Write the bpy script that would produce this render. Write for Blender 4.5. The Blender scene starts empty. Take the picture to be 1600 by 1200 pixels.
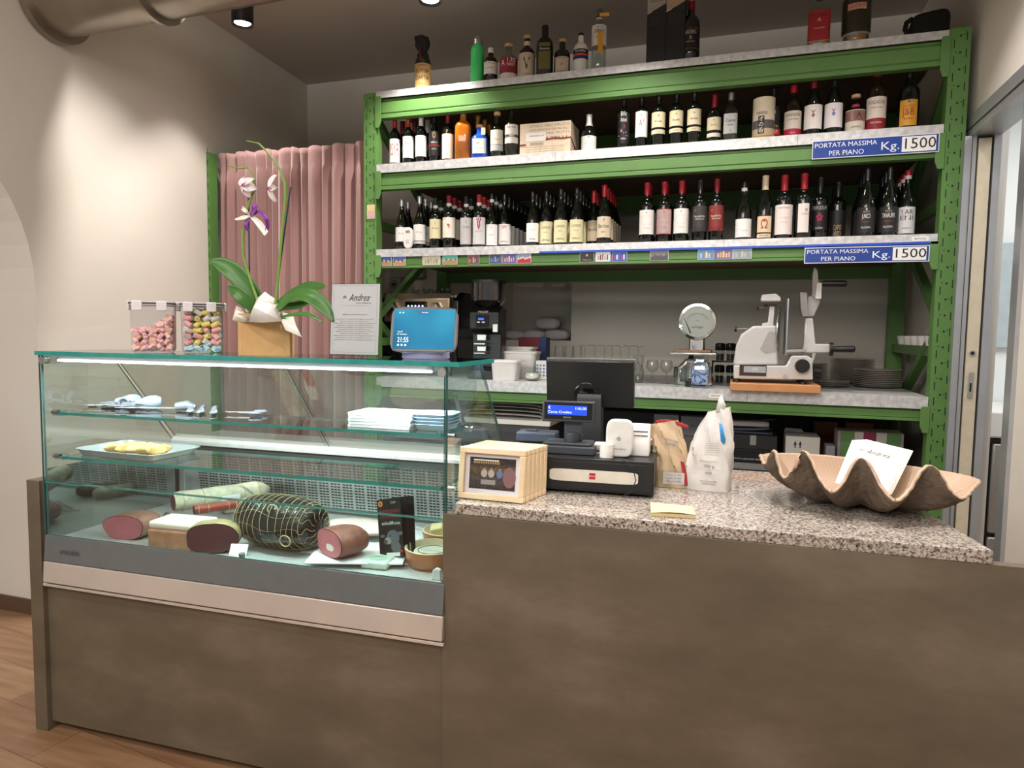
import bpy, bmesh, math, random
from mathutils import Vector, Matrix
random.seed(7)
SC = bpy.context.scene
COL = SC.collection
PI = math.pi
# ------------------------------------------------------------------ camera
CAMZ = 1.45
FPX = 1081.3
_yaw, _pitch, _roll = math.radians(18.23), math.radians(4.246), math.radians(0.748)
_r = Vector((math.cos(_yaw), math.sin(_yaw), 0)); _f = Vector((-math.sin(_yaw), math.cos(_yaw), 0)); _u = Vector((0, 0, 1))
FWD = _f*math.cos(_pitch) - _u*math.sin(_pitch); _up = _u*math.cos(_pitch) + _f*math.sin(_pitch)
RT = _r*math.cos(_roll) + _up*math.sin(_roll); UPV = _up*math.cos(_roll) - _r*math.sin(_roll)
EYE = Vector((0, 0, CAMZ))
cam = bpy.data.cameras.new('camera'); cam.lens = 36.0*FPX/1600.0; cam.sensor_width = 36.0; cam.clip_start = 0.05
camo = bpy.data.objects.new('camera', cam); COL.objects.link(camo)
mw = Matrix.Identity(4)
for i in range(3):
    mw[i][0], mw[i][1], mw[i][2], mw[i][3] = RT[i], UPV[i], -FWD[i], EYE[i]
camo.matrix_world = mw
SC.camera = camo
# ------------------------------------------------------------------ world, exposure
w = bpy.data.worlds.new('room_air'); SC.world = w; w.use_nodes = True
bg = w.node_tree.nodes['Background']; bg.inputs[0].default_value = (1.0, 0.97, 0.93, 1); bg.inputs[1].default_value = 0.62
SC.view_settings.view_transform = 'Standard'; SC.view_settings.look = 'None'; SC.view_settings.gamma = 1
SC.view_settings.exposure = 0.0
SC.view_settings.use_curve_mapping = False
SC.cycles.max_bounces = 10; SC.cycles.transparent_max_bounces = 40; SC.cycles.glossy_bounces = 5; SC.cycles.transmission_bounces = 8
SC.cycles.sample_clamp_indirect = 4.0; SC.cycles.use_denoising = True
SC.cycles.caustics_reflective = False; SC.cycles.caustics_refractive = False
WARM = (1.0, 0.93, 0.87)
def spot(x, y, z, power, tx=0, ty=0, size=80, blend=0.6, rad=0.04, col=WARM):
    l = bpy.data.lights.new('ceiling_spot_light', 'SPOT'); l.energy = power; l.spot_size = math.radians(size); l.spot_blend = blend
    l.shadow_soft_size = rad; l.color = col
    o = bpy.data.objects.new('ceiling_spot_light', l); COL.objects.link(o); o.location = (x, y, z)
    d = Vector((tx, ty, -1)); o.rotation_euler = d.to_track_quat('-Z', 'Y').to_euler()
    return o
# row of ceiling spots in front of the rack, row over the counter, row over the customers' side
spot(-2.86, 3.52, 3.20, 60, size=90)
spot(-1.74, 3.50, 3.20, 90, size=100)
spot(-0.60, 3.20, 3.30, 90, size=105)
spot(0.40, 3.05, 3.30, 60, size=100)
spot(-2.42, 2.85, 3.30, 135, tx=-0.15, ty=-0.08, size=102, blend=.8)
spot(-1.45, 2.55, 3.30, 90, size=95)
spot(-0.35, 2.50, 3.30, 130, size=90)
spot(0.30, 2.35, 3.30, 130, size=80)
spot(-2.2, 0.4, 3.3, 60, ty=.5, size=120)
spot(-0.3, 0.4, 3.3, 60, ty=.5, size=120)
def area(x, y, z, sx, sy, power, rot, col):
    l = bpy.data.lights.new('room_light', 'AREA'); l.shape = 'RECTANGLE'; l.size = sx; l.size_y = sy; l.energy = power; l.color = col
    o = bpy.data.objects.new('room_light', l); COL.objects.link(o); o.location = (x, y, z); o.rotation_euler = rot
    return o
area(2.1, 3.6, 2.9, 1.2, 1.2, 45, (0, 0, 0), (0.95, 0.98, 1.0))          # kitchen ceiling light beyond the door
area(-1.0, -1.2, 3.1, 3.0, 1.0, 80, (math.radians(50), 0, 0), WARM)                    # ceiling light of the dining room behind the viewer

# ------------------------------------------------------------------ geometry of the photograph's rays
def ray(u, v): return FWD*FPX + RT*(u-800) - UPV*(v-600)
def onZ(u, v, z):
    d = ray(u, v); return EYE + d*((z-CAMZ)/d.z)
def onY(u, v, y):
    d = ray(u, v); return EYE + d*(y/d.y)
def onX(u, v, x):
    d = ray(u, v); return EYE + d*(x/d.x)
TH = math.atan(.028); CT, ST = math.cos(TH), math.sin(TH); KO = Vector((0, 1.82, 0))
def KW(a, b, z=0): return Vector((a*CT - b*ST, 1.82 + a*ST + b*CT, z))     # counter frame -> world
def WK(p):
    x, y = p[0], p[1]-1.82; return Vector((x*CT+y*ST, -x*ST+y*CT, p[2]))
def kz(u, v, z): return WK(onZ(u, v, z))
def kb(u, v, b):
    d = ray(u, v); n = Vector((-ST, CT, 0)); t = ((KO-EYE).dot(n)+b)/d.dot(n); return WK(EYE+d*t)
def ka(u, v, a):
    d = ray(u, v); n = Vector((CT, ST, 0)); t = ((KO-EYE).dot(n)+a)/d.dot(n); return WK(EYE+d*t)
# ------------------------------------------------------------------ materials
def s2l(c): return c/12.92 if c <= .04045 else ((c+.055)/1.055)**2.4
def rgb(h):
    h = h.lstrip('#'); h = h if len(h) == 6 else ''.join(c*2 for c in h)
    return tuple(s2l(int(h[i:i+2], 16)/255) for i in (0, 2, 4)) + (1,)
_M = {}
def M(key, color='#808080', rough=.5, metal=0., var=.06, scale=30., bump=0., bscale=60., coat=0., sheen=0., trans=0., ior=1.45, emit=None, estr=0., sub=0.):
    if key in _M: return _M[key]
    m = bpy.data.materials.new(key); m.use_nodes = True; nt = m.node_tree; b = nt.nodes['Principled BSDF']
    c = rgb(color)
    b.inputs['Roughness'].default_value = rough; b.inputs['Metallic'].default_value = metal; b.inputs['IOR'].default_value = ior
    b.inputs['Coat Weight'].default_value = coat; b.inputs['Sheen Weight'].default_value = sheen
    b.inputs['Transmission Weight'].default_value = trans; b.inputs['Subsurface Weight'].default_value = sub
    if sub: b.inputs['Subsurface Scale'].default_value = .01
    b.inputs['Base Color'].default_value = c
    if var:
        tc = nt.nodes.new('ShaderNodeTexCoord'); no = nt.nodes.new('ShaderNodeTexNoise'); no.inputs['Scale'].default_value = scale; no.inputs['Detail'].default_value = 5
        mr = nt.nodes.new('ShaderNodeMapRange'); mr.inputs[1].default_value = .3; mr.inputs[2].default_value = .7; mr.inputs[3].default_value = 1-var; mr.inputs[4].default_value = 1+var
        vm = nt.nodes.new('ShaderNodeVectorMath'); vm.operation = 'SCALE'; vm.inputs[0].default_value = c[:3]
        nt.links.new(tc.outputs['Object'], no.inputs['Vector']); nt.links.new(no.outputs['Fac'], mr.inputs[0]); nt.links.new(mr.outputs[0], vm.inputs['Scale'])
        nt.links.new(vm.outputs[0], b.inputs['Base Color'])
        if bump:
            n2 = nt.nodes.new('ShaderNodeTexNoise'); n2.inputs['Scale'].default_value = bscale; n2.inputs['Detail'].default_value = 6
            bp = nt.nodes.new('ShaderNodeBump'); bp.inputs['Strength'].default_value = bump; bp.inputs['Distance'].default_value = .01
            nt.links.new(tc.outputs['Object'], n2.inputs['Vector']); nt.links.new(n2.outputs['Fac'], bp.inputs['Height']); nt.links.new(bp.outputs[0], b.inputs['Normal'])
    if emit: b.inputs['Emission Color'].default_value = rgb(emit); b.inputs['Emission Strength'].default_value = estr
    _M[key] = m; return m
def flat(h, rough=.6): return M('tone_%s_%g' % (h.strip('#'), rough), h, rough, var=.03, scale=80)
def thin_glass(key, tint='#ffffff', refl=1.0, ior=1.45, rough=0.0):
    """clear sheet: transparent, with a Fresnel reflection on the face turned to the ray"""
    if key in _M: return _M[key]
    m = bpy.data.materials.new(key); m.use_nodes = True; nt = m.node_tree; nt.nodes.remove(nt.nodes['Principled BSDF']); out = nt.nodes['Material Output']
    tr = nt.nodes.new('ShaderNodeBsdfTransparent'); tr.inputs[0].default_value = rgb(tint)
    gl = nt.nodes.new('ShaderNodeBsdfGlossy'); gl.inputs['Roughness'].default_value = rough
    fr = nt.nodes.new('ShaderNodeFresnel'); fr.inputs['IOR'].default_value = ior
    ge = nt.nodes.new('ShaderNodeNewGeometry'); s1 = nt.nodes.new('ShaderNodeMath'); s1.operation = 'SUBTRACT'; s1.inputs[0].default_value = 1
    mu = nt.nodes.new('ShaderNodeMath'); mu.operation = 'MULTIPLY'; m2 = nt.nodes.new('ShaderNodeMath'); m2.operation = 'MULTIPLY'; m2.inputs[1].default_value = 1.9*refl; m2.use_clamp = True
    mx = nt.nodes.new('ShaderNodeMixShader'); L = nt.links.new
    L(ge.outputs['Backfacing'], s1.inputs[1]); L(fr.outputs[0], mu.inputs[0]); L(s1.outputs[0], mu.inputs[1]); L(mu.outputs[0], m2.inputs[0])
    L(m2.outputs[0], mx.inputs[0]); L(tr.outputs[0], mx.inputs[1]); L(gl.outputs[0], mx.inputs[2]); L(mx.outputs[0], out.inputs[0])
    _M[key] = m; return m
def nodes_mat(key):
    m = bpy.data.materials.new(key); m.use_nodes = True; _M[key] = m
    return m, m.node_tree, m.node_tree.nodes['Principled BSDF'], m.node_tree.links.new
def ramp(nt, stops):
    r = nt.nodes.new('ShaderNodeValToRGB'); e = r.color_ramp.elements
    while len(e) < len(stops): e.new(.5)
    for i, (p, c) in enumerate(stops): e[i].position = p; e[i].color = rgb(c)
    return r
# plaster wall
def mat_wall(key, c1, c2):
    m, nt, b, L = nodes_mat(key); tc = nt.nodes.new('ShaderNodeTexCoord'); n = nt.nodes.new('ShaderNodeTexNoise'); n.inputs['Scale'].default_value = 1.3; n.inputs['Detail'].default_value = 4
    r = ramp(nt, [(.3, c1), (.7, c2)]); L(tc.outputs['Object'], n.inputs[0]); L(n.outputs[0], r.inputs[0]); L(r.outputs[0], b.inputs['Base Color']); b.inputs['Roughness'].default_value = .75
    n2 = nt.nodes.new('ShaderNodeTexNoise'); n2.inputs['Scale'].default_value = 9; bp = nt.nodes.new('ShaderNodeBump'); bp.inputs['Strength'].default_value = .15; bp.inputs['Distance'].default_value = .01
    L(tc.outputs['Object'], n2.inputs[0]); L(n2.outputs[0], bp.inputs['Height']); L(bp.outputs[0], b.inputs['Normal']); return m
WALL = mat_wall('painted_plaster', '#d6d0c6', '#ddd7cd')
CEIL = mat_wall('ceiling_paint', '#c4bab0', '#cac0b6')
WHITEW = mat_wall('white_kitchen_wall', '#e8ebea', '#edefee')
# floor planks
m, nt, b, L = nodes_mat('oak_floor'); FLOOR = m
tc = nt.nodes.new('ShaderNodeTexCoord'); mp = nt.nodes.new('ShaderNodeMapping'); br = nt.nodes.new('ShaderNodeTexBrick')
br.inputs['Scale'].default_value = 1; br.inputs['Brick Width'].default_value = 1.2; br.inputs['Row Height'].default_value = .19; br.inputs['Mortar Size'].default_value = .0015
br.inputs['Color1'].default_value = rgb('#a98767'); br.inputs['Color2'].default_value = rgb('#9b795b'); br.inputs['Mortar'].default_value = rgb('#6f543f'); br.offset = .37
n = nt.nodes.new('ShaderNodeTexNoise'); n.inputs['Scale'].default_value = 3; n.inputs['Detail'].default_value = 8; mp2 = nt.nodes.new('ShaderNodeMapping'); mp2.inputs['Scale'].default_value = (1, 9, 1)
mp.inputs['Rotation'].default_value = (0, 0, .12)
mx = nt.nodes.new('ShaderNodeMix'); mx.data_type = 'RGBA'; mx.blend_type = 'MULTIPLY'; mx.inputs[0].default_value = .7
rr = ramp(nt, [(.3, '#b8a898'), (.7, '#ffffff')])
L(tc.outputs['Object'], mp.inputs[0]); L(mp.outputs[0], br.inputs[0]); L(tc.outputs['Object'], mp2.inputs[0]); L(mp2.outputs[0], n.inputs[0]); L(n.outputs[0], rr.inputs[0])
L(br.outputs[0], mx.inputs[6]); L(rr.outputs[0], mx.inputs[7]); L(mx.outputs[2], b.inputs['Base Color']); b.inputs['Roughness'].default_value = .42
# granite
m, nt, b, L = nodes_mat('speckled_granite'); GRANITE = m
tc = nt.nodes.new('ShaderNodeTexCoord'); v1 = nt.nodes.new('ShaderNodeTexVoronoi'); v1.inputs['Scale'].default_value = 260; v2 = nt.nodes.new('ShaderNodeTexNoise'); v2.inputs['Scale'].default_value = 120; v2.inputs['Detail'].default_value = 3
r1 = ramp(nt, [(0, '#5b5550'), (.11, '#8d857d'), (.3, '#a89f97'), (.52, '#b5aba2'), (.8, '#c3bab1')]); r1.color_ramp.interpolation = 'CONSTANT'
sp = nt.nodes.new('ShaderNodeSeparateColor'); r2 = ramp(nt, [(.36, '#7a726b'), (.5, '#ffffff')]); mx = nt.nodes.new('ShaderNodeMix'); mx.data_type = 'RGBA'; mx.blend_type = 'MULTIPLY'; mx.inputs[0].default_value = .75
L(tc.outputs['Object'], v1.inputs['Vector']); L(tc.outputs['Object'], v2.inputs['Vector']); L(v1.outputs['Color'], sp.inputs[0]); L(sp.outputs[0], r1.inputs[0]); L(v2.outputs[0], r2.inputs[0])
L(r1.outputs[0], mx.inputs[6]); L(r2.outputs[0], mx.inputs[7]); L(mx.outputs[2], b.inputs['Base Color']); b.inputs['Roughness'].default_value = .07
# brown slate laminate of the counter
m, nt, b, L = nodes_mat('slate_laminate'); SLATE = m
tc = nt.nodes.new('ShaderNodeTexCoord'); mp = nt.nodes.new('ShaderNodeMapping'); mp.inputs['Scale'].default_value = (1, 1, 2.2)
n1 = nt.nodes.new('ShaderNodeTexNoise'); n1.inputs['Scale'].default_value = 2.2; n1.inputs['Detail'].default_value = 9; n1.inputs['Roughness'].default_value = .62
r = ramp(nt, [(.28, '#554c3f'), (.5, '#645a4b'), (.72, '#776d5e')]); L(tc.outputs['Object'], mp.inputs[0]); L(mp.outputs[0], n1.inputs[0]); L(n1.outputs[0], r.inputs[0]); L(r.outputs[0], b.inputs['Base Color'])
b.inputs['Roughness'].default_value = .38
bp = nt.nodes.new('ShaderNodeBump'); bp.inputs['Strength'].default_value = .1; bp.inputs['Distance'].default_value = .01; L(n1.outputs[0], bp.inputs['Height']); L(bp.outputs[0], b.inputs['Normal'])
# galvanised steel
m, nt, b, L = nodes_mat('galvanised_steel'); GALV = m
tc = nt.nodes.new('ShaderNodeTexCoord'); v1 = nt.nodes.new('ShaderNodeTexNoise'); v1.inputs['Scale'].default_value = 38; v1.inputs['Detail'].default_value = 7; sp = nt.nodes.new('ShaderNodeSeparateColor')
r = ramp(nt, [(.35, '#bbbcbd'), (.5, '#cacbcc'), (.65, '#dadbdb')]); L(tc.outputs['Object'], v1.inputs['Vector']); L(v1.outputs['Color'], sp.inputs[0]); L(sp.outputs[0], r.inputs[0]); L(r.outputs[0], b.inputs['Base Color'])
b.inputs['Metallic'].default_value = .3; b.inputs['Roughness'].default_value = .4
GREEN = M('green_rack_paint', '#5b8546', .42, var=.05, scale=12)
STEEL = M('brushed_steel', '#b9b8b4', .3, .9, scale=60)
CHROME = M('chrome', '#d8d8d8', .08, 1, var=.02)
ALU = M('satin_aluminium', '#b4b7bb', .35, .6, scale=8)
BLACK = M('black_plastic', '#141414', .4, var=.02)
BLACKG = M('gloss_black', '#0c0c0d', .12, var=.02)
WHITE = M('white_plastic', '#efedea', .35, var=.02)
PAPER = M('white_paper', '#f1efec', .7, var=.02)
PINEM = M('pale_pine', '#e2cba6', .55, var=.08, scale=14)
WOODBR = M('brown_board', '#6b4c36', .6, var=.2, scale=7)
GLASS = thin_glass('clear_glass', '#f4faf8', 1.0)
GLASSB = thin_glass('clear_bottle_glass', '#dfe8e4', 1.3)
PLAST = thin_glass('clear_plastic', '#f0f2f4', .9, 1.4, .05)
EDGE = M('teal_glass_edge', '#2f8f8a', .12, var=.15, scale=25)
EDGED = M('dark_glass_edge', '#2c4e4c', .1, var=.15, scale=25)
INK = flat('#2b2a2a')
# ------------------------------------------------------------------ mesh builder
_TXT = {}
def text_mesh(s, shear=0.):
    k = (s, shear)
    if k not in _TXT:
        c = bpy.data.curves.new('lettering', 'FONT'); c.body = s; c.size = 1; c.align_x = 'CENTER'; c.align_y = 'CENTER'; c.resolution_u = 2; c.shear = shear
        o = bpy.data.objects.new('lettering', c); me = bpy.data.meshes.new_from_object(o)
        _TXT[k] = ([tuple(v.co) for v in me.vertices], [tuple(p.vertices) for p in me.polygons])
        bpy.data.objects.remove(o); bpy.data.meshes.remove(me); bpy.data.curves.remove(c)
    return _TXT[k]
class MB:
    def __init__(s): s.v = []; s.f = []; s.m = []; s.X = None
    def add(s, vs, fs, mi=0):
        o = len(s.v); s.v += [tuple(s.X @ Vector(p)) if s.X is not None else tuple(p) for p in vs]
        for f in fs: s.f.append(tuple(i+o for i in f)); s.m.append(mi)
        return s
    def box(s, x0, x1, y0, y1, z0, z1, mi=0):
        vs = [(x, y, z) for z in (z0, z1) for y in (y0, y1) for x in (x0, x1)]
        return s.add(vs, [(0, 2, 3, 1), (4, 5, 7, 6), (0, 1, 5, 4), (2, 6, 7, 3), (0, 4, 6, 2), (1, 3, 7, 5)], mi)
    def prism(s, pts, axis, a0, a1, mi=0, side=None):
        """pts 2D outline (counter-clockwise), axis: 'x' (y,z), 'y' (x,z), 'z' (x,y)"""
        def P(p, a): return {'x': (a, p[0], p[1]), 'y': (p[0], a, p[1]), 'z': (p[0], p[1], a)}[axis]
        n = len(pts); vs = [P(p, a0) for p in pts] + [P(p, a1) for p in pts]
        s.add(vs, [tuple(range(n))[::-1], tuple(range(n, 2*n))], mi)
        o = len(s.v)-2*n
        for i in range(n): s.f.append((o+i, o+(i+1) % n, o+n+(i+1) % n, o+n+i)); s.m.append(mi if side is None else side)
        return s
    def lathe(s, prof, n=24, c=(0, 0, 0), mi=0, sq=2., caps=True, ang=None, sx=1, sy=1):
        vs = []; fs = []
        for r, z in prof:
            for i in range(n):
                t = 2*PI*i/n; q = sup(t, sq); vs.append((c[0]+r*q[0]*sx, c[1]+r*q[1]*sy, c[2]+z))
        for j in range(len(prof)-1):
            for i in range(n): a = j*n+i; b2 = j*n+(i+1) % n; fs.append((a, b2, b2+n, a+n))
        if caps:
            if prof[0][0] > 1e-5: fs.append(tuple(range(n))[::-1])
            if prof[-1][0] > 1e-5: fs.append(tuple(range((len(prof)-1)*n, len(prof)*n)))
        return s.add(vs, fs, mi)
    def tube(s, pts, r, n=8, mi=0, closed=False, caps=True, flatten=1.):
        pts = [Vector(p) for p in pts]; N = len(pts); rs = r if isinstance(r, (list, tuple)) else [r]*N
        vs = []; fs = []; up = None
        for i, p in enumerate(pts):
            if closed: d = (pts[(i+1) % N]-pts[i-1])
            else: d = pts[min(i+1, N-1)]-pts[max(i-1, 0)]
            d = d.normalized() if d.length > 1e-9 else Vector((0, 0, 1))
            if up is None: up = d.orthogonal().normalized()
            up = (up - d*up.dot(d)); up = up.normalized() if up.length > 1e-6 else d.orthogonal().normalized()
            sd = d.cross(up)
            for k in range(n):
                t = 2*PI*k/n; vs.append(p + up*math.cos(t)*rs[i] + sd*math.sin(t)*rs[i]*flatten)
        for i in range(N if closed else N-1):
            for k in range(n):
                a = i*n+k; b2 = i*n+(k+1) % n; c2 = ((i+1) % N)*n+(k+1) % n; d2 = ((i+1) % N)*n+k; fs.append((a, b2, c2, d2))
        if caps and not closed: fs.append(tuple(range(n))[::-1]); fs.append(tuple(range((N-1)*n, N*n)))
        return s.add(vs, fs, mi)
    def grid(s, fn, nu, nv, mi=0, cu=False):
        vs = [fn(i/(nu if cu else nu-1), j/(nv-1)) for j in range(nv) for i in range(nu)]; fs = []
        for j in range(nv-1):
            for i in range(nu if cu else nu-1):
                a = j*nu+i; b2 = j*nu+(i+1) % nu; fs.append((a, b2, b2+nu, a+nu))
        return s.add(vs, fs, mi)
    def text(s, t, x, z, size, mi=0, y=0., shear=0., w=None, rot=0.):
        """lettering on the plane y, reading along +x when seen from -y; w squeezes it to a width"""
        vs, fs = text_mesh(t, shear)
        if not vs: return s
        kx = size
        if w: xs = [p[0] for p in vs]; kx = w/max(1e-6, (max(xs)-min(xs)))
        cr, sr = math.cos(rot), math.sin(rot)
        return s.add([(x+(p[0]*kx)*cr-(p[1]*size)*sr, y, z+(p[0]*kx)*sr+(p[1]*size)*cr) for p in vs], fs, mi)
    def cyltext(s, t, r, z, size, mi=0, a0=0., sq=2., w=None, shear=0., rot=0.):
        vs, fs = text_mesh(t, shear)
        if not vs: return s
        kx = size
        if w: xs = [p[0] for p in vs]; kx = w/max(1e-6, (max(xs)-min(xs)))
        cr, sr = math.cos(rot), math.sin(rot); out = []
        for p in vs:
            X = (p[0]*kx)*cr-(p[1]*size)*sr; Z = (p[0]*kx)*sr+(p[1]*size)*cr
            th = a0 + X/r - PI/2; q = sup(th, sq); out.append((r*q[0], r*q[1], z+Z))
        return s.add(out, fs, mi)
    def cylpatch(s, r, z0, z1, A, mi=0, a0=0., sq=2., n=14):
        vs = []
        for i in range(n+1):
            q = sup(a0-A+2*A*i/n-PI/2, sq); vs += [(r*q[0], r*q[1], z0), (r*q[0], r*q[1], z1)]
        return s.add(vs, [(2*i, 2*i+2, 2*i+3, 2*i+1) for i in range(n)], mi)
    def disc(s, x, z, r, y=0., mi=0, n=20, rz=None):
        return s.add([(x+r*math.cos(2*PI*i/n), y, z+(rz or r)*math.sin(2*PI*i/n)) for i in range(n)], [tuple(range(n))], mi)
    def quad(s, x0, x1, z0, z1, y=0., mi=0): return s.add([(x0, y, z0), (x1, y, z0), (x1, y, z1), (x0, y, z1)], [(0, 1, 2, 3)], mi)
    def build(s, name, mats, parent=None, bev=0., seg=2, smooth=True, label=None, angle=35, sub=0, solid=0.):
        me = bpy.data.meshes.new(name); me.from_pydata([tuple(p) for p in s.v], [], s.f)
        if not isinstance(mats, (list, tuple)): mats = [mats]
        for m_ in mats: me.materials.append(m_)
        me.polygons.foreach_set('material_index', s.m)
        if smooth:
            me.polygons.foreach_set('use_smooth', [True]*len(me.polygons))
            me.update()
            try: me.set_sharp_from_angle(angle=math.radians(angle))
            except Exception: pass
        o = bpy.data.objects.new(name, me); COL.objects.link(o)
        if parent: o.parent = parent
        if solid: q = o.modifiers.new('thickness', 'SOLIDIFY'); q.thickness = solid; q.offset = 0
        if bev: q = o.modifiers.new('edges', 'BEVEL'); q.width = bev; q.segments = seg; q.limit_method = 'ANGLE'; q.angle_limit = math.radians(40)
        if sub: q = o.modifiers.new('smooth', 'SUBSURF'); q.levels = sub; q.render_levels = sub
        if label: o['label'] = label
        return o
def sup(t, sq):
    c, s_ = math.cos(t), math.sin(t)
    if sq == 2.: return (c, s_)
    k = (abs(c)**sq+abs(s_)**sq)**(-1/sq); return (c*k, s_*k)
def tag(o, label, cat, group=None):
    o['label'] = label; o['category'] = cat
    if group: o['group'] = group
    return o
def T(name, label, cat, loc=(0, 0, 0), rz=0., group=None):
    o = bpy.data.objects.new(name, None); o.empty_display_size = .05; COL.objects.link(o); o.location = loc; o.rotation_euler = (0, 0, rz)
    return tag(o, label, cat, group)
def ST_(o): o['kind'] = 'structure'; return o
def dup(root, loc, rz=None, label=None, group=None):
    r = root.copy(); COL.objects.link(r); r.location = loc
    if rz is not None: r.rotation_euler = (root.rotation_euler[0], root.rotation_euler[1], rz)
    if label: r['label'] = label
    if group: r['group'] = group
    for ch in list(root.children):
        c = ch.copy(); COL.objects.link(c); c.parent = r
        for g in list(ch.children):
            d = g.copy(); COL.objects.link(d); d.parent = c
    return r
def face(x, y): return -math.atan2(x, y)      # turn that points local -y at the viewer's side
# ================================================================== the room
BACKY, CEILZ = 5.0, 3.45
def LW(y): return -3.25 - .077*(y-2.48)          # left wall face
ST_(MB().box(-6, 4.2, -2.5, 5.3, -.1, 0).build('floor', FLOOR, smooth=False))
ST_(MB().box(-6, 4.2, -2.5, 5.3, CEILZ, CEILZ+.1).build('ceiling', CEIL, smooth=False))
# left wall with the arch near the customers' side
ol = [(5.2, 0), (5.2, CEILZ), (-2.5, CEILZ), (-2.5, 0), (.78, 0), (.78, 1.62)]
R_ = .85
for i in range(1, 24): t = PI - PI*i/24; ol.append((1.63+R_*math.cos(t), 1.62+R_*math.sin(t)))
ol += [(2.48, 1.62), (2.48, 0)]
bm = MB(); n_ = len(ol)
bm.v = [(LW(y), y, z) for y, z in ol] + [(LW(y)-.62, y, z) for y, z in ol]
bm.f = [tuple(range(n_)), tuple(range(n_, 2*n_))[::-1]] + [(i, i+n_, (i+1) % n_+n_, (i+1) % n_) for i in range(n_)]
bm.m = [0]*len(bm.f)
ST_(bm.build('wall_left', WALL, smooth=False))
ST_(MB().box(LW(2.48)-.6, LW(2.48)+.012, 2.466, 2.479, 0, .075).build('baseboard_left', M('dark_skirting', '#5d4636', .5), smooth=False))
# back wall with its niche
nx0, nx1, nz0, nz1 = -1.745, -1.19, 1.396, 2.15
bm = MB()
bm.box(-3.9, nx0, BACKY, BACKY+.4, 0, CEILZ).box(nx1, 2.0, BACKY-.015, BACKY+.4, 0, CEILZ).box(nx0, nx1, BACKY, BACKY+.4, 0, nz0).box(nx0, nx1, BACKY, BACKY+.4, nz1, CEILZ).box(nx0, nx1, BACKY+.28, BACKY+.4, nz0, nz1)
ST_(bm.build('wall_back', WALL, smooth=False))
# right wall with the door opening to the kitchen
RX = .985
bm = MB(); bm.box(RX, RX+.17, 3.86, BACKY, 0, CEILZ).box(RX, RX+.17, 3.05, 3.86, 2.47, CEILZ).box(RX, RX+.17, -2.5, 3.05, 0, CEILZ)
ST_(bm.build('wall_right', WALL, smooth=False))
def vx(u, v, y): return onY(u, v, y).x
yR = 3.72
xs = [vx(u, 720, yR) for u in (1478, 1496, 1499.5, 1519, 1522.5, 1534)]
CREAM = M('cream_door_edge', '#cfc5ae', .5)
d1 = MB()
d1.box(xs[0], xs[1], yR, 3.86, 0, 2.372).box(xs[1], xs[4], yR+.03, 3.86, 0, 2.372, 1).box(xs[4], xs[5], yR, 3.86, 0, 2.372)
d1.box(xs[0]+.028, xs[0]+.031, yR-.002, yR, 0, 2.372, 1)
d1.box(RX-.02, xs[5], 3.0, 3.86, 2.372, 2.473).box(RX-.024, RX-.02, 3.0, 3.86, 2.41, 2.414, 1)
d1.box(RX-.015, xs[5], 3.05, 3.12, 0, 2.372)
fr = ST_(d1.build('door_1', [ALU, flat('#4b4740')], smooth=False))
d2 = MB().box(xs[2], xs[3], yR+.004, yR+.06, 0, 2.36)
dd = d2.build('sliding_door_edge', CREAM, fr, smooth=False)
xm = (xs[2]+xs[3])/2; zl = onY(1523, 552, yR).z; zl2 = onY(1519, 602, yR).z
lk = MB(); lk.X = Matrix.Translation((xm, yR+.004, zl)); lk.lathe([(.013, 0), (.013, .003)], 20); lk.v = [(xm+(p[0]-xm), yR+.003-(p[2]-zl), zl+(p[1]-yR-.004)) for p in lk.v]
lk.X = None; lk.disc(xm, zl, .008, yR-.0006, 1); lk.build('door_lock', [STEEL, BLACK], fr)
MB().box(xm-.010, xm+.010, yR, yR+.003, zl2-.06, zl2+.06).box(xm-.004, xm+.004, yR-.001, yR, zl2-.03, zl2+.01, 1).build('lock_plate', [STEEL, BLACK], fr, bev=.001)
# kitchen beyond the door
ST_(MB().box(1.15, 4.0, 4.9, 5.0, 0, CEILZ).build('wall_kitchen_back', WHITEW, smooth=False))
ST_(MB().box(3.9, 4.0, -2.5, 4.9, 0, CEILZ).build('wall_kitchen_side', WHITEW, smooth=False))
t = T('kitchen_worktop', 'white worktop beyond the sliding door, over the dark fridge', 'worktop', (1.9, 4.55, 0))
MB().box(-.72, 1.9, -.33, .33, .93, 1.07).build('slab', WHITE, t, bev=.01)
FX = onY(1551, 700, 4.225).x-1.9
t = T('fridge', 'dark steel undercounter fridge with tall chrome handle, seen through the doorway', 'fridge', (1.9, 4.55, 0))
MB().box(-.7, .6, -.29, .32, 0, .92).build('body', M('dark_cabinet', '#2b2926', .4), t)
MB().box(FX, FX+.6, -.325, -.29, .42, .90).build('door', STEEL, t, bev=.01)
MB().box(FX, FX+.6, -.325, -.29, .06, .40).build('drawer', STEEL, t, bev=.01)
MB().tube([(FX+.09, -.37, .46), (FX+.09, -.37, .87)], .014, 12).box(FX+.08, FX+.10, -.37, -.32, .48, .50).box(FX+.08, FX+.10, -.37, -.32, .82, .84).build('handle', CHROME, t)
t = T('wall_splashback', 'shiny pale steel splashback panel on the kitchen wall', 'wall panel', (2.2, 4.88, 0))
MB().box(-1.0, 1.6, -.012, 0, 1.40, 2.02).build('panel', M('pale_steel_panel', '#c9d6da', .2, .4), t)
MB().lathe([(.016, 0), (.016, .006)], 16, (-.55, -.02, 1.96)).build('screw', STEEL, t)
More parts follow.
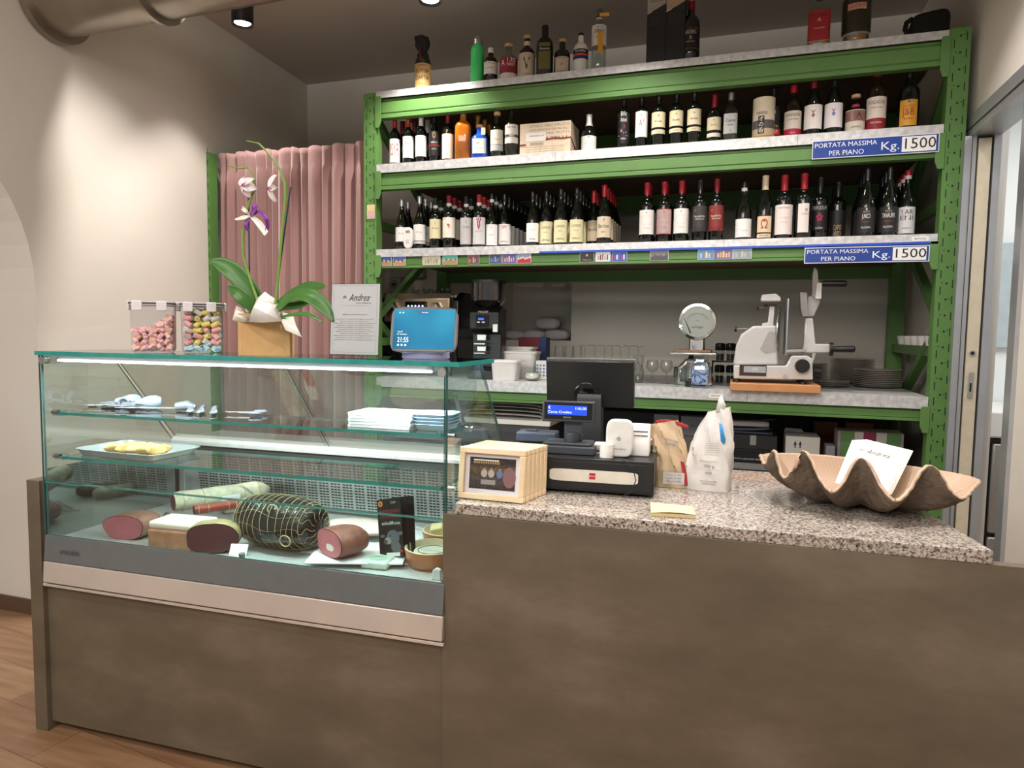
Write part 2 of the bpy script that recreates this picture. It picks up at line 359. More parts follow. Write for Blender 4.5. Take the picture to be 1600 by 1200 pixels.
for i, (dx, c, lb) in enumerate(((-.32, '#e9e2d6', 'cream tub'), (-.12, '#dcdcd8', 'pale grey tub'), (.08, '#d9c9a8', 'straw-coloured tub'))):
    t = T('kitchen_tub', lb+' standing on the white kitchen worktop', 'tub', (1.9+dx, 4.55, 1.07))
    MB().lathe([(.06, 0), (.075, .12), (.08, .125), (.08, .14)], 20).build('tub_body', flat(c), t); MB().lathe([(.082, .14), (.082, .155)], 20).build('lid', WHITE, t)
# steel duct under the ceiling
DUCT = M('stainless_duct', '#9c9386', .3, .85, var=.14, scale=5)
t = T('ventilation_duct', 'round stainless steel duct under the ceiling going into the left wall', 'duct', (0, 2.62, 3.02))
bm = MB(); bm.tube([(-3.30, 0, 0), (-1.7, 0, .02), (2.0, 0, .06)], .155, 40); bm.build('pipe', DUCT, t)
MB().tube([(-3.245, 0, 0), (-3.205, 0, 0)], .185, 40).build('wall_collar', DUCT, t)
for x in (-2.60, -1.2): MB().tube([(x-.012, 0, .01), (x+.012, 0, .01)], [.18, .18], 40).build('joint_ring', DUCT, t)
MB().tube([(-3.0, -.155, -.01), (-3.0, -.185, -.01)], .018, 14).build('bolt', DUCT, t)
# ceiling spots
def ceiling_lamp(x, y, z, label):
    t = T('ceiling_spotlight', label, 'spotlight', (x, y, z), group='ceiling spotlights')
    MB().lathe([(.061, .0), (.061, .14), (.03, .14)], 28, caps=False).lathe([(.052, .012), (.061, 0)], 28, caps=False).tube([(0, 0, .14), (0, 0, CEILZ-z)], .03, 12).build('housing', BLACK, t)
    MB().lathe([(0.0001, .018), (.047, .012)], 24, caps=False).build('lens', M('lit_lens', '#ffffff', .4, var=0, emit='#fff6ea', estr=14), t)
p = onZ(379, 39, 3.22); ceiling_lamp(p.x, p.y, 3.22, 'black cylinder ceiling spotlight above the left wall and curtain')
p = onZ(672, 3, 3.22); ceiling_lamp(p.x, p.y, 3.22, 'ceiling spotlight above the green flask on the top shelf')
# ================================================================== pallet rack
XL, XR, RY, RB = -2.107, .862, 3.75, 4.88
LEV = [2.862, 2.440, 1.939, 1.170]
rack = T('pallet_rack', 'tall green industrial pallet rack with galvanised shelves along the back wall', 'rack', (-.6, 4.3, 0))
OX, OY = -.6, 4.3
def upright(x0, x1, y0, y1, zt, front=True):
    b = MB(); b.box(x0-OX, x1-OX, y0-OY, y1-OY, 0, zt)
    if front:
        w_ = x1-x0; yy = y0-OY-.0008; z = .08; k = 0
        while z < zt-.03:
            b.quad(x0-OX+.20*w_, x0-OX+.20*w_+.0045, z, z+.038, yy, 1); b.quad(x1-OX-.22*w_, x1-OX-.22*w_+.0045, z+.030, z+.068, yy, 1)
            b.disc(x0-OX+.52*w_, z+.052, .0052, yy, 1, 10); b.disc(x0-OX+.30*w_ if k % 2 else x1-OX-.30*w_, z+.056, .003, yy, 1, 8)
            z += .075; k += 1
    b.build('upright', [GREEN, flat('#1d2a16')], rack, smooth=False)
upright(-2.192, XL, RY, RY+.07, 2.86); upright(XR, .948, RY, RY+.07, 2.87)
upright(-3.385, -3.325, RY-.01, RY+.06, 2.594); upright(-3.385, -3.325, RB-.07, RB, 2.59, False)
upright(-2.192, XL, RB-.07, RB, 2.86, False); upright(XR, .948, RB-.07, RB, 2.87, False)
for x in (-2.15, .905):                    # end frame bracing
    zs = [.35, .95, 1.52, 2.12, 2.75]; b = MB()
    for i in range(4):
        p0, p1 = (RY+.05, zs[i]), (RB-.05, zs[i+1])
        if i % 2: p0, p1 = (RY+.05, zs[i+1]), (RB-.05, zs[i])
        d = Vector((0, p1[0]-p0[0], p1[1]-p0[1])).normalized(); nrm = Vector((0, -d.z, d.y))*.022
        a, c = Vector((0, p0[0]-OY, p0[1])), Vector((0, p1[0]-OY, p1[1])); X0, X1 = x-OX-.02, x-OX+.02
        vs = [Vector((X, 0, 0))+q for X in (X0, X1) for q in (a-nrm, a+nrm, c+nrm, c-nrm)]
        b.add(vs, [(0, 1, 2, 3), (7, 6, 5, 4), (0, 4, 5, 1), (1, 5, 6, 2), (2, 6, 7, 3), (3, 7, 4, 0)])
        b.build('brace', GREEN, rack, smooth=False); b = MB()
    for z in (.3, 1.385, 2.1): MB().box(x-OX-.018, x-OX+.018, RY+.06-OY, RB-.06-OY, z-.025, z+.025).build('cross_bar', GREEN, rack, smooth=False)
def beam(zt, zb, y0, sgn=1):
    h = zt-zb
    pr = [(y0, zb), (y0, zb+.20*h), (y0+.006*sgn, zb+.22*h), (y0+.006*sgn, zb+.25*h), (y0+.002*sgn, zb+.27*h), (y0+.002*sgn, zb+.80*h), (y0+.016*sgn, zb+.86*h), (y0+.016*sgn, zt), (y0+.05*sgn, zt), (y0+.05*sgn, zb)]
    if sgn < 0: pr = pr[::-1]
    b = MB(); b.prism([(p[0]-OY, p[1]) for p in pr], 'x', XL-OX, XR-OX); b.v = [p for p in b.v]
    bo = b.build('beam', GREEN, rack, bev=.002)
    return bo
BB = [2.708, 2.291, 1.827, 1.0505]; BT = [2.824, 2.3889, 1.8928, 1.111]
for zt, zb in zip(BT, BB):
    beam(zt, zb, RY+.004); beam(zt, zb-.01, RB-.004, -1)
    for x, s in ((XL, 1), (XR, -1)):
        b = MB(); q = [(x-.006*s, zb-.055), (x+.022*s, zb-.055), (x+.034*s, zb-.02), (x+.034*s, zt), (x+.03*s, zt+.012), (x-.006*s, zt+.012)]
        if s < 0: q = q[::-1]
        b.prism([(p[0]-OX, p[1]) for p in q], 'y', RY-.006-OY, RY-.0005-OY); b.build('beam_connector', GREEN, rack, bev=.002)
for k, z in enumerate(LEV):
    t_ = z-BT[k]
    cuts = [XL+.002, -1.42 if k == 0 else -1.0, -.1 if k != 1 else .23, XR-.002]
    if k == 3: cuts = [XL+.002, -1.0, .04, XR-.002]
    for a, c in zip(cuts, cuts[1:]):
        b = MB(); b.box(a-OX, c-.0015-OX, RY-OY-.004, RY-OY+.002, z-t_, z).box(a-OX, c-.0015-OX, RY-OY+.002, RB-.01-OY, z-.004, z); b.build('shelf_panel', GALV, rack, smooth=False)
    MB().box(XL-OX+.004, XR-OX-.004, RY-OY+.056, RB-.056-OY, z-.05, z-.005).build('shelf_board', WOODBR, rack, smooth=False)
xb = onY(843, 398, RY).x
MB().box(xb-OX, XR-OX, RY-OY-.006, RY-OY-.004, BT[2]-.001, BT[2]+.010).build('blue_edge_strip', M('blue_strip', '#2450c8', .4), rack)
# load signs
def sign(pl, pr, zt, zb, label):
    a = onY(*pl, RY-.008); c = onY(*pr, RY-.008); Wd = c.x-a.x; cz = (zt+zb)/2; H = zt-zb
    t = T('load_sign', label, 'sign', ((a.x+c.x)/2, RY-.008, cz))
    b = MB(); b.box(-Wd/2, Wd/2, -.002, .0015, -H/2, H/2).quad(-Wd/2+.004, Wd/2-.004, -H/2+.004, H/2-.004, -.0026, 1)
    b.build('plate', [flat('#dfe3ea', .4), M('sign_blue', '#1c3f95', .35)], t)
    b = MB(); b.text('PORTATA MASSIMA', -Wd*.23, H*.21, H*.36, 0, -.003, w=Wd*.50).text('PER PIANO', -Wd*.22, -H*.24, H*.38, 0, -.003, w=Wd*.28).text('Kg.', Wd*.125, -.003, H*.62, 0, -.003, w=Wd*.14)
    b.build('lettering', flat('#e8ebf2', .5), t, smooth=False)
    b = MB(); b.box(Wd*.215, Wd*.475, -.0042, -.002, -H*.40, H*.40); b.text('1500', Wd*.345, 0, H*.80, 1, -.0048, w=Wd*.235); b.build('number_plate', [flat('#eeeeee', .4), flat('#16181c', .4)], t, smooth=False)
sign((1269, 230), (1468, 218), BT[1]+.012, BT[1]-.075, 'blue load sign under the second shelf, PORTATA MASSIMA PER PIANO Kg. 1500')
sign((1257, 395), (1453, 385), BT[2]-.006, BT[2]-.083, 'blue load sign under the third shelf, PORTATA MASSIMA PER PIANO Kg. 1500')
# small paper labels on the shelf edges
for (u, v, txt, z, lb) in ((1438, 370, 'ARTICOLI', LEV[2]-.022, 'small white paper label at the right end of the third shelf edge'), (1119, 617, 'PRONTO', LEV[3]-.035, 'small white paper label on the bench edge below the scale')):
    p = onY(u, v, RY-.006); t = T('shelf_label', lb, 'label', (p.x, RY-.0052, z)); b = MB(); b.box(-.036, .036, -.001, .0005, -.011, .011).text(txt, 0, 0, .012, 1, -.0014, w=.05); b.build('paper', [PAPER, INK], t, smooth=False)
# ------------------------------------------------------------------ curtain
CURT = M('dusty_pink_curtain', '#93706c', .85, var=.05, scale=120, sheen=.3)
t = T('curtain', 'dusty pink pleated curtain hanging between the green rack posts', 'curtain', (-2.75, 3.79, 0))
bm = MB(); rnd = random.Random(3); ph = [0]; 
knots = [0]
while knots[-1] < 1: knots.append(knots[-1]+rnd.uniform(.045, .095))
knots = [k/knots[-1] for k in knots]; amps = [rnd.uniform(.6, 1.25) for _ in knots]; depth = [rnd.uniform(-.012, .012) for _ in knots]
def curt(u, v):
    z = .08 + (2.592-.08)*v + .006*math.sin(u*40)*(v > .97)
    i = max(0, min(len(knots)-2, next((k for k in range(len(knots)-1) if knots[k+1] >= u), len(knots)-2)))
    f = (u-knots[i])/(knots[i+1]-knots[i]); s = math.sin(PI*f)
    am = .062*amps[i]*(1 if v < .955 else .65)*(.75+.35*(1-v)); top = max(0, (v-.93)/.07)
    y = -am*(s**.7) + .022 + depth[i]*(1-top)
    x = -.555 + 1.105*u + .010*math.sin(2*PI*f)*(1-top)*amps[i] + .012*math.sin(v*7+i)*(1-v)
    return (x, y, z)
NU = 420
vv = [0]
vs = []
rows = [0, .2, .4, .6, .75, .85, .91, .94, .955, .962, .985, 1.0]
bm.v = [curt(i/(NU-1), r) for r in rows for i in range(NU)]
bm.f = [(j*NU+i, j*NU+i+1, (j+1)*NU+i+1, (j+1)*NU+i) for j in range(len(rows)-1) for i in range(NU-1)]; bm.m = [0]*len(bm.f)
bm.build('cloth', CURT, t, solid=.002, angle=80)
MB().tube([(-.57, .045, 2.565), (.56, .045, 2.565)], .01, 12).build('curtain_rod', STEEL, t)
# ================================================================== counter
CX = -.7
ctr = T('bar_counter', 'long bar counter clad in brown slate-effect panels', 'counter', KW(CX, .4), TH)
def Kb(b, a0, a1, b0, b1, z0, z1, mi=0): return b.box(a0-CX, a1-CX, b0-.4, b1-.4, z0, z1, mi)
Kb(MB(), -2.315, -.800, .012, .04, 0.03, .535).build('front_panel', SLATE, ctr, bev=.0015)
Kb(MB(), -.796, .93, -.002, .03, 0.0, .930).build('front_panel', SLATE, ctr, bev=.0015)
Kb(MB(), -2.372, -2.315, -.006, .92, 0, .911).build('side_panel', SLATE, ctr, bev=.0015)
Kb(MB(), -.79, .43, .03, .78, .04, .925).build('carcass', flat('#5a5148'), ctr)
b = Kb(MB(), -2.31, -.80, .05, .88, .04, .53).build('plinth_box', flat('#3c3732'), ctr)
g = [(-.760, 0), (.570, -.004), (.505, .50), (.44, .80), (-.760, .80)]
t = tag(MB().prism([(p[0]-0, p[1]) for p in g], 'z', .930, .963).build('granite_worktop', GRANITE, bev=.003), 'grey speckled granite worktop lying on the counter', 'worktop')
t.location = KW(0, 0); t.rotation_euler = (0, 0, TH)
# ================================================================== display case
CA = -1.54
case = T('display_case', 'refrigerated glass deli display case at the left end of the counter', 'display case', KW(CA, .3), TH)
def kc(b, a0, a1, b0, b1, z0, z1, mi=0): return b.box(a0-CA, a1-CA, b0-.3, b1-.3, z0, z1, mi)
AL, AR = -2.296, -.789
DK = .700
def pane(nm, a0, a1, b0, b1, z0, z1, edges):
    """box pane: the two big faces are clear, the narrow faces show the green glass edge"""
    b = MB(); kc(b, a0, a1, b0, b1, z0, z1); big = {'z': (0, 1), 'y': (2, 3), 'x': (4, 5)}[edges]
    b.m = [0 if i in big else 1 for i in range(6)]; return b.build(nm, [GLASS, EDGE], case, smooth=False)
pane('top_glass', AL-.008, -.745, -.012, .300, 1.352, 1.366, 'z')
pane('front_glass', AL+.006, AR-.006, 0, .008, .722, 1.3515, 'y').data.materials[1] = EDGED
def sidepane(a0, a1, gm=None):
    pts = [(0, .722), (.66, .722), (.66, .955), (.595, .975), (.29, 1.3515), (0, 1.3515)]
    b = MB(); b.prism([(p[0]-.3, p[1]) for p in pts], 'x', a0-CA, a1-CA, 0, 1); b.build('side_glass', [gm or GLASS, EDGED], case, smooth=False)
sidepane(AL-.006, AL+.002, thin_glass('side_glass', '#f2f7f5', 2.6, 1.5)); sidepane(AR-.002, AR+.006)
# sloping rear glass (two sliding sheets)
def slope(a0, a1, off, nm):
    p0, p1 = (.295+off, 1.345), (.605+off, .978); d = Vector((p1[0]-p0[0], p1[1]-p0[1])).normalized(); n2 = Vector((-d.y, d.x))*.005
    q = [(p0[0]-.3, p0[1]), (p1[0]-.3, p1[1]), (p1[0]-.3+abs(n2.x), p1[1]+abs(n2.y)), (p0[0]-.3+abs(n2.x), p0[1]+abs(n2.y))]
    b = MB(); b.prism(q, 'x', a0-CA, a1-CA, 1, 1); b.m = [1, 1, 0, 1, 0, 1]; return b.build(nm, [thin_glass('rear_glass', '#f2f7f5', 2.2, 1.5), thin_glass('rear_glass_edge', '#7d9490', 1.0)], case, smooth=False)
slope(AL+.01, -1.535, .0, 'rear_glass'); slope(-1.56, AR-.01, .012, 'rear_glass')
b = MB(); hA = -.93
b.tube([(hA-CA, .405-.3+.02, 1.235), (hA-CA, .50-.3+.02, 1.12)], .007, 8); b.build('sliding_handle', STEEL, case)
pane('glass_shelf', AL+.035, AR-.028, .03, .235, 1.143, 1.153, 'z'); pane('glass_shelf', AL+.045, AR-.028, .03, .30, .987, .997, 'z')
pane('front_glass_seam', AL+.006, AR-.006, -.003, .010, .908, .911, 'z')
for z, bs in ((1.148, (.05, .20)), (.992, (.05, .26))):
    for a, s in ((AL+.002, 1), (AR-.002, -1)):
        for b_ in bs:
            b = MB(); kc(b, min(a, a+.045*s), max(a, a+.045*s), b_-.012, b_+.012, z-.011, z+.011); b.build('shelf_clip', PLAST, case, bev=.002)
            b = MB(); b.tube([(a-.012*s-CA, b_-.3, z), (a+.016*s-CA, b_-.3, z)], .008, 12); b.build('clip_screw', CHROME, case)
for a, s in ((AL+.03, 1), (AR-.03, -1)):
    b = MB(); kc(b, a-.035, a+.035, .010, .035, 1.322, 1.35); b.build('corner_clip', PLAST, case, bev=.003)
    b = MB(); b.tube([(a-CA-.018*s, -.3-.004, 1.334), (a-CA-.018*s, -.3+.02, 1.334)], .013, 16); b.build('corner_knob', STEEL, case)
b = MB(); kc(b, AL+.06, AR-.05, .016, .034, 1.338, 1.350); b.build('lamp_channel', ALU, case)
LEDM = M('led_tube', '#ffffff', .4, var=0, emit='#f2f8ff', estr=16)
b = MB(); kc(b, AL+.065, AR-.055, .012, .030, 1.3315, 1.3375); b.build('led_tube', LEDM, case)
# lower body
STLV = M('case_steel', '#c6c8c8', .3, .75, var=.05, scale=20)
b = MB(); kc(b, AL, AR, .012, .64, DK-.01, DK); b.build('deck', M('steel_deck', '#d9dbda', .35, .5), case)
b = MB(); kc(b, AL, AR, .005, .62, .56, DK-.012); b.build('tub', flat('#4a4a4a'), case)
b = MB(); b.prism([(-.3-.014, .632), (-.3+.004, .632), (-.3+.004, .722), (-.3-.004, .722)], 'x', AL-CA, AR-CA); b.build('front_bumper', M('smoked_grey_panel', '#64696b', .22, var=.04), case, bev=.002)
b = MB(); b.text('criocabin', -2.18-CA, .672, .03, 0, -.3-.0125, w=.085); b.build('maker_name', flat('#47494a'), case, smooth=False)
b = MB(); b.prism([(-.3-.020, .556), (-.3+.004, .556), (-.3+.004, .630), (-.3-.015, .630)], 'x', AL-CA, AR-CA); b.build('aluminium_rail', M('warm_aluminium', '#c9c0b8', .35, .35, scale=6), case, bev=.003)
b = MB(); kc(b, AL-.012, AR, -.010, .02, .538, .549); b.build('trim_strip', M('pale_trim', '#d8d0c8', .3, .3), case, bev=.002)
b = MB(); kc(b, AL+.0025, AL+.004, .012, .60, DK, .955); b.build('polished_liner', M('polished_liner', '#a3aaa6', .04, .95, var=.02), case, smooth=False)
# rear: slotted air panel, ledge, corner posts
b = MB(); bz0, bz1, bb0, bb1 = .705, .925, .655, .625
def vp(a, f, off=0): return (a-CA, bb0+(bb1-bb0)*f-.3-off, bz0+(bz1-bz0)*f)
b.add([vp(AL+.004, 0), vp(AR-.004, 0), vp(AR-.004, 1), vp(AL+.004, 1)], [(0, 1, 2, 3)])
b.build('air_panel', STLV, case, smooth=False)
b = MB(); nx = 26; aw = (AR-AL-.10)/nx
for i in range(nx):
    a0 = AL+.09+i*aw
    for j in range(17):
        f0 = .06+j*.053; 
        for q in range(3):
            s0 = a0+.006+q*(aw-.008)/3; s1 = s0+(aw-.008)/3-.0035
            b.add([vp(s0, f0, .001), vp(s1, f0, .001), vp(s1, f0+.024, .001), vp(s0, f0+.024, .001)], [(0, 1, 2, 3)])
b.build('air_slots', flat('#23282a'), case, smooth=False)
b = MB(); kc(b, AL-.004, AR+.004, .66, .90, .56, .972); b.build('rear_body', STLV, case, bev=.004)
b = MB(); b.prism([(.585-.3, .955), (.66-.3, .955), (.66-.3, .985), (.60-.3, .985), (.585-.3, .972)], 'x', AL-CA, AR-CA); b.build('rear_ledge', M('ledge_steel', '#e2e0dc', .3, .4), case, bev=.003)
b = MB(); kc(b, AL+.004, AR-.004, .60, .655, .925, .955); b.build('painted_gap_shadow', flat('#2f302f'), case)  # solid dark strip under the ledge; the gap's shadow is put into its colour
for a in (AL+.014, AR-.03):
    b = MB(); kc(b, a, a+.03, .612, .650, DK, .955); b.build('corner_post', STLV, case, bev=.002)
for a in (-1.50, -.80):
    b = MB(); b.tube([(a-CA, -.3+.022, .700), (a-CA, -.3+.022, .732)], .010, 12); b.build('glass_stop', flat('#6a6d6c', .3), case, bev=.002)
# cold light of the case's own tube
for a in (-2.1, -1.75, -1.4, -1.05):
    p = KW(a, .04, 1.318); l = bpy.data.lights.new('case_tube_light', 'AREA'); l.shape = 'RECTANGLE'; l.size = .34; l.size_y = .012; l.energy = 4.5; l.color = (.90, .97, 1.0)
    o = bpy.data.objects.new('case_tube_light', l); COL.objects.link(o); o.location = p; o.rotation_euler = (math.radians(28), 0, TH)
# ================================================================== bottles
DARK = M('dark_green_bottle_glass', '#0a0f0b', .06, var=.02, coat=.3)
BROWNG = M('brown_bottle_glass', '#1d120b', .07, var=.02)
BLUEG = M('blue_bottle_glass', '#1c4fc0', .06, var=.05, coat=.4)
AMBER = M('amber_spirit', '#b4661c', .08, var=.25, scale=14, coat=.4)
MATTEB = M('matte_black_glass', '#101011', .45, var=.02)
WHITEG = M('white_ceramic', '#e9e7e3', .3, var=.02)
GREENF = M('bright_green_flask', '#4bd97a', .3, var=.03)
CORK = M('cork', '#c9a67c', .7, var=.12, scale=120)
def prof(kind):
    if kind == 'bordeaux': return [(.92, 0), (1, .012), (1, .60), (.97, .635), (.80, .675), (.52, .705), (.40, .735), (.375, .78), (.375, .965), (.40, .97), (.40, .99), (.36, 1.0)], .74
    if kind == 'burgundy': return [(.92, 0), (1, .012), (1, .44), (.97, .49), (.86, .56), (.66, .64), (.48, .71), (.38, .77), (.345, .82), (.345, .965), (.38, .97), (.38, .99), (.33, 1.0)], .78
    if kind == 'spirit': return [(.92, 0), (1, .015), (1, .60), (.96, .66), (.78, .72), (.50, .755), (.38, .79), (.36, .84), (.36, .985), (.33, 1.0)], .86
    if kind == 'stout': return [(.92, 0), (1, .02), (1, .58), (.93, .66), (.70, .73), (.42, .775), (.38, .80), (.38, .97), (.34, 1.0)], .86
    if kind == 'flask': return [(.94, 0), (1, .012), (1, .70), (.96, .76), (.80, .81), (.68, .835), (.66, .86)], .80
    if kind == 'jar': return [(.92, 0), (1, .02), (1, .52), (.9, .60), (.62, .67), (.42, .71), (.40, .73), (.40, .80)], .76
def scaled(pr, h, r): return [(a*r, z*h) for a, z in pr]
def cut(pr, z0, z1):
    """stretch of a profile between two heights"""
    def at(z):
        for (r0, a), (r1, c) in zip(pr, pr[1:]):
            if a <= z <= c: return r0+(r1-r0)*((z-a)/(c-a) if c > a else 0)
        return pr[-1][0]
    return [(at(z0), z0)]+[(r, z) for r, z in pr if z0 < z < z1]+[(at(z1), z1)]
RAD = {}
def bottle(name, label, loc, h, r, kind='bordeaux', glass=None, cap=None, lab=None, lt=(), capz=None, sq=2., group=None, band=None, liquid=None, neck=None, stopper=None, rz=None, A=1.25, cat='bottle', seg=26):
    """lab = (colour, z0, z1[, colour of a second strip, z0, z1 ...]) as fractions; lt = lettering (text, z, size, colour[, width])"""
    glass = glass or DARK
    t = T(name, label, cat, loc, face(loc[0], loc[1])*.8 if rz is None else rz, group); t['r'] = r; RAD[t.name] = r; del t['r']
    pr, cz = prof(kind); pr = scaled(pr, h, r); cz = (capz or cz)*h
    MB().lathe(pr, seg, sq=sq).build('glass_body', glass, t, angle=60)
    if liquid: MB().lathe([(r*.90, .006), (r*.95, .012), (r*.95, liquid[1]*h)], seg, sq=sq).build('liquid', liquid[0], t)
    if cap and kind != 'flask':
        cp = [(a+.0009, z) for a, z in cut(pr, cz, h)]; cp[-1] = (cp[-1][0], h+.001); MB().lathe(cp, 20).build('capsule', cap, t)
        if band: MB().lathe([(a+.0014, z) for a, z in cut(pr, cz-.0*h, cz+.055*h)], 20, caps=False).build('capsule_band', flat(band, .4), t)
    if stopper: MB().lathe([(r*.42, h*.965), (r*.46, h*.97), (r*.46, h*1.045), (r*.40, h*1.05)], 16).build('stopper', stopper, t)
    if neck: MB().lathe([(a+.0007, z) for a, z in cut(pr, neck[1]*h, neck[2]*h)], 20, caps=False).build('neck_label', flat(neck[0]), t)
    if lab:
        b = MB(); mats = []; 
        for q in range(0, len(lab), 3):
            mats.append(flat(lab[q], .55)); b.cylpatch(r*1.006+.0004, lab[q+1]*h, lab[q+2]*h, A, len(mats)-1, sq=sq)
        for tx in lt:
            key = flat(tx[3], .55)
            if key not in mats: mats.append(key)
            b.cyltext(tx[0], r*1.006+.0010, tx[1]*h, tx[2]*h, mats.index(key), a0=(tx[5] if len(tx) > 5 else 0), sq=sq, w=(tx[4]*r if len(tx) > 4 and tx[4] else None), shear=.0)
        b.build('label', mats, t, angle=60)
    return t
RED = M('red_capsule', '#a3202c', .35, .2); DRED = M('wine_red_capsule', '#7c1628', .35, .2); BLK = M('black_capsule', '#17171a', .3, .1)
SILV = M('silver_capsule', '#a9a9ab', .3, .6); WCAP = M('white_capsule', '#e3e1de', .4); CRM = M('cream_capsule', '#d6c7a6', .4); GOLDC = M('gold_capsule', '#b98a3d', .3, .6)
W_, C_, G_ = '#ece8e4', '#e6dcbb', '#c9c7c6'
def spot_at(u, dy, lev): p = onY(u, 400, RY+dy); return (p.x, RY+dy, LEV[lev]+.0006)
_PL = []
def clear(lev, x, y, r):
    """slide back until nothing on the shelf is touched"""
    while any(l == lev and (x-px)**2+(y-py)**2 < (r+pr_+.0012)**2 for l, px, py, pr_ in _PL): y += .004
    _PL.append((lev, x, y, r)); return y
def put(lev, u, top, wpx, dy=.075, h=None, **k):
    """stand a bottle on shelf lev at picture column u, its height from the row of its top, its radius from its width"""
    y = RY+dy; x = onY(u, top, y).x
    hh = h or onY(u, top, y).z-LEV[lev]; d = (Vector((x, y, LEV[lev]))-EYE).dot(FWD); r = wpx/2*d/FPX*(.94 if lev else 1)
    if lev == 2: r = min(r, .043)
    y = clear(lev, x, y, r)
    nm = k.pop('name', 'wine_bottle'); lb = k.pop('label'); hh *= k.pop('hs', 1.)
    return bottle(nm, lb, (x, y, LEV[lev]+.0006), hh, r, **k)
# ---- top shelf
L0 = 0
t = put(0, 661, 74, 25, name='rum_bottle', label='straw-labelled bottle with block letters and twisted black paper top, first on the top shelf', kind='jar', glass=MATTEB, h=.30, lab=('#c9a468', .02, .50), lt=(('CAMERO', .455, .05, '#7c2a22', 1.3), ('ROM BA', .35, .11, '#26231f', 1.7), ('CARTAI', .22, .11, '#26231f', 1.7), ('· RON ·', .10, .05, '#5b4226', 1.2)), A=1.5)
bm = MB()
def wrapf(u, v):
    a = 2*PI*u; r = (.036*(1-v)+.020*v if v < .45 else .020+.022*math.sin(PI*(v-.45)/.75))*(1+.16*math.sin(a*5+v*9)); return (r*math.cos(a)-.02*max(0, v-.5), r*math.sin(a), .155+v*.155)
bm.grid(wrapf, 30, 12, cu=True); bm.build('paper_wrap', M('black_crepe_paper', '#17161a', .8), t)
MB().tube([(-.008, -.045, .165), (-.014, -.030, .205), (-.02, -.026, .25)], [.004, .004, .003], 6).build('red_ribbon', flat('#8e1c2c'), t)
t = put(0, 746, 70, 20.5, name='drinks_flask', label='bright green metal drinks flask with steel cap on the top shelf', kind='flask', glass=GREENF, h=.27, cat='flask')
MB().lathe([(.027, .228), (.027, .255), (.024, .258)], 24).build('cap', STEEL, t); MB().tube([(.018*math.cos(PI*i/10), 0, .256+.020*math.sin(PI*i/10)) for i in range(11)], .0025, 8).build('carry_loop', STEEL, t)
put(0, 767, 76, 22, name='liqueur_bottle', label='small dark bottle with white cap and white label beside the green flask', kind='stout', glass=BROWNG, cap=WCAP, lab=(W_, .24, .58), lt=(('ST. TRAUDER', .53, .05, '#3a3a3a', 1.5), ('AMARO', .40, .05, '#3a3a3a', 1.0)))
put(0, 795, 68, 28, name='gin_bottle', label='squat clear bottle with dark red label 135 EAST and cork', kind='stout', glass=GLASSB, stopper=CORK, hs=.93, lab=('#8e1f35', .20, .62, '#d9d2c6', .04, .19), lt=(('135', .54, .16, '#f0e6e2', 1.0, .35), ('EAST', .42, .12, '#f0e6e2', 1.0, .35), ('A', .46, .22, '#f0e6e2', .5, -.6)), A=1.6, liquid=(GLASSB, .5))
put(0, 824, 56, 25, name='gin_bottle', label='dark bottle with beige label bearing a thin letter V', kind='stout', glass=BROWNG, stopper=CORK, hs=.95, neck=('#d8cfc2', .80, .90), lab=('#cbbda6', .04, .60), lt=(('V', .33, .42, '#2b2622', .9), ('vermut', .10, .05, '#5a5046', .9)), A=1.6)
put(0, 852, 41, 26, name='amaro_bottle', label='tall black square-shouldered bottle with gold-brown panels on the top shelf', kind='stout', glass=MATTEB, cap=BLK, sq=4.5, lab=('#6e6636', .13, .47, '#6e6636', .56, .63), lt=(('Amuerte', .515, .07, '#e8e2d2', 1.1),), A=.62)
put(0, 879, 62, 25, name='gin_bottle', label='round black apothecary bottle with square beige emblem label', kind='stout', glass=DARK, stopper=CORK, hs=.95, lab=('#cbb9a6', .07, .50), lt=(('DRY GIN', .46, .05, '#3b302b', 1.1), ('47', .28, .09, '#3b302b', .4), ('SCHWARZWALD', .10, .04, '#3b302b', 1.2)), A=.95)
t = put(0, 908, 53, 23, name='grappa_bottle', label='white ceramic bottle with black cap and orange and blue stripes', kind='stout', glass=WHITEG, cap=BLK, capz=.94, lab=('#17181c', .47, .58, '#d4552d', .42, .47, '#27357e', .34, .42), lt=(('Cordoba', .53, .08, '#f3f1ee', 1.5),), A=1.6)
t = put(0, 937, 20, 23, name='gin_bottle', label='tall clear bottle with cream label and hanging yellow tags on the top shelf', kind='stout', glass=GLASSB, stopper=GLASSB, neck=('#e8e6e2', .88, .90), lab=('#dedad2', .42, .76), lt=(('distilled with', .72, .03, '#555', 1.0), ('GINRAW', .65, .09, '#2b2b2b', 1.5), ('small batch', .56, .03, '#555', 1.0)), A=1.4)
yl = flat('#d9a02c'); MB().box(-.004, .022, -.0465, -.0455, .09, .20).build('yellow_tag', yl, t); MB().box(.002, .052, -.030, -.029, .285, .303).build('yellow_tag', yl, t)
GB = M('dark_carton', '#1d1f21', .5)
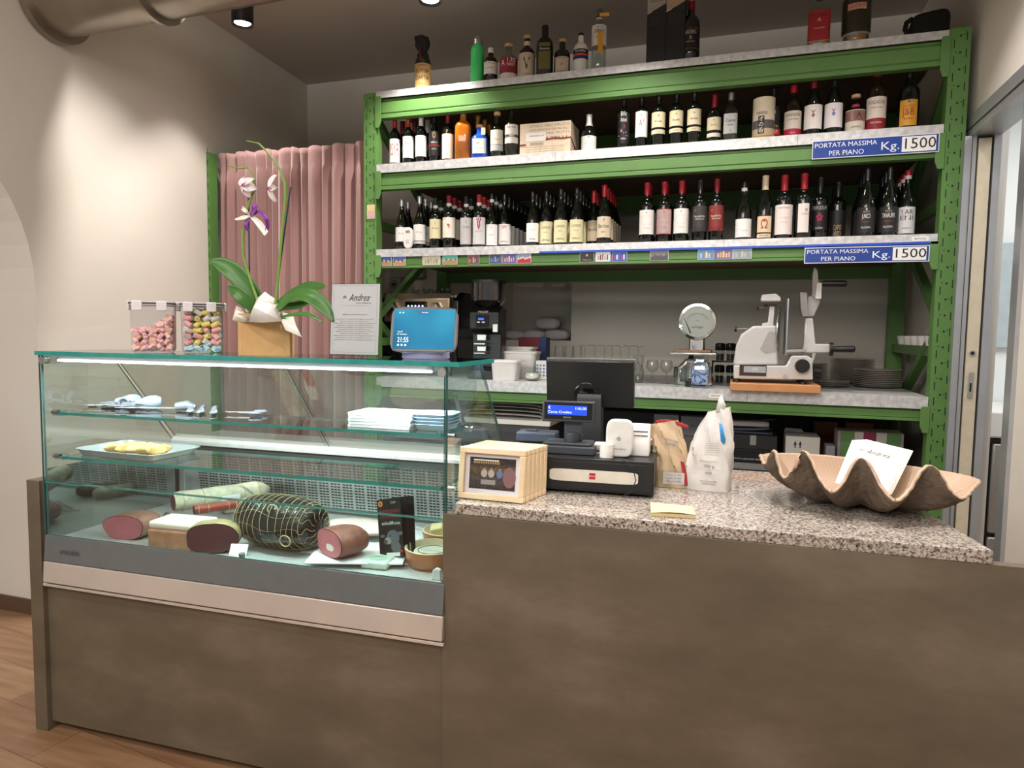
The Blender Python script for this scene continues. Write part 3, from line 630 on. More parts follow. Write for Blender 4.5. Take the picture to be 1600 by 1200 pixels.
for u, c, lb in ((1017.5, '#9b948b', 'grey-topped'), (1046.5, '#ab9478', 'tan-topped')):
    p = spot_at(u, .08, 0); t = T('whisky_box', 'tall black gift box with slanted top print, the %s one' % lb, 'box', p, -.02)
    MB().box(-.049, .049, -.045, .045, 0, .345).build('carton', GB, t, bev=.001)
    b = MB(); y = -.0456; b.add([(-.048, y, .345), (-.048, y, .262), (-.02, y, .272), (.01, y, .285), (.048, y, .304), (.048, y, .345)], [(0, 1, 2, 3, 4, 5)])
    b.text("CAOL ILA", 0, .322, .022, 1, y-.0004, w=.075); b.add([(-.048, y-.0003, .258), (-.02, y-.0003, .270), (-.02, y-.0003, .272), (-.048, y-.0003, .262)], [(0, 1, 2, 3)], 2)
    for i in range(7): b.quad(-.035, .035-.006*(i % 3), .24-.007*i, .2412-.007*i, y-.0003, 3)
    b.build('print', [flat(c), flat('#2d2a28'), flat('#d8d2c6'), flat('#4c4d4c')], t, smooth=False)
t = put(0, 1081, 2, 28, name='whisky_bottle', label='black bottle with gold-lined black label and red and white neck on the top shelf', kind='stout', glass=DARK, cap=DRED, capz=.84, lab=('#16130f', .14, .54, '#b98b3e', .505, .517, '#a89a3e', .19, .20), lt=(('ARDBEG', .45, .09, '#c8bfae', 1.25), ('5', .36, .08, '#c8bfae', .3), ('YEARS OLD', .30, .03, '#c8bfae', .9)), A=1.1)
MB().cylpatch(.0175, .26, .325, .5).build('neck_stamp', flat('#d9d4e2'), t)
t = put(0, 1282, -14, 33, name='whiskey_bottle', label='square clear bottle with large red label at the right of the top shelf', kind='stout', glass=GLASSB, cap=BLK, sq=5, liquid=(AMBER, .10), lab=('#a62b30', .10, .60), lt=(('JACK DANIELS', .52, .07, '#3a1114', 1.3), ('A', .44, .08, '#f0dfd0', .3), ('TENNESSEE', .30, .04, '#e7b8b0', .9)), A=.9)
t = put(0, 1341, -30, 38, name='liqueur_bottle', label='stout bottle of amber liqueur with slanted pink banner at the right of the top shelf', kind='stout', glass=GLASSB, cap=GOLDC, liquid=(AMBER, .13), A=1.2)
b = MB(); b.cyltext('DRAMBUIE', .0665, .43*.30+.035, .028, 1, w=.078, rot=.12); b.build('label', [INK, flat('#b3463c')], t)
MB().cylpatch(.0655, .045, .21, 1.5).build('dark_label', M('smoky_label', '#2e2b1e', .2), t); MB().cylpatch(.066, .148, .178, .65).build('banner', flat('#d9a99a'), t)
p = spot_at(1430, .10, 0); t = T('cloth_bag', 'black cloth bag slumped at the right end of the top shelf', 'bag', p, 0)
bm = MB()
def bagf(u, v):
    a = 2*PI*u; k = (math.cos(v*PI/2))**.35 if v < 1 else 0; q = sup(a, 3.4); n_ = 1+.05*math.sin(a*3+v*5)+.03*math.sin(a*7)
    return (q[0]*.088*k*n_+.01*v, q[1]*.06*k*n_, .128*math.sin(v*PI/2)**.8*(1+.06*math.sin(a+1)))
bm.grid(bagf, 36, 14, cu=True); bm.build('bag_body', M('black_cloth', '#111110', .85, bump=.2), t, angle=180); MB().tube([(-.07, -.02, .10), (-.095, -.02, .085), (-.10, -.02, .055), (-.086, -.02, .03)], .012, 8).build('strap', M('black_cloth', '#111110'), t)
# ---- second shelf
g1 = 'bottles along the second shelf'
def s2(u, top, wpx, lb, **k): return put(1, u, top, wpx, label=lb, **k)
s2(617, 188, 17.5, 'red-capped wine bottle with tall red letters on white label, leftmost of the second shelf', cap=RED, h=.302, lab=(W_, .06, .52), lt=(('ISYR', .30, .34, '#9c2f3e', 1.7),))
s2(638, 185, 18.5, 'orange-red capped wine bottle with small red words on a white label, second shelf', cap=M('orange_capsule', '#a83a1e', .35, .2), h=.302, lab=(W_, .13, .55), lt=(('RE DI', .50, .055, '#a34454', .9, -.2), ('MEZZO', .42, .085, '#a34454', 1.3), ('2019', .18, .03, '#777', .6)))
s2(658, 182, 19, 'white-capped wine bottle with plant sketch on white label, second shelf', cap=WCAP, h=.302, lab=(W_, .14, .54), lt=(('Y', .44, .16, '#8d8a3e', .3, .35), ('(', .42, .14, '#6b6a4a', .1, .45), ('bianco', .24, .03, '#777', .7)))
s2(679, 186, 19, 'black wine bottle with gold ring and red stripe on black label, second shelf', cap=BLK, h=.302, kind='burgundy', lab=('#17161a', .14, .60, '#b4463e', .31, .35), lt=(('O', .52, .17, '#a48b50', .55), ('RISERVA', .385, .045, '#cfcac0', 1.2), ('DOCG', .26, .04, '#cfcac0', .8)))
s2(700, 184, 19.5, 'wine bottle with plain cream label and gold letter P, second shelf', cap=DRED, h=.302, lab=('#ddd6c4', .06, .53), lt=(('P.', .56, .12, '#a28a4a', .5),))
t = s2(724, 181, 27, 'square amber spirit bottle with pale speckled writing, second shelf', name='amber_spirit_bottle', kind='spirit', glass=AMBER, cap=SILV, sq=4.2, h=.30)
b = MB()
for i in range(4): b.text('amaro', -.012+.003*i, .17-.028*i, .022, 0, -.0405, w=.03, rot=1.45)
b.build('speckled_writing', flat('#e7c9a0'), t, smooth=False)
t = s2(750, 196, 28, 'cobalt blue gin bottle with cork and hanging tag, second shelf', name='blue_gin_bottle', kind='stout', glass=BLUEG, stopper=CORK, sq=3.4, hs=.95, lab=('#eceae4', .16, .60), lt=(('Gin', .47, .10, '#7c8fae', .5, -.2), ('LONDON DRY', .30, .04, '#555', 1.2, -.2)), A=.75)
MB().box(.010, .034, -.045, -.044, .135, .175).build('hanging_tag', flat('#e6cdb0'), t)
t = s2(777, 176, 24, 'clear bottle with cream label and clear neck beside the blue bottle', name='grappa_bottle', kind='stout', glass=GLASSB, stopper=CORK, hs=.96, lab=('#ddd6c2', .30, .62, '#b9babb', .16, .29), lt=(('grappa', .42, .05, '#8a806c', .8),), A=1.0)
s2(800, 171, 23, 'clear spirit bottle with dark cap and rounded white label left of the carton', name='rum_bottle', kind='stout', glass=GLASSB, cap=BLK, capz=.90, lab=('#dcdad2', .28, .66, '#1d1d1d', .40, .46), lt=(('BOW RUM', .60, .05, '#4a4a46', 1.3), ('XO', .43, .05, '#e8e6e0', .4)), A=1.2)
# carton
p0, p1 = onY(812, 240, RY+.045), onY(891, 240, RY+.045); zt = onY(890, 188, RY+.045).z
t = T('wine_carton', 'cream wine carton with brown capitals and red ribbon on the second shelf', 'box', ((p0.x+p1.x)/2, RY+.045+.10, LEV[1]+.0006)); Wc = p1.x-p0.x; Hc = zt-LEV[1]
CARD = M('cream_card', '#dccbb2', .7, var=.04)
MB().box(-Wc/2, Wc/2, -.10, .10, 0, Hc).build('carton', CARD, t, bev=.001)
b = MB(); y = -.1008
for i, (s, zf, hf, c) in enumerate((("SOTTO IL CIELO STELLATO", .90, .10, 0), ("CASA VINICOLA DEI FRATELLI", .78, .08, 0), ("NOI SIAMO TUTTI", .66, .09, 0), ("E FRATELLI", .50, .13, 2))): b.text(s, Wc*.08, Hc*zf, Hc*hf, c, y, w=Wc*(.78 if i != 3 else .7))
for i in range(3): b.text("il vino rosso delle nostre colline toscane", 0, Hc*(.26-.07*i), Hc*.05, 0, y, w=Wc*.75)
b.quad(-Wc*.38, Wc*.02, Hc*.44, Hc*.70, y-.0004, 1); b.text("SPEDIZIONE 12 BT", -Wc*.16, Hc*.60, Hc*.06, 2, y-.0008, w=Wc*.3); b.text("|||||||||||||||", -Wc*.16, Hc*.36, Hc*.10, 2, y-.0008, w=Wc*.26)
b.build('print', [flat('#8d7560'), flat('#e9e4df'), flat('#57493d')], t, smooth=False)
b = MB(); b.tube([(-Wc*.5, -.102, Hc*.34), (-Wc*.38, -.102, Hc*.35)], .004, 8).tube([(Wc*.02, -.102, Hc*.47), (Wc*.2, -.103, Hc*.50), (Wc*.35, -.103, Hc*.47), (Wc*.5, -.102, Hc*.49), (Wc*.505, .0, Hc*.30), (Wc*.505, .10, Hc*.28)], .0035, 8); b.build('ribbon', flat('#8e2230'), t)
t = s2(921, 180, 25, 'dark champagne-style bottle with white foil neck and white label right of the carton', name='sparkling_wine_bottle', kind='burgundy', cap=M('white_foil', '#dedddb', .35, .3), capz=.70, lab=('#d8d6d2', .04, .42), lt=(('II', .38, .06, '#4a4a4a', .25), ('FRANCIACORTA', .22, .03, '#9a958e', 1.1)), A=1.3, dy=.085)
MB().box(-.035, .035, -.002, .0, -.0002, .0002)
p = spot_at(944, .06, 1); t = T('card_packet', 'flat white card packet lying beside the white-foil bottle', 'packet', p); MB().box(-.028, .028, -.02, .02, 0, .010).build('packet', PAPER, t, bev=.001)
s2(975.6, 155, 20, 'black printed bottle with white script and pink dots on the second shelf', cap=BLK, h=.31, lab=('#151418', .10, .62), lt=(('Bric', .60, .11, '#d8d4d0', 1.0), ('Amel', .50, .11, '#d8d4d0', 1.1), ('· . : ° . ·', .34, .16, '#c23a5a', 1.7), ('. ° · : .', .27, .16, '#d8d0d0', 1.7), ('BARBERA', .18, .04, '#cfcfcf', .9)), A=1.3)
s2(1003, 165, 20.5, 'wine bottle with pink lady and glass drawn on white label', cap=BLK, h=.305, lab=(W_, .19, .63), lt=(('A', .42, .17, '#c03a5c', .55, -.1), ('Y', .45, .12, '#c03a5c', .3, .35), ('dolcetto', .25, .03, '#8a8a8a', .8), ('v', .57, .06, '#8a8a8a', .5)))
for i, (u, tp) in enumerate(((1030, 152), (1058, 148), (1086, 144))):
    s2(u, tp, 23, 'wine bottle with cream split label, %s of the three full-size ones' % ('left', 'middle', 'right')[i], cap=BLK, h=.305, lab=('#d9cfae', .33, .59, '#d9cfae', .22, .29), lt=(('v', .53, .07, '#4a4438', .3), ('Brunello', .43, .05, '#4a4438', 1.0), ('2016', .255, .035, '#4a4438', .6)), group='cream split label bottles')
s2(1117, 155, 23, 'shorter bottle with cream split label and red cap beside the grey tequila bottle', cap=DRED, h=.25, lab=('#d2c8a8', .26, .52, '#dcd6c4', .12, .20), lt=(('v', .46, .07, '#4a4438', .3), ('Rosso', .36, .05, '#4a4438', .8)))
s2(1143, 146, 24, 'clear square tequila bottle with grey label and silver top', name='tequila_bottle', kind='stout', glass=GLASSB, cap=SILV, sq=3.2, liquid=(GLASSB, .5), lab=('#b4b6b6', .16, .56), lt=(('Cuervo', .42, .10, '#26292c', 1.2), ('ESPECIAL', .33, .04, '#26292c', .9), ('o', .22, .09, '#b02a30', .2)), A=.9)
# whisky tube
p = spot_at(1185, .075, 1); r_ = .0535; h_ = .205; t = T('whisky_tube', 'cream cylinder carton with black brush characters and grey waves on the second shelf', 'box', p, face(p[0], p[1])*.8)
MB().lathe([(r_, 0), (r_, h_), (r_-.002, h_+.001)], 36).build('tube', M('cream_tube', '#d9cdb4', .5), t)
b = MB(); b.cylpatch(r_+.0004, .05, .092, 1.3, 0).cylpatch(r_+.0006, 0, .016, 1.3, 3).cylpatch(r_+.0005, .016, .05, 1.3, 4)
b.cyltext('TOKINOKA', r_+.001, .125, .022, 1, a0=-.2, w=.055); b.cylpatch(r_+.0009, .024, .112, .28, 1, a0=-.22)
for j, ch in enumerate(('オ', 'の', '香')): b.cyltext(ch, r_+.0015, .096-.028*j, .028, 2, a0=-.22)
b.build('print', [flat('#5c5657'), flat('#221f1e'), flat('#eae4d6'), flat('#a88a4a'), flat('#c2a98c')], t)
s2(1210, 138, 24, 'dark cognac bottle with gold seal and red band reading S.O.P.', name='cognac_bottle', kind='burgundy', cap=BLK, h=.27, dy=.10, lab=('#15171a', .20, .62, '#c62a36', .09, .20), lt=(('O', .50, .14, '#cdbf86', .6), ('MARTIN', .245, .07, '#b8a04c', 1.5), ('V.S.O.P.', .145, .08, '#e9d8c8', 1.4)), A=1.2)
s2(1241, 132, 27, 'brandy bottle with cream label over pink-red base band, shorter of the two alike', name='brandy_bottle', kind='stout', glass=BROWNG, cap=RED, h=.265, dy=.09, lab=('#d8cec2', .17, .50, '#b12644', .0, .17), lt=(('FUNDADOR', .42, .085, '#3a2c28', 1.7), ('SOLERA RESERVA', .34, .035, '#6a5a52', 1.4), ('1874', .09, .05, '#e0b8a8', .6)), A=1.35)
s2(1273, 122, 28, 'wine bottle with large white label and small dark red diamond motif', kind='burgundy', cap=DRED, h=.30, lab=('#e6dfdc', .11, .50), lt=(('▼', .38, .07, '#7c2030', .5), ('◆', .32, .08, '#7c2030', .4)), A=1.3)
s2(1305, 118, 28, 'wine bottle with large white label and small blue diamond motif', kind='burgundy', cap=BLK, h=.30, lab=('#e6dfe2', .11, .50), lt=(('▼', .38, .07, '#4a4fa0', .5), ('◆', .32, .08, '#4a4fa0', .4)), A=1.3)
s2(1338, 146, 31, 'short round bottle with cork and red and black picture on beige label', name='amaro_bottle', kind='jar', glass=BROWNG, stopper=CORK, hs=.88, h=.205, neck=('#a3304a', .70, .78), lab=('#cfc6b8', .04, .60, '#a32c34', .30, .58), lt=(('▲', .44, .20, '#1d1a1a', .5, .35), ('AMARO', .14, .07, '#2c2826', 1.0, .1), ('o', .40, .12, '#8c5c50', .3, -.7)), A=1.2)
s2(1372, 113, 30, 'tall brandy bottle with cream label over dark red band and red cap', name='brandy_bottle', kind='stout', glass=BROWNG, cap=RED, h=.305, lab=('#d8cec2', .20, .53, '#8c2430', .03, .20), lt=(('FUNDADOR', .44, .08, '#8c2430', 1.7), ('SHERRY CASK', .36, .035, '#6a5a52', 1.3), ('TRIPLE MADERA', .13, .04, '#e6d8c8', 1.2)), A=1.35)
s2(1422, 118, 33, 'black whisky bottle with yellow-orange arched label, last on the second shelf', name='whisky_bottle', kind='stout', glass=DARK, cap=BLK, h=.285, lab=('#d59a34', .05, .42, '#cf9434', .42, .47), lt=(('J&B', .27, .17, '#9c2a24', 1.1), ('Justerini & Brooks', .37, .04, '#7c3c24', 1.2), ('RARE', .16, .05, '#9c2a24', .8), ('♛', .44, .05, '#3c3c7c', .3)), A=.85)
# rows behind
def row_behind(src, n, label, group, pitch=.085, dy0=None):
    r = RAD[src.name]; lev = min(range(4), key=lambda k: abs(LEV[k]-src.location.z)); y = src.location.y
    for i in range(1, n+1):
        q = src.location; y = clear(lev, q.x, y+2*r+.004, r)
        if y > RB-.06: return
        dup(src, (q.x, y, q.z), None, label if n == 1 else label+', '+('nearest', 'second back', 'third back', 'fourth back', 'fifth back', 'sixth back')[i-1], group)
def plain(u, lev, dy, cap, label, group, kind='bordeaux', h=.302, r=.0372, lab=None, **k):
    y = RY+dy; x = onY(u, 250 if lev == 1 else 360, y).x; y = clear(lev, x, y, r); return bottle('wine_bottle', label, (x, y, LEV[lev]+.0006), h, r, kind, cap=cap, lab=lab, group=group, seg=18, **k)
for u, dy, cp, lb, od in ((629, .20, DRED, 'wine red', 'left of two'), (648, .20, DRED, 'wine red', 'right of two'), (668, .22, WCAP, 'white', 'left of two'), (675, .31, WCAP, 'white', 'right of two'), (746, .22, GOLDC, 'gold', 'left of three'), (757, .31, GOLDC, 'gold', 'middle of three'), (764, .40, GOLDC, 'gold', 'right of three')):
    plain(u, 1, dy, cp, '%s-capped wine bottle behind the front row of the second shelf, %s' % (lb, od), 'second shelf back row with %s caps' % lb)
# ---- third shelf
def s3(u, top, wpx, lb, **k): return put(2, u, top, wpx, label=lb, **k)
BK = 'third shelf back row, '
b1 = s3(628, 312, 21, 'burgundy bottle with silver cap and white label, leftmost of the third shelf', kind='burgundy', cap=SILV, capz=.86, lab=(W_, .16, .44), lt=(('timorasso', .32, .04, '#8a8a8a', 1.0),))
row_behind(b1, 1, 'dark burgundy bottle with silver cap behind the leftmost bottle', None)
b1 = s3(656, 307, 21, 'burgundy bottle with silver cap right of the white plastic holder', kind='burgundy', cap=SILV, capz=.86, lab=(W_, .16, .46, '#c8c6c4', .10, .15), lt=(('timorasso', .32, .04, '#8a8a8a', 1.0),))
row_behind(b1, 2, 'dark silver-capped bottle in the row behind the plastic holder', BK+'silver caps')
b1 = s3(681, 314, 20.5, 'wine bottle with yellow-cream label and white neck ring', cap=BLK, capz=.80, band='#d8d6d2', h=.30, lab=('#dfd6ae', .20, .58), lt=(('◇', .50, .08, '#8a8260', .3), ('Barbera', .40, .045, '#7a7256', 1.1)))
row_behind(b1, 1, 'wine bottle with white neck ring behind the yellow-cream label one', None)
b1 = s3(702, 307, 21.5, 'red-capped wine bottle with red cross ribbon drawn on cream label', cap=DRED, capz=.80, band='#d8d6d2', h=.31, lab=('#ebe5d6', .20, .58), lt=(('X', .40, .42, '#a84a3e', 1.9), ('o', .40, .08, '#b85a4a', .25)))
row_behind(b1, 3, 'red-capped bottle with ribbon label in the row behind', BK+'ribbon labels')
b1 = s3(729, 315, 20.5, 'wine bottle with grey-white label, between ribbon label and grape label bottles', cap=BLK, capz=.80, band='#d8d6d2', h=.30, lab=('#bdbab8', .07, .58), lt=(('◇', .50, .08, '#6a6a66', .3), ('LANGHE', .40, .045, '#6a6a66', 1.1)))
row_behind(b1, 1, 'ringed wine bottle behind the grey-white label one', None)
b1 = s3(749, 311, 21, 'red-capped wine bottle with magenta grape cluster on grey label', cap=RED, capz=.80, band='#d8d6d2', h=.305, lab=('#cfcdcc', .06, .57), lt=(('•••', .52, .30, '#a2234e', .75), ('••', .46, .30, '#a2234e', .5), ('••', .41, .30, '#a2234e', .5), ('•', .36, .30, '#a2234e', .25), ('NOVO', .30, .05, '#9a9a98', 1.2)))
row_behind(b1, 3, 'red-capped bottle in the row behind the grape cluster label', BK+'grape labels')
b1 = s3(767, 306, 20, 'wine bottle with white neck ring and narrow white label left of the W label', kind='burgundy', cap=BLK, capz=.84, band='#dedcd8', h=.315, dy=.085, lab=(W_, .05, .43), lt=(('v', .37, .05, '#4a4a4a', .2), ('nebbiolo', .24, .035, '#8a8a8a', 1.0)))
row_behind(b1, 2, 'burgundy bottle with white neck ring in the row behind', BK+'ringed burgundy')
b1 = s3(783, 304, 22, 'burgundy bottle with red W sketch on white label', kind='burgundy', cap=BLK, capz=.90, h=.318, lab=(W_, .07, .44), lt=(('W', .38, .09, '#b84a5a', .8), ('VERMIGLIA', .12, .04, '#3a3a3a', 1.2)))
row_behind(b1, 6, 'burgundy bottle with white label in the row behind the red W label', BK+'W labels')
b1 = s3(833, 309, 21, 'burgundy bottle with white label left of the three cream-labelled bottles', kind='burgundy', cap=BLK, capz=.90, h=.31, dy=.085, lab=(W_, .08, .42), lt=(('VERMIGLIA', .13, .035, '#3a3a3a', 1.0), ('bianco', .30, .03, '#aaa49a', .8)))
row_behind(b1, 5, 'burgundy bottle with white label in the row left of the cream labels', BK+'white labels')
for i, (u, tp) in enumerate(((852, 305), (877, 302), (902, 300))):
    b1 = s3(u, tp, 23, 'burgundy bottle with yellow-cream label, %s of the three alike' % ('left', 'middle', 'right')[i], kind='burgundy', cap=BLK, capz=.90, h=.315, lab=('#dcd6ac', .05, .44), lt=(('Levante', .34, .09, '#8a8260', 1.3), ('bianco', .25, .03, '#8a8260', .7), ('VERMIGLIA', .11, .04, '#3a3628', 1.2)), group='yellow-cream label bottles')
    row_behind(b1, 4, 'burgundy bottle behind the %s yellow-cream label one' % ('left', 'middle', 'right')[i], BK+'cream labels')
b1 = s3(945, 296, 23.5, 'red-capped burgundy bottle with beige label reading Barchen', kind='burgundy', cap=RED, capz=.80, h=.322, lab=('#d8c8ae', .11, .46), lt=(('§', .41, .05, '#4a4034', .2), ('Barchen', .30, .09, '#3a3228', 1.6), ('RISERVA', .20, .03, '#6a6050', .8)))
row_behind(b1, 4, 'red-capped burgundy bottle in the row behind the beige label', BK+'red caps, beige labels')
y = RY+.16
b1 = plain(927, 2, .17, RED, 'red-capped bottle with beige label behind and left of the Barchen bottle', BK+'left red caps', 'burgundy', .315, lab=('#c2b296', .10, .46), lt=(('Barchen', .30, .09, '#3a3228', 1.6),))
row_behind(b1, 1, 'red-capped bottle with beige label behind and left of the Barchen bottle', BK+'left red caps')
for i, (u, tp, lc, oc, nm) in enumerate(((1012, 289, W_, '#a9a29e', 'grey oval emblem, left one'), (1039, 288, '#e8dcd8', '#cc7a7c', 'pink oval emblem'), (1066, 287, W_, '#a9a29e', 'grey oval emblem, right one'))):
    b1 = s3(u, tp, 24.5, 'red-capped bottle with %s on white label' % nm, cap=RED, capz=.80, h=.322, lab=(lc, .14, .54) if i != 1 else ('#b04a52', .135, .545, lc, .145, .535), lt=(('◊', .49, .03, '#5a5a5a', .2), ('●', .355, .20, oc, 1.75), ('MUFA', .36, .045, lc, .8), ('chianti', .24, .03, '#9a9490', .8)))
    row_behind(b1, 1, 'red-capped bottle behind the %s of the oval emblem bottles' % ('left', 'middle', 'right')[i], BK+'oval emblems')
s3(1095, 286, 24, 'black-capped bottle with dark grey label', cap=BLK, capz=.84, h=.322, lab=('#3a3838', .16, .57), lt=(('o', .50, .06, '#c2a83e', .2, -.6), ('Rocca delle Macie', .40, .05, '#dedad6', 1.5), ('CHIANTI CLASSICO', .355, .03, '#dedad6', 1.3), ('2021', .19, .09, '#141414', 1.3)))
s3(1121, 285, 24, 'wine-red-capped bottle with brick red label', cap=DRED, capz=.80, h=.322, lab=('#81302b', .16, .57), lt=(('o', .50, .06, '#d2a85e', .2, -.6), ('Rocca delle Macie', .40, .05, '#e8dcd6', 1.5), ('CHIANTI CLASSICO', .355, .03, '#e8dcd6', 1.3), ('2020', .19, .09, '#4c1518', 1.3)))
b1 = s3(1164, 282, 26, 'burgundy bottle with white label torn at a ragged black edge', kind='burgundy', cap=BLK, capz=.84, band='#cfcdca', h=.30, lab=('#e6e4e2', .05, .36), lt=(('<', .27, .09, '#151515', .5, -1.0), ('<', .17, .09, '#151515', .5, -1.0), ('etna rosso', .16, .03, '#8a8a8a', .9, .2)))
row_behind(b1, 1, 'dark burgundy bottle behind the ragged-edge label', None)
b1 = s3(1197, 274, 27, 'cream-capped burgundy bottle with drawn portrait on beige label', kind='burgundy', cap=CRM, capz=.78, h=.325, lab=('#dcc0a0', .11, .36, '#dcc8a8', .03, .09), lt=(('Ω', .23, .20, '#7c4a3c', .8), ('●', .29, .07, '#c23a34', .3), ('MASCHIO', .06, .035, '#4a3a30', 1.1)), A=.9)
row_behind(b1, 1, 'cream-capped burgundy bottle behind the portrait label', None)
b1 = s3(1227, 275, 28, 'red-capped bottle with tall pale pink label', cap=RED, capz=.76, h=.322, lab=('#e4d8d4', .07, .53), lt=(('CANNONAU', .48, .04, '#8a7a76', 1.4), ('di sardegna', .33, .03, '#b09a96', 1.0), ('tenuta', .26, .03, '#b09a96', .8)))
b1 = s3(1258, 270, 29, 'red-capped bottle with narrow pale label and small emblem at its corner', cap=RED, capz=.76, h=.325, lab=('#e0d8d4', .09, .53), lt=(('o', .44, .10, '#8a3a3a', .3, .3), ('TURRIGA', .37, .04, '#9a8a86', .9, .2)), A=.62)
b1 = s3(1284, 276, 26, 'black bottle with white capitals and crimson rose on black label', cap=BLK, h=.31, lab=('#161316', .14, .55), lt=(('TRIPUDIUM', .49, .085, '#a9a5a0', 1.8), ('✿', .34, .18, '#9c1c3e', .8), ('●', .34, .09, '#9c1c3e', .45), ('PELLEGRINO', .17, .04, '#cfcac4', .9)))
b1 = s3(1311, 288, 25, 'black bottle with gold condensed capitals CAPO ARSO', cap=BLK, h=.29, dy=.15, lab=('#131112', .05, .5), lt=(('CAPO', .20, .13, '#a08a58', 1.0), ('ARSO', .09, .13, '#a08a58', 1.0)))
row_behind(b1, 2, 'black bottle in the row behind the gold capitals label', BK+'gold capitals')
for u, tp, nm, lb in ((1357, 262, 'JUNCO', 'burgundy bottle with black label and white word JUNCO'), (1392, 258, 'TANAURPI', 'burgundy bottle with black label and long white word')):
    b1 = s3(u, tp, 29, lb, kind='burgundy', cap=BLK, capz=.84, h=.335, lab=('#242323', .06, .42), lt=(('♦', .39, .04, '#cfcac2', .2), ('RACCOLTA', .355, .03, '#cfcac2', .7), (nm, .29, .095, '#e9e6e0', 1.3 if len(nm) > 5 else .9), ('SICILIA ROSSO', .21, .025, '#b04a4a', .9), ('PELLEGRINO', .13, .04, '#dedad4', 1.0)))
    row_behind(b1, 2, 'dark burgundy bottle behind the bottle reading '+nm, BK+'black labels')
b1 = s3(1420, 268, 26, 'red-capped bottle with white label of big blue letters, last on the third shelf', kind='burgundy', cap=RED, capz=.87, band='#dedcd8', h=.315, dy=.09, lab=('#d3d1d2', .04, .44), lt=(('TAR', .36, .10, '#23244a', 1.5), ('ENI', .27, .10, '#23244a', 1.5), ('pellegrino', .12, .035, '#4a4a5a', 1.0)))
row_behind(b1, 2, 'red-capped bottle in the row behind the big blue letters', BK+'blue letters')
# white plastic holder clipped at the shelf front
p = onY(636, 375, RY-.012); zc = LEV[2]
t = T('plastic_holder', 'white plastic oval holder standing at the left front of the third shelf', 'holder', (p.x, RY-.004+.03, zc+.0006))
b = MB(); n_ = 24; ol = []
for i in range(n_):
    q = sup(2*PI*i/n_, 2.8); ol.append((q[0]*.031, .062+q[1]*.062))
b.prism(ol, 'y', -.030, -.012); b.build('shell', WHITE, t, bev=.004)
MB().disc(0, .098, .016, -.0306, 0, 20, .008).build('opening', flat('#8f8f8d'), t); MB().quad(-.012, .010, .028, .052, -.0306, 0).build('panel', flat('#d2d0cc'), t)
# magnets on the beam
def art(b, kind, W, H, y):
    if kind == 0: b.quad(-W/2, W/2, 0, H/2, y, 0); b.quad(-W/2, W/2, -H/2, 0, y, 1); [b.disc(-W/2+W*(i+.5)/6, -.05*H+.06*H*(i % 3), W*.07, y-.0002, 2+(i % 2), 10) for i in range(6)]
    if kind == 1: b.quad(-W/2, W/2, -H/2, H/2, y, 0); [b.quad(-W/2+W*(.12+.16*i), -W/2+W*(.12+.16*i)+W*.10, -H*.35, H*(.05+.1*(i % 3)), y-.0002, 1+(i % 3)) for i in range(5)]
MAG = [(602, 410, 22, 'village under blue sky', 0, ('#3e68b4', '#a8876a', '#d6bfa0', '#7a4a3c')), (624, 410, 22, 'crowd of houses under blue sky', 0, ('#4a6fc0', '#b49070', '#5a4a4a', '#dcc8b0')), (674, 409, 31, 'pale sketch of a town', 1, ('#c9c4ae', '#a89f86', '#8a9474', '#b8ab92')), (703, 409, 25, 'turquoise bay', 0, ('#5fb4ac', '#b08e66', '#c8b48e', '#5a8c5c')), (740, 407, 19, 'colourful street', 1, ('#7c4a4c', '#d89a2c', '#3c5ca0', '#c2c0b8')), (774, 408, 20, 'blue night scene', 1, ('#3a4a72', '#7a8cae', '#5a6a92', '#9aa6c0')), (796, 408, 23, 'orange temple on violet sky', 1, ('#5a58b0', '#e0a85a', '#d8944a', '#ecc07a')), (819, 407, 23, 'red boat on white', 0, ('#8f9ab4', '#b42a34', '#dcd6d4', '#e8e0dc')),
       (917, 407, 23, 'black with gold crest', 2, ('#16161a', '#b8a878', '#b8a878', '#b8a878')), (942, 406, 24, 'cathedral on pale sky', 1, ('#d8dce4', '#c8a05a', '#3c4a8a', '#b4504a')), (968, 405, 24, 'red and blue flags', 1, ('#2c4fb0', '#b43444', '#e6e6ea', '#3a66c4')), (1030, 403, 29, 'grey seascape', 0, ('#77767c', '#4c4a52', '#8c8478', '#5f5c60')), (1104, 400, 27, 'carousel on light blue', 1, ('#5a9cd0', '#d8b48c', '#b86a4c', '#e6d6b4')), (1131, 399, 27, 'temple columns on violet', 1, ('#7a6aa8', '#e8c070', '#dcae5c', '#f0d08c')), (1160, 398, 28, 'aerial town view', 1, ('#93a4b4', '#b8b0a0', '#8c9c8c', '#c8c0b0'))]
for u, v, wpx, lb, kd, cs in MAG:
    p = onY(u, v, RY+.002); d = (p-EYE).dot(FWD); W = wpx*d/FPX; zc = (BT[2]+BB[2])/2+.008; H = .058
    t = T('fridge_magnet', 'souvenir fridge magnet on the third shelf beam, %s' % lb, 'magnet', (p.x, RY+.0038, zc), group='souvenir magnets')
    MB().box(-W/2, W/2, -.003, 0, -H/2, H/2).build('backing', flat('#d5d3d0'), t, bev=.0008)
    b = MB(); 
    if kd < 2: art(b, kd, W*.94, H*.92, -.0033)
    else: b.quad(-W*.47, W*.47, -H*.46, H*.46, -.0033, 0); b.disc(0, H*.15, .007, -.0036, 1); b.text('Palermo', 0, -H*.28, .011, 1, -.0037, w=W*.6)
    b.build('picture', [flat(c, .35) for c in cs], t, smooth=False)
p = onY(580, 331, RY); t = T('post_magnet', 'square straw and pink magnet on the left green post', 'magnet', (p.x, RY-.001, p.z))
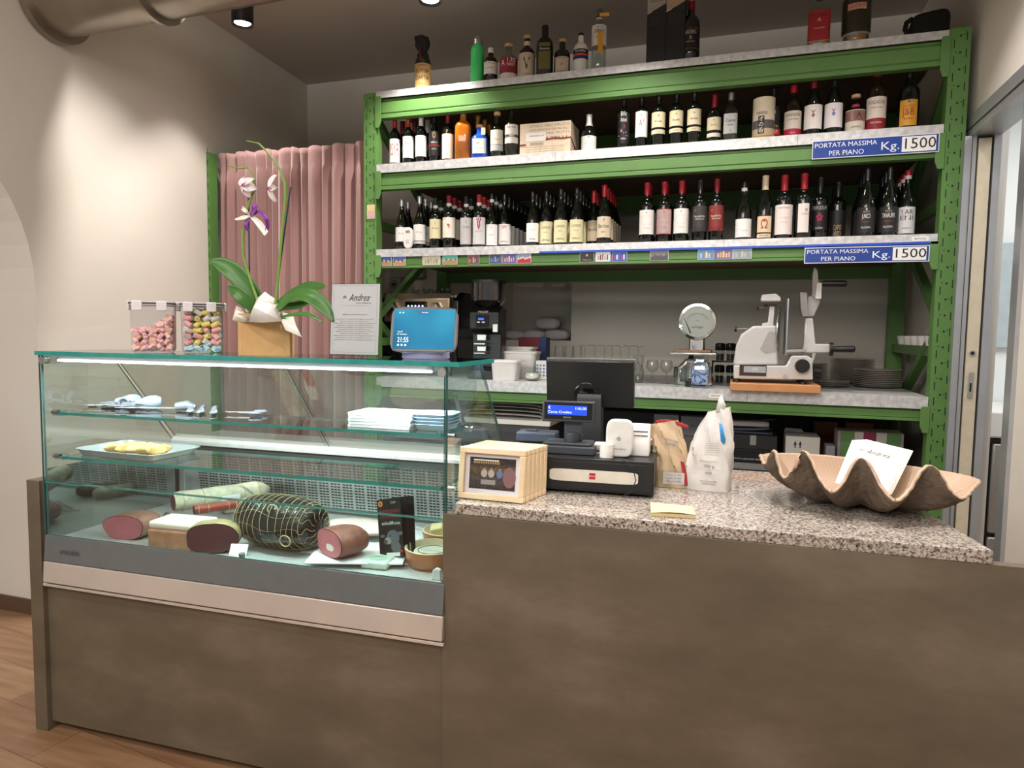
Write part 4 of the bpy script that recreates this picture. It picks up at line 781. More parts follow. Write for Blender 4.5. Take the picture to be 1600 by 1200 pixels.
b = MB(); b.box(-.027, .027, -.004, 0, -.042, .042).quad(-.024, .024, .004, .040, -.0044, 1).quad(-.024, .020, -.038, .002, -.0044, 2); b.build('backing', [flat('#c9b88c'), flat('#d8c48e'), flat('#c9a8ac')], t, smooth=False)
# ================================================================== on top of the display case
ZT = 1.3665
def kthing(name, label, cat, a, b, z, rz=0., group=None): return T(name, label, cat, KW(a, b, z), TH+rz, group)
MMP = M('pink_marshmallow', '#f4c4c6', .8, var=.04, sub=.3); MMY = M('yellow_sugar', '#e8cf5c', .8); 
rnd = random.Random(11)
jarM = thin_glass('clear_jar_plastic', '#f4f4f6', 1.0, 1.4)
JR = .66
def JK(a, x, y):
    x *= .86; y *= .86
    return KW(a+(x*math.cos(JR)-y*math.sin(JR)), (.100 if a < -1.85 else .195)+(x*math.sin(JR)+y*math.cos(JR)))
def jar(a, label, jb=.125):
    t = kthing('storage_jar', label, 'jar', a, jb, ZT, JR); t.scale = (.86, .86, 1)
    MB().lathe([(.066, 0), (.072, .004), (.076, .012), (.078, .160)], 40, sq=5.5, caps=False).lathe([(.0001, .003), (.066, .003)], 40, sq=5.5, caps=False).build('jar_body', jarM, t, angle=60)
    MB().lathe([(.079, .158), (.083, .160), (.083, .170), (.070, .172)], 40, sq=5.5).build('lid', M('frosted_lid', '#d4d2d6', .35), t, angle=60)
    MB().lathe([(.0835, .162), (.0838, .168)], 40, sq=5.5, caps=False).build('seal', flat('#4b4a55'), t, angle=60)
    for x, y in ((-.05, -1), (.035, -1), (.9, 0), (-.9, 0)):
        if y: MB().box(x-.016, x+.020, -.0885, -.080, .140, .173).build('clip', M('frosted_clip', '#dcdade', .3), t, bev=.003)
        else: MB().box(*sorted((.081*x/.9, .090*x/.9)), -.022, .022, .142, .174).build('clip', M('frosted_clip', '#dcdade', .3), t, bev=.003)
    return t
j1 = jar(-1.902, 'clear square jar with grey lid half full of pink flower marshmallows', .100); j2 = jar(-1.783, 'clear square jar with grey lid full of pastel cylinder marshmallows', .195)
fm = MB(); ol = []
for i in range(40):
    a = 2*PI*i/40; r_ = .0115+.0042*abs(math.cos(2.5*a)); ol.append((r_*math.cos(a), r_*math.sin(a)))
fm.prism(ol, 'z', -.0065, .0065)
flo = fm.build('flower_marshmallow', MMP, bev=.003, seg=3); MB().lathe([(.005, -.0068), (.005, .0068), (.003, .0078)], 12).build('centre', MMY, flo)
tag(flo, 'pink flower marshmallow with yellow centre inside the left jar', 'marshmallow', 'flower marshmallows in the left jar')
n = 0
for k in range(6):
    for i in range(5):
        for j in range(5):
            x, y = (i-2)*.0280, (j-2)*.0280
            if k == 4 and x < .02: continue
            if k == 5 and (x < .05): continue
            p = JK(-1.902, x+rnd.uniform(-.002, .002), y+rnd.uniform(-.002, .002)); p.z = ZT+.019+k*.0185+(.02*(x+.05) if k > 2 else 0)
            o = flo if n == 0 else flo.copy()
            if n: COL.objects.link(o); c = flo.children[0].copy(); COL.objects.link(c); c.parent = o
            o.location = p; o.scale = (1.0,)*3; o.rotation_euler = (rnd.uniform(-.9, .9)+(PI/2 if j < 2 and rnd.random() < .6 else 0), rnd.uniform(-.7, .7), rnd.uniform(0, 6)); n += 1
pc = [('yellow', '#e6dc7c'), ('cream white', '#e9e2dc'), ('pink', '#e6a9a8'), ('pale blue', '#a9d2de')]
proto = []
for nm, c in pc:
    b = MB(); b.lathe([(.0085, -.014), (.0092, -.012), (.0092, .012), (.0085, .014)], 16); o = b.build('cylinder_marshmallow', M('marsh_'+nm.replace(' ', '_'), c, .8, sub=.2), None)
    MB().lathe([(.0042, -.0143), (.0042, .0143)], 10).build('core', M('marsh_core_'+nm.replace(' ', '_'), {'yellow': '#e2a0a8', 'cream white': '#9ccfd4', 'pink': '#9fd3d8', 'pale blue': '#e6dc7c'}[nm], .8), o)
    tag(o, nm+' cylinder marshmallow inside the right jar', 'marshmallow', nm+' marshmallows in the right jar'); proto.append([o, False])
for k in range(7):
    for i in range(4):
        for j in range(5):
            x, y = (i-1.5)*.0325, (j-2)*.0275
            pi_ = rnd.choice([0, 0, 1, 1, 2]) if k > 0 else 3
            if k and x < -.03: pi_ = rnd.choice([2, 2, 1])
            src, used = proto[pi_]; o = src
            if used: o = src.copy(); COL.objects.link(o); c = src.children[0].copy(); COL.objects.link(c); c.parent = o
            proto[pi_][1] = True
            o.location = JK(-1.783, x+rnd.uniform(-.003, .003), y+rnd.uniform(-.002, .002)); o.location.z = ZT+.016+k*.0205
            o.scale = (1.0,)*3; o.rotation_euler = (rnd.uniform(-.8, .8), PI/2+rnd.uniform(-.9, .9), rnd.uniform(-.8, .8)+TH+JR)
# orchid in a wooden box
ob = .075
def OP(u, v, d=0.): q = kb(u, v, ob+d); return q
o0 = OP(408, 556); o0 = Vector((o0.x, ob, ZT))
orc = kthing('potted_orchid', 'two-stemmed orchid in a wooden box with white tissue on the display case', 'plant', o0.x, o0.y, ZT)
def O(u, v, d=0.): q = OP(u, v, d); return Vector((q.x-o0.x, q.y-o0.y, q.z-ZT))
BXW = M('rustic_box_wood', '#c8a06a', .55, var=.22, scale=9)
w1 = .088; hh = .132
b = MB(); b.X = Matrix.Translation((.0, .03, 0)) @ Matrix.Rotation(.55, 4, 'Z')
for (x0, x1, y0, y1) in ((-w1, w1, -.05, -.042), (-w1, w1, .102, .11), (-w1, -w1+.008, -.05, .11), (w1-.008, w1, -.05, .11)): b.box(x0*.92, x1*.92, y0, y1, 0, hh)
b.box(-w1*.9, w1*.9, -.045, .105, 0, .006); b.box(-w1*.92, -w1*.92+.012, -.0505, -.05, 0, hh)
b.build('wooden_box', BXW, orc, bev=.0015)
b = MB(); b.X = Matrix.Translation((.0, .03, 0)) @ Matrix.Rotation(.55, 4, 'Z'); b.box(-.07, .07, -.038, .095, .08, .12).build('bark', M('bark_compost', '#4b3a2a', .9, var=.3), orc)
LEAF = M('orchid_leaf', '#41702f', .35, var=.12, scale=14); STEM = M('orchid_stem', '#6f8f3c', .5); STK = M('support_stick', '#1d3440', .4)
def blade(name, mat, pts, widths, parent, nrm=(0, -1, 0), th=.0015, fold=.15, n=22, label=None):
    pts = [Vector(p) for p in pts]
    def cr(tt):
        s_ = tt*(len(pts)-1); i = min(int(s_), len(pts)-2); f = s_-i; P0, P1, P2, P3 = pts[max(i-1, 0)], pts[i], pts[i+1], pts[min(i+2, len(pts)-1)]
        return .5*((2*P1)+(P2-P0)*f+(2*P0-5*P1+4*P2-P3)*f*f+(3*P1-P0-3*P2+P3)*f**3)
    def wd(tt): s_ = tt*(len(widths)-1); i = min(int(s_), len(widths)-2); return widths[i]+(widths[i+1]-widths[i])*(s_-i)
    N0 = Vector(nrm).normalized()
    def fn(u, v):
        p = cr(v); d = (cr(min(1, v+.02))-cr(max(0, v-.02))).normalized(); s_ = d.cross(N0).normalized(); k = (u-.5)*2
        return p + s_*wd(v)/2*k + N0*(-fold*wd(v)*(1-k*k))
    b = MB(); b.grid(fn, 7, n); return b.build(name, mat, parent, solid=th, label=label, angle=180)
blade('leaf', LEAF, [O(410, 478, .02), O(392, 455, 0), O(365, 425, -.02), O(345, 412, -.03), O(329, 408, -.04)], [.02, .055, .062, .045, .008], orc, (0.2, -1, .35))
blade('leaf', LEAF, [O(400, 490, .0), O(382, 468, -.03), O(368, 455, -.04), O(356, 447, -.05)], [.02, .045, .04, .006], orc, (0.2, -1, .35))
blade('leaf', LEAF, [O(430, 480, .02), O(452, 463, .03), O(480, 449, .03), O(508, 447, .02)], [.02, .04, .045, .012], orc, (0, -1, .5))
blade('leaf', LEAF, [O(430, 488, -.02), O(452, 463, -.02), O(482, 461, -.03), O(505, 478, -.03), O(521, 502, -.03)], [.02, .045, .05, .045, .006], orc, (0, -.9, .6))
blade('leaf', LEAF, [O(432, 497, -.03), O(460, 491, -.04), O(484, 492, -.04), O(504, 503, -.04)], [.012, .02, .018, .004], orc, (0, -.6, .8))
blade('leaf', LEAF, [O(430, 490, .03), O(440, 480, .04), O(470, 475, .05), O(495, 462, .06)], [.02, .03, .035, .01], orc, (0, -.8, .6))
MB().tube([O(406, 480), O(392, 440), O(380, 400), O(379, 370), O(385, 330), O(392, 310), O(399, 290), O(395, 272), O(388, 262), O(372, 263), O(355, 258)], [.0045]*6+[.0035, .003, .003, .0025, .0015], 8).build('flower_stem', STEM, orc)
MB().tube([O(430, 480), O(434, 440), O(439, 380), O(442, 350), O(446, 310), O(445, 285), O(436, 262), O(420, 240), O(404, 224), O(385, 220)], [.0045]*6+[.0035, .003, .0025, .0015], 8).build('flower_stem', STEM, orc)
MB().tube([O(391, 500, .01), O(388, 298, .01)], .0026, 8).build('support_stick', STK, orc); MB().tube([O(429, 480, .01), O(454, 292, .01)], .0026, 8).build('support_stick', STK, orc)
PET = M('white_orchid_petal', '#e9dfe2', .5, var=.03, sub=.2); MAG_ = M('crimson_orchid_lip', '#a02c5e', .5)
def flower(c, s_, tilt, pts):
    f = None; b = MB()
    for i, (ang, L_, W2) in enumerate(pts):
        ca, sa = math.cos(ang), math.sin(ang)
        def fn(u, v, ca=ca, sa=sa, L_=L_, W2=W2):
            k = (u-.5)*2; wv = W2*math.sin(PI*min(1, v*.92+.04))**.7*k; y = .012*v*v - .006*k*k
            return c + Vector(((ca*L_*v - sa*wv)*s_*tilt, y*s_*2-.003, (sa*L_*v+ca*wv)*s_))
        b.grid(fn, 5, 8)
    f = b.build('flower', PET, orc, solid=.0012, angle=180)
    b = MB(); b.lathe([(.001, -.006), (.006, -.002), (.007, .003), (.002, .008)], 10, tuple(c+Vector((-.001, -.010, -.003)))); b.build('flower_lip', MAG_, f)
flower(O(384, 290, -.02), 1., 1., [(2.2, .035, .013), (.9, .030, .012), (3.6, .028, .016), (-.3, .030, .016), (-1.4, .036, .012)])
flower(O(424, 295, -.02), 1., .55, [(1.3, .046, .012), (-1.2, .042, .013), (2.8, .018, .010), (.3, .02, .012)])
RIBP = M('purple_ribbon', '#7a2690', .35, sheen=.3); RIBW = M('white_ribbon', '#e2ded8', .4)
k_ = lambda u, v, d=-.012: O(u, v, d)
blade('ribbon', RIBP, [k_(391, 338), k_(396, 328, -.03), k_(399, 319, -.03)], [.006, .02, .022], orc)
blade('ribbon', RIBP, [k_(391, 336), k_(405, 331, -.03), k_(415, 340, -.04), k_(418, 352, -.03), k_(416, 364, -.02)], [.008, .012, .013, .011, .010], orc, (.6, -.8, 0), n=26)
blade('ribbon', RIBP, [k_(390, 340), k_(384, 350, -.03), k_(388, 361, -.02)], [.006, .017, .008], orc)
blade('ribbon', RIBW, [k_(391, 337), k_(405, 350, -.02), k_(416, 365, -.03)], [.008, .022, .020], orc)
blade('ribbon', RIBW, [k_(391, 337), k_(380, 340, -.03), k_(367, 343, -.04)], [.006, .014, .004], orc)
blade('ribbon', RIBW, [k_(391, 337), k_(384, 330, -.03), k_(378, 325, -.02)], [.005, .012, .014], orc)
TIS = M('white_tissue', '#ebe7e2', .8, var=.03, bump=.15, bscale=25)
def tissue(pts, apex_d=.02):
    b = MB(); P = [O(*q) for q in pts]; c = sum(P, Vector())/len(P)+Vector((0, -apex_d, 0))
    b.add([c]+P, [(0, i+1, (i+1) % len(P)+1) for i in range(len(P))]); b.build('tissue_paper', TIS, orc, solid=.0012, angle=25)
tissue([(388, 503, -.052), (393, 487, -.04), (402, 466, 0), (414, 456, .01), (422, 462, .02), (432, 468, .02), (440, 502, -.052), (412, 504, -.056)], .05)
tissue([(374, 503, -.052), (363, 500, -.06), (369, 478, -.03), (380, 483, -.02), (392, 503, -.052)], .02)
tissue([(392, 500, -.05), (380, 476, -.01), (372, 462, .0), (390, 470, .03), (402, 490, .02)], .02)
tissue([(440, 502, -.05), (442, 488, .0), (458, 493, -.02), (463, 510, -.07), (472, 527, -.09), (446, 516, -.07)], .01)
# menu sign
t = kthing('menu_sign', 'white printed sheet in a clear acrylic stand right of the orchid', 'sign', -1.105, .040, ZT, -.02)
Wn, Hn = .162, .226
m_ = Matrix.Rotation(-.07, 4, 'X')
b = MB(); b.X = m_; b.box(-Wn/2, Wn/2, -.001, .001, .012, Hn-.003); sh = b.build('sheet', PAPER, t, smooth=False)
b = MB(); b.X = m_; y = -.0016
b.text('da', -.038, .185, .014, 0, y, shear=.4); b.text('Andrea', .012, .182, .030, 0, y, shear=.45, w=.07); b.tube([(-.02, y, .176), (.01, y, .186), (.055, y, .184)], .0004, 4)
b.text('SALUMERIA', .028, .166, .006, 1, y, w=.05); b.quad(-.045, .05, .158, .1584, y, 1)
for i in range(11): wl = (.13, .10, .14, .12, .135, .11)[i % 6]; b.text('degustazione di salumi e formaggi del territorio', 0, .118-.0062*i, .0042, 1, y, w=wl)
b.text('Benvenuti', 0, .132, .005, 1, y, w=.08)
for x0, x1, z0, z1 in ((-.074, .074, .018, .0184), (-.074, .074, .218, .2184), (-.074, -.0736, .018, .218), (.0736, .074, .018, .218)): b.quad(x0, x1, z0, z1, y, 1)
b.build('print', [flat('#232224'), flat('#77757a')], t, smooth=False)
b = MB(); b.X = m_; b.box(-Wn/2-.002, Wn/2+.002, -.0035, -.0025, .006, Hn).box(-Wn/2-.002, Wn/2+.002, .0025, .0035, .006, Hn); b.X = None; b.box(-Wn/2-.002, Wn/2+.002, -.02, .03, 0, .003).box(-Wn/2-.002, Wn/2+.002, -.004, .004, 0, .010)
b.build('acrylic_stand', PLAST, t, bev=.001)
# smart display
p = kz(680, 562, ZT); t = kthing('smart_display', 'smart display with lit blue screen showing 21:55 on the right of the display case', 'screen', p.x-.05, p.y+.03, ZT, .22)
LAV = M('lavender_fabric', '#8f90b4', .6)
b = MB()
b.lathe([(.070, 0), (.075, .004), (.072, .03), (.066, .06)], 36, (0, .030, 0), sx=1.0, sy=.55); b.build('base', LAV, t)
mt = Matrix.Translation((0, -.02, .022)) @ Matrix.Rotation(-.28, 4, 'X')
wS, hS = .205, .142
b = MB(); b.X = mt; ol = []
for i in range(32): q = sup(2*PI*i/32, 9); ol.append((q[0]*wS/2, hS/2+q[1]*hS/2))
b.prism(ol, 'y', .002, .012); b.build('rim', M('silver_lilac_rim', '#b5b3c4', .35), t, bev=.002)
b = MB(); b.X = mt; b.grid(lambda u, v: (.8*wS*(u-.5), .012+.03*math.sin(PI*v)**.7*(math.sin(PI*u))**.5, .01+(hS-.02)*v), 14, 10); b.build('back_shell', LAV, t)
b = MB(); b.X = mt; b.prism(ol, 'y', -.001, .003); b.build('bezel', BLACKG, t, bev=.001)
m, nt, bs, L = nodes_mat('lit_screen'); tc = nt.nodes.new('ShaderNodeTexCoord'); wv = nt.nodes.new('ShaderNodeTexNoise'); wv.inputs['Scale'].default_value = 5; wv.inputs['Detail'].default_value = 1
r = ramp(nt, [(.32, '#16678f'), (.48, '#2090bb'), (.68, '#43c4e6')]); L(tc.outputs['Object'], wv.inputs[0]); L(wv.outputs[0], r.inputs[0]); L(r.outputs[0], bs.inputs['Emission Color']); bs.inputs['Emission Strength'].default_value = .9; bs.inputs['Base Color'].default_value = (.01, .02, .03, 1); bs.inputs['Roughness'].default_value = .5; bs.inputs['Specular IOR Level'].default_value = .1
b = MB(); b.X = mt; b.quad(-wS/2+.009, wS/2-.009, .009, hS-.009, -.0022, 0); scr = b.build('screen', m, t, smooth=False)
b = MB(); b.X = mt; y = -.0026; b.text('21:55', -.062, .036, .022, 0, y, w=.034).text('lun 27', -.072, .062, .006, 0, y).text('23° Nuvoloso', -.066, .054, .006, 0, y, w=.03)
for i in range(3): b.disc(-.076+.011*i, .020, .003, y, 0, 12)
for i in range(2): b.disc(-.076+.010*i, .122, .002, y, 0, 10)
b.build('clock_digits', M('screen_white', '#ffffff', .4, var=0, emit='#f2fbff', estr=.9), t, smooth=False)
b = MB(); b.X = mt; b.quad(-.02, .012, .118, .128, -.0026, 0).text('Avviso attivo', .001, .123, .004, 1, -.003, w=.02); b.build('screen_banner', [M('banner_blue', '#0a3c78', .4, emit='#0f5aa8', estr=.5), M('screen_white', '#fff')], t, smooth=False)
# ================================================================== inside the display case: upper glass shelf
ZU = 1.1532
GREYP = M('grey_handle', '#5c6069', .35, var=.03); BLADE = M('bright_blade', '#dfe2e6', .18, .8, var=.02)
def shelfitem(name, label, cat, u, v, z, rz): p = kz(u, v, z); p.y = max(.06, min(.205 if z > 1.1 else .28, p.y)); t_ = kthing(name, label, cat, p.x, p.y, z, rz); t_.scale = (1.35, 1.35, 1.35); return t_
def knife(u, v, rz, lb, L1=.09, L2=.10, w2=.014, h=GREYP, name='table_knife'):
    t = shelfitem(name, lb, 'knife', u, v, ZU, rz)
    b = MB(); b.X = Matrix.Translation((0, 0, .0075)); b.tube([(-.001, 0, 0), (L1*.3, 0, .001), (L1*.7, 0, .001), (L1, 0, 0)], [.005, .0065, .0065, .004], 10, flatten=1.5); b.build('handle', h, t)
    b = MB(); b.prism([(0, -w2*.4), (0, w2*.4), (-L2*.75, w2*.6), (-L2, 0), (-L2*.7, -w2*.5)][::-1], 'z', .006, .0075); b.build('blade', BLADE, t)
knife(176, 634, .35, 'slim grey-handled knife, leftmost on the upper glass shelf', .085, .09); knife(200, 634, .30, 'second slim grey-handled knife from the left on the upper glass shelf', .085, .08); knife(222, 634, .15, 'third slim grey-handled knife from the left on the upper glass shelf', .075, .08)
t = shelfitem('corer', 'grey ring-ended corer lying on the upper glass shelf', 'utensil', 208, 636, ZU, .5)
b = MB(); b.X = Matrix.Translation((0, 0, .016)); b.tube([(.012*math.cos(2*PI*i/16), 0, .012*math.sin(2*PI*i/16)) for i in range(16)], .004, 8, closed=True); b.build('ring', GREYP, t); MB().tube([(0, .008, .014), (0, .06, .010)], [.009, .007], 10).build('handle', GREYP, t)
for i, (u, v, rz) in enumerate(((243, 630, .9), (262, 633, .7))):
    t = shelfitem('cheese_tool', 'grey bulb-handled cheese knife, %s of the pair on the upper shelf' % ('left', 'right')[i], 'knife', u, v, ZU, rz)
    b = MB(); b.X = Matrix.Translation((0, 0, .019)) @ Matrix.Rotation(PI/2, 4, 'Y'); b.lathe([(.004, -.005), (.008, .0), (.010, .012), (.017, .03), (.018, .045), (.012, .058), (.002, .062)], 18); b.build('handle', M('blue_grey_handle', '#7c8694', .3), t)
    b = MB(); b.prism([(-.006, -.012), (-.006, .012), (-.055, .009), (-.07, 0), (-.055, -.009)][::-1], 'z', .010, .0115); b.build('blade', BLADE, t)
t = shelfitem('cake_slice', 'wide bright serving blade with grey handle on the upper glass shelf', 'knife', 292, 640, ZU, .35)
b = MB(); b.prism([(0, -.011), (0, .011), (-.12, .014), (-.16, 0), (-.12, -.012)][::-1], 'z', .008, .0095); b.build('blade', BLADE, t); MB().tube([(0, 0, .012), (.03, 0, .016), (.05, 0, .010)], [.011, .013, .006], 12).build('handle', GREYP, t)
for i, (u, rz) in enumerate(((315, 2.3), (338, 2.2), (364, 2.25))):
    knife(u, 641, rz, 'short paring knife with grey handle, %s of the three left of the scissors' % ('left', 'middle', 'right')[i], .05, .065, .018, name='paring_knife')
t = shelfitem('scissors', 'steel and grey scissors on the upper glass shelf', 'scissors', 405, 645, ZU, .2)
b = MB(); 
for s_ in (-1, 1): b.tube([(.03+.014*math.cos(2*PI*i/14), s_*.016+.010*math.sin(2*PI*i/14), .008) for i in range(14)], .0035, 8, closed=True)
b.build('handles', GREYP, t); b = MB()
for s_ in (-1, 1): b.prism([(.02, s_*.004-.003), (.02, s_*.004+.003), (-.05, -s_*.004+.002), (-.055, -s_*.004)][::-1], 'z', .006+.001*s_, .0075+.001*s_)
b.build('blades', BLADE, t)
# notebooks and blue trays
NB = M('glossy_white_cover', '#e9eef2', .3)
for i in range(5):
    t = kthing('notebook', 'white spiral-bound notebook, %s of the stack inside the display case' % ('bottom', 'second', 'third', 'fourth', 'top')[i], 'notebook', -1.035+.002*(i % 2), .135, ZU+.0002+i*.0095, -.03+.015*i, 'spiral notebooks on the upper shelf')
    MB().box(-.105, .105, -.07, .07, 0, .0085).build('pages', NB, t, bev=.001)
    b = MB(); [b.tube([(-.10+.0066*q, -.070+.004*math.cos(a), .0043+.0045*math.sin(a)) for a in [2*PI*k/8 for k in range(9)]], .0007, 4) for q in range(31)]; b.build('spiral_binding', M('white_coil', '#f2f4f6', .3), t)
for i in range(4):
    t = kthing('plastic_tray', 'clear blue plastic tray, %s of the stack right of the notebooks' % ('bottom', 'second', 'third', 'top')[i], 'tray', -.872, .135, ZU+.0002+i*.010, .02*i, 'blue trays on the upper shelf')
    MB().lathe([(.050, 0), (.062, .002), (.072, .018), (.076, .019), (.073, .020), (.061, .004), (.0001, .003)], 32, sq=5, sx=.85, sy=.85).build('tray_body', M('blue_clear_tray', '#b9d8f2', .15, coat=.5), t)
# baking tray with pastries on the middle shelf
ZM = .9972; q0 = [kz(*p, ZM) for p in ((122, 712), (236, 724), (300, 706), (196, 694))]
t = kthing('baking_tray', 'shallow aluminium tray of fritters on the middle glass shelf', 'tray', -2.045, .165, ZM, -.06)
tw, td = .185, .115
b = MB(); b.lathe([(.001, .001), (.92, .001), (1.0, .022), (1.03, .022), (1.03, .0235), (.99, .0235), (.915, .003), (.001, .003)], 48, sq=9, sx=tw, sy=td, caps=False); b.build('tray_body', M('pale_aluminium', '#cfd2d6', .3, .6), t, angle=50)
fr_ = MB(); rnd = random.Random(5)
PAS = M('fried_dough', '#cfa765', .6, var=.35, scale=40, bump=.5, bscale=60)
for i in range(9):
    p = KW(-2.12+.024*i+rnd.uniform(-.004, .004), .145+(.028 if i % 2 else -.016), ZM+.004); b = MB()
    def pf(u, v, i=i): a = 2*PI*u; k = math.sin(PI*v)**.6*(1+.18*math.sin(a*3+i)+.12*math.sin(v*11+i*2)); return (.036*(v-.5)*2, .016*k*math.cos(a), .020+.016*k*math.sin(a))
    b.grid(pf, 14, 10, cu=True); o = b.build('fritter', PAS, angle=180); o.location = p; o.rotation_euler = (0, 0, rnd.uniform(.2, 1.3)); tag(o, 'golden fritter on the aluminium tray in the display case', 'pastry', 'fritters on the tray')
# ================================================================== deck of the display case
ZD = DK+.0006
def D(name, label, cat, u, v, rz=0., db=0., group=None): p = kz(u, v, ZD); return kthing(name, label, cat, p.x, max(.06, p.y+db), ZD, rz, group)
def blob(b, L, W, H, mi=0, seed=0, n1=28, n2=16, pw=.45, bump_=.04, flat_=True):
    rr = random.Random(seed); ph = [rr.uniform(0, 6) for _ in range(6)]
    def fn(u, v):
        a = 2*PI*u; t_ = PI*v; k = math.sin(t_)**pw if 0 < v < 1 else 0
        k *= 1+bump_*(math.sin(3*a+ph[0]+4*v)+math.sin(5*a+ph[1])+math.sin(9*v+2*a+ph[2]))
        z = H/2+H/2*k*math.sin(a); return (-L/2*math.cos(t_), W/2*k*math.cos(a), max(z, .0) if flat_ else z)
    b.grid(fn, n1, n2, mi, cu=True); return b
def cutmeat(name, label, u, v, L, W, H, rz, rind, flesh, db=0., seed=1, tilt=0., sq=2.4, fatc=None):
    """cured piece lying along local y with its cut face turned to the front"""
    t = D(name, label, 'cured meat', u, v, rz, db)
    N = 28; rr = random.Random(seed); ph = rr.uniform(0, 6)
    def ol(k): return [(sup(2*PI*i/N, sq)[0]*W/2*k*(1+.05*math.sin(3*2*PI*i/N+ph)), H/2+sup(2*PI*i/N, sq)[1]*H/2*k*(1+.04*math.sin(2*2*PI*i/N+ph))) for i in range(N)]
    b = MB(); rows = [(0, 1), (.3, 1.03), (.6, 1.0), (.82, .85), (.95, .55), (1, .1)]; vs = []
    for f, k in rows: vs += [(x, f*L, H/2*(1-k)*0+z-(H/2)*(0)) for x, z in [(px, (pz-H/2)+H/2) for px, pz in ol(k)]]
    fs = [(j*N+i, j*N+(i+1) % N, (j+1)*N+(i+1) % N, (j+1)*N+i) for j in range(len(rows)-1) for i in range(N)]; fs.append(tuple(range((len(rows)-1)*N, len(rows)*N)))
    b.add(vs, fs); b.build('rind', rind, t, angle=60)
    b = MB(); o_ = ol(.97); b.add([(x, -.001, z) for x, z in o_], [tuple(range(N))])
    if fatc: b.add([(W*.05+x*.30, -.0015, z*.25+H*.25) for x, z in ol(1)], [tuple(range(N))], 1)
    b.build('cut_face', [flesh, fatc or flesh], t, smooth=False); return t
FAT = M('cured_fat', '#ecdcd2', .45, var=.05, scale=25); NET = M('netting_string', '#b3a074', .8)
cutmeat('smoked_ham_piece', 'rosy cut ham piece lying front left in the display case', 193, 843, .13, .165, .085, .08, M('ham_rind', '#a87868', .45, var=.2), M('rosy_flesh', '#b0606a', .4, var=.15, scale=18), seed=2)
t = D('lardo_block', 'block of white fat with tan rind in front of the salami', 'cured meat', 264, 862, .05, .06)
b = MB(); b.box(-.10, .10, -.05, .07, 0, .072); b.build('rind', M('tan_rind', '#a9795a', .55, var=.25, scale=20, bump=.3), t, bev=.012, seg=3)
b = MB(); b.box(-.097, .097, -.047, .068, .068, .095); b.build('fat_top', FAT, t, bev=.010, seg=3)
cutmeat('bresaola', 'dark wine-red cut bresaola in pale netted casing at the front of the case', 326, 868, .10, .165, .105, .45, M('pale_casing', '#9c8862', .6, var=.25, scale=25, bump=.4), M('dark_flesh', '#4d2226', .4, var=.2, scale=30), seed=4, db=.0)
def salami(label, u, v, L, r, rz, z, skin, lab=None, db=0.):
    t = D('salami', label, 'salami', u, v, rz, db); c = z+r
    b = MB(); n_ = 14; b.tube([(0, L*i/n_, c+.001*math.sin(i*1.3)) for i in range(n_+1)], [r*.96]+[r*(1+.012*math.sin(i*2.1)) for i in range(1, n_-1)]+[r*.8, r*.3], 20); b.build('casing', skin, t, angle=70)
    MB().tube([(0, -.001, c), (0, -.0004, c)], r*.86, 18).build('cut_end', M('salami_flesh', '#5c2326', .4, var=.35, scale=90), t)
    if lab:
        b = MB(); b.X = Matrix.Translation((0, L*.45, c)) @ Matrix.Rotation(-PI/2, 4, 'X'); b.cylpatch(r*1.06, 0, .07, 1.7, 0, a0=PI, n=20); b.cylpatch(r*1.065, .02, .034, 1.2, 1, a0=PI-.1, n=12); b.cyltext('◉', r*1.07, .05, .035, 2, a0=PI); b.build('paper_label', [flat('#e4e6ea'), flat('#c23a34'), flat('#3a5ca8')], t)
    b = MB(); [b.tube([(r*1.03*math.cos(a), L*f, c+r*1.03*math.sin(a)) for a in [2*PI*k/16 for k in range(16)]], .0012, 5, closed=True) for f in (.08, .28, .70, .86)]; b.build('string', NET, t)
    return t
MOLD = M('mouldy_casing', '#c3bda6', .75, var=.22, scale=45, bump=.3)
salami('thick pale mouldy salami with dark cut end lying diagonally behind the lardo', 252, 838, .36, .036, -.55, .075, MOLD, True, .06)
salami('thin red sausage lying behind the lardo block', 288, 842, .17, .017, -.6, .075, M('red_casing', '#8c3428', .4, var=.2), None, .05)
t = D('white_sausage', 'small white-dusted sausage with orange tied end left of the big netted ham', 'sausage', 322, 838, -.5, .10)
b = MB(); b.tube([(0, 0, .075), (.0, .05, .08), (.01, .10, .085), (.015, .12, .088)], [.015, .022, .02, .006], 16); b.build('casing', M('white_dusted', '#dcd0c6', .7, var=.15), t)
for i, (u, v, c) in enumerate(((345, 815, '#6a4a34'), (312, 812, '#b8b09a'))):
    t = D('cured_sausage', ('brown netted sausage behind the bresaola', 'pale dusty sausage behind the salami')[i], 'sausage', u, v, -.9-.3*i, .18); b = MB(); blob(b, .17, .055, .055, seed=i+5); b.build('casing', M('sausage_casing_%d' % i, c, .6, var=.25, scale=40, bump=.4), t)
# crumpled clear wrap left of the salami
t = D('plastic_wrap', 'crumpled clear plastic wrap behind the rosy ham', 'wrapping', 232, 835, .2, .10); b = MB(); rr = random.Random(9)
b.grid(lambda u, v: (.16*(u-.5), .09*(v-.5), .012+.04*abs(math.sin(7*u+3*v))*math.sin(PI*u)*math.sin(PI*v)+rr.uniform(0, .008)), 16, 12); b.build('film', thin_glass('crinkled_film', '#f0f0f2', 2.2, 1.5, .08), t, angle=10)
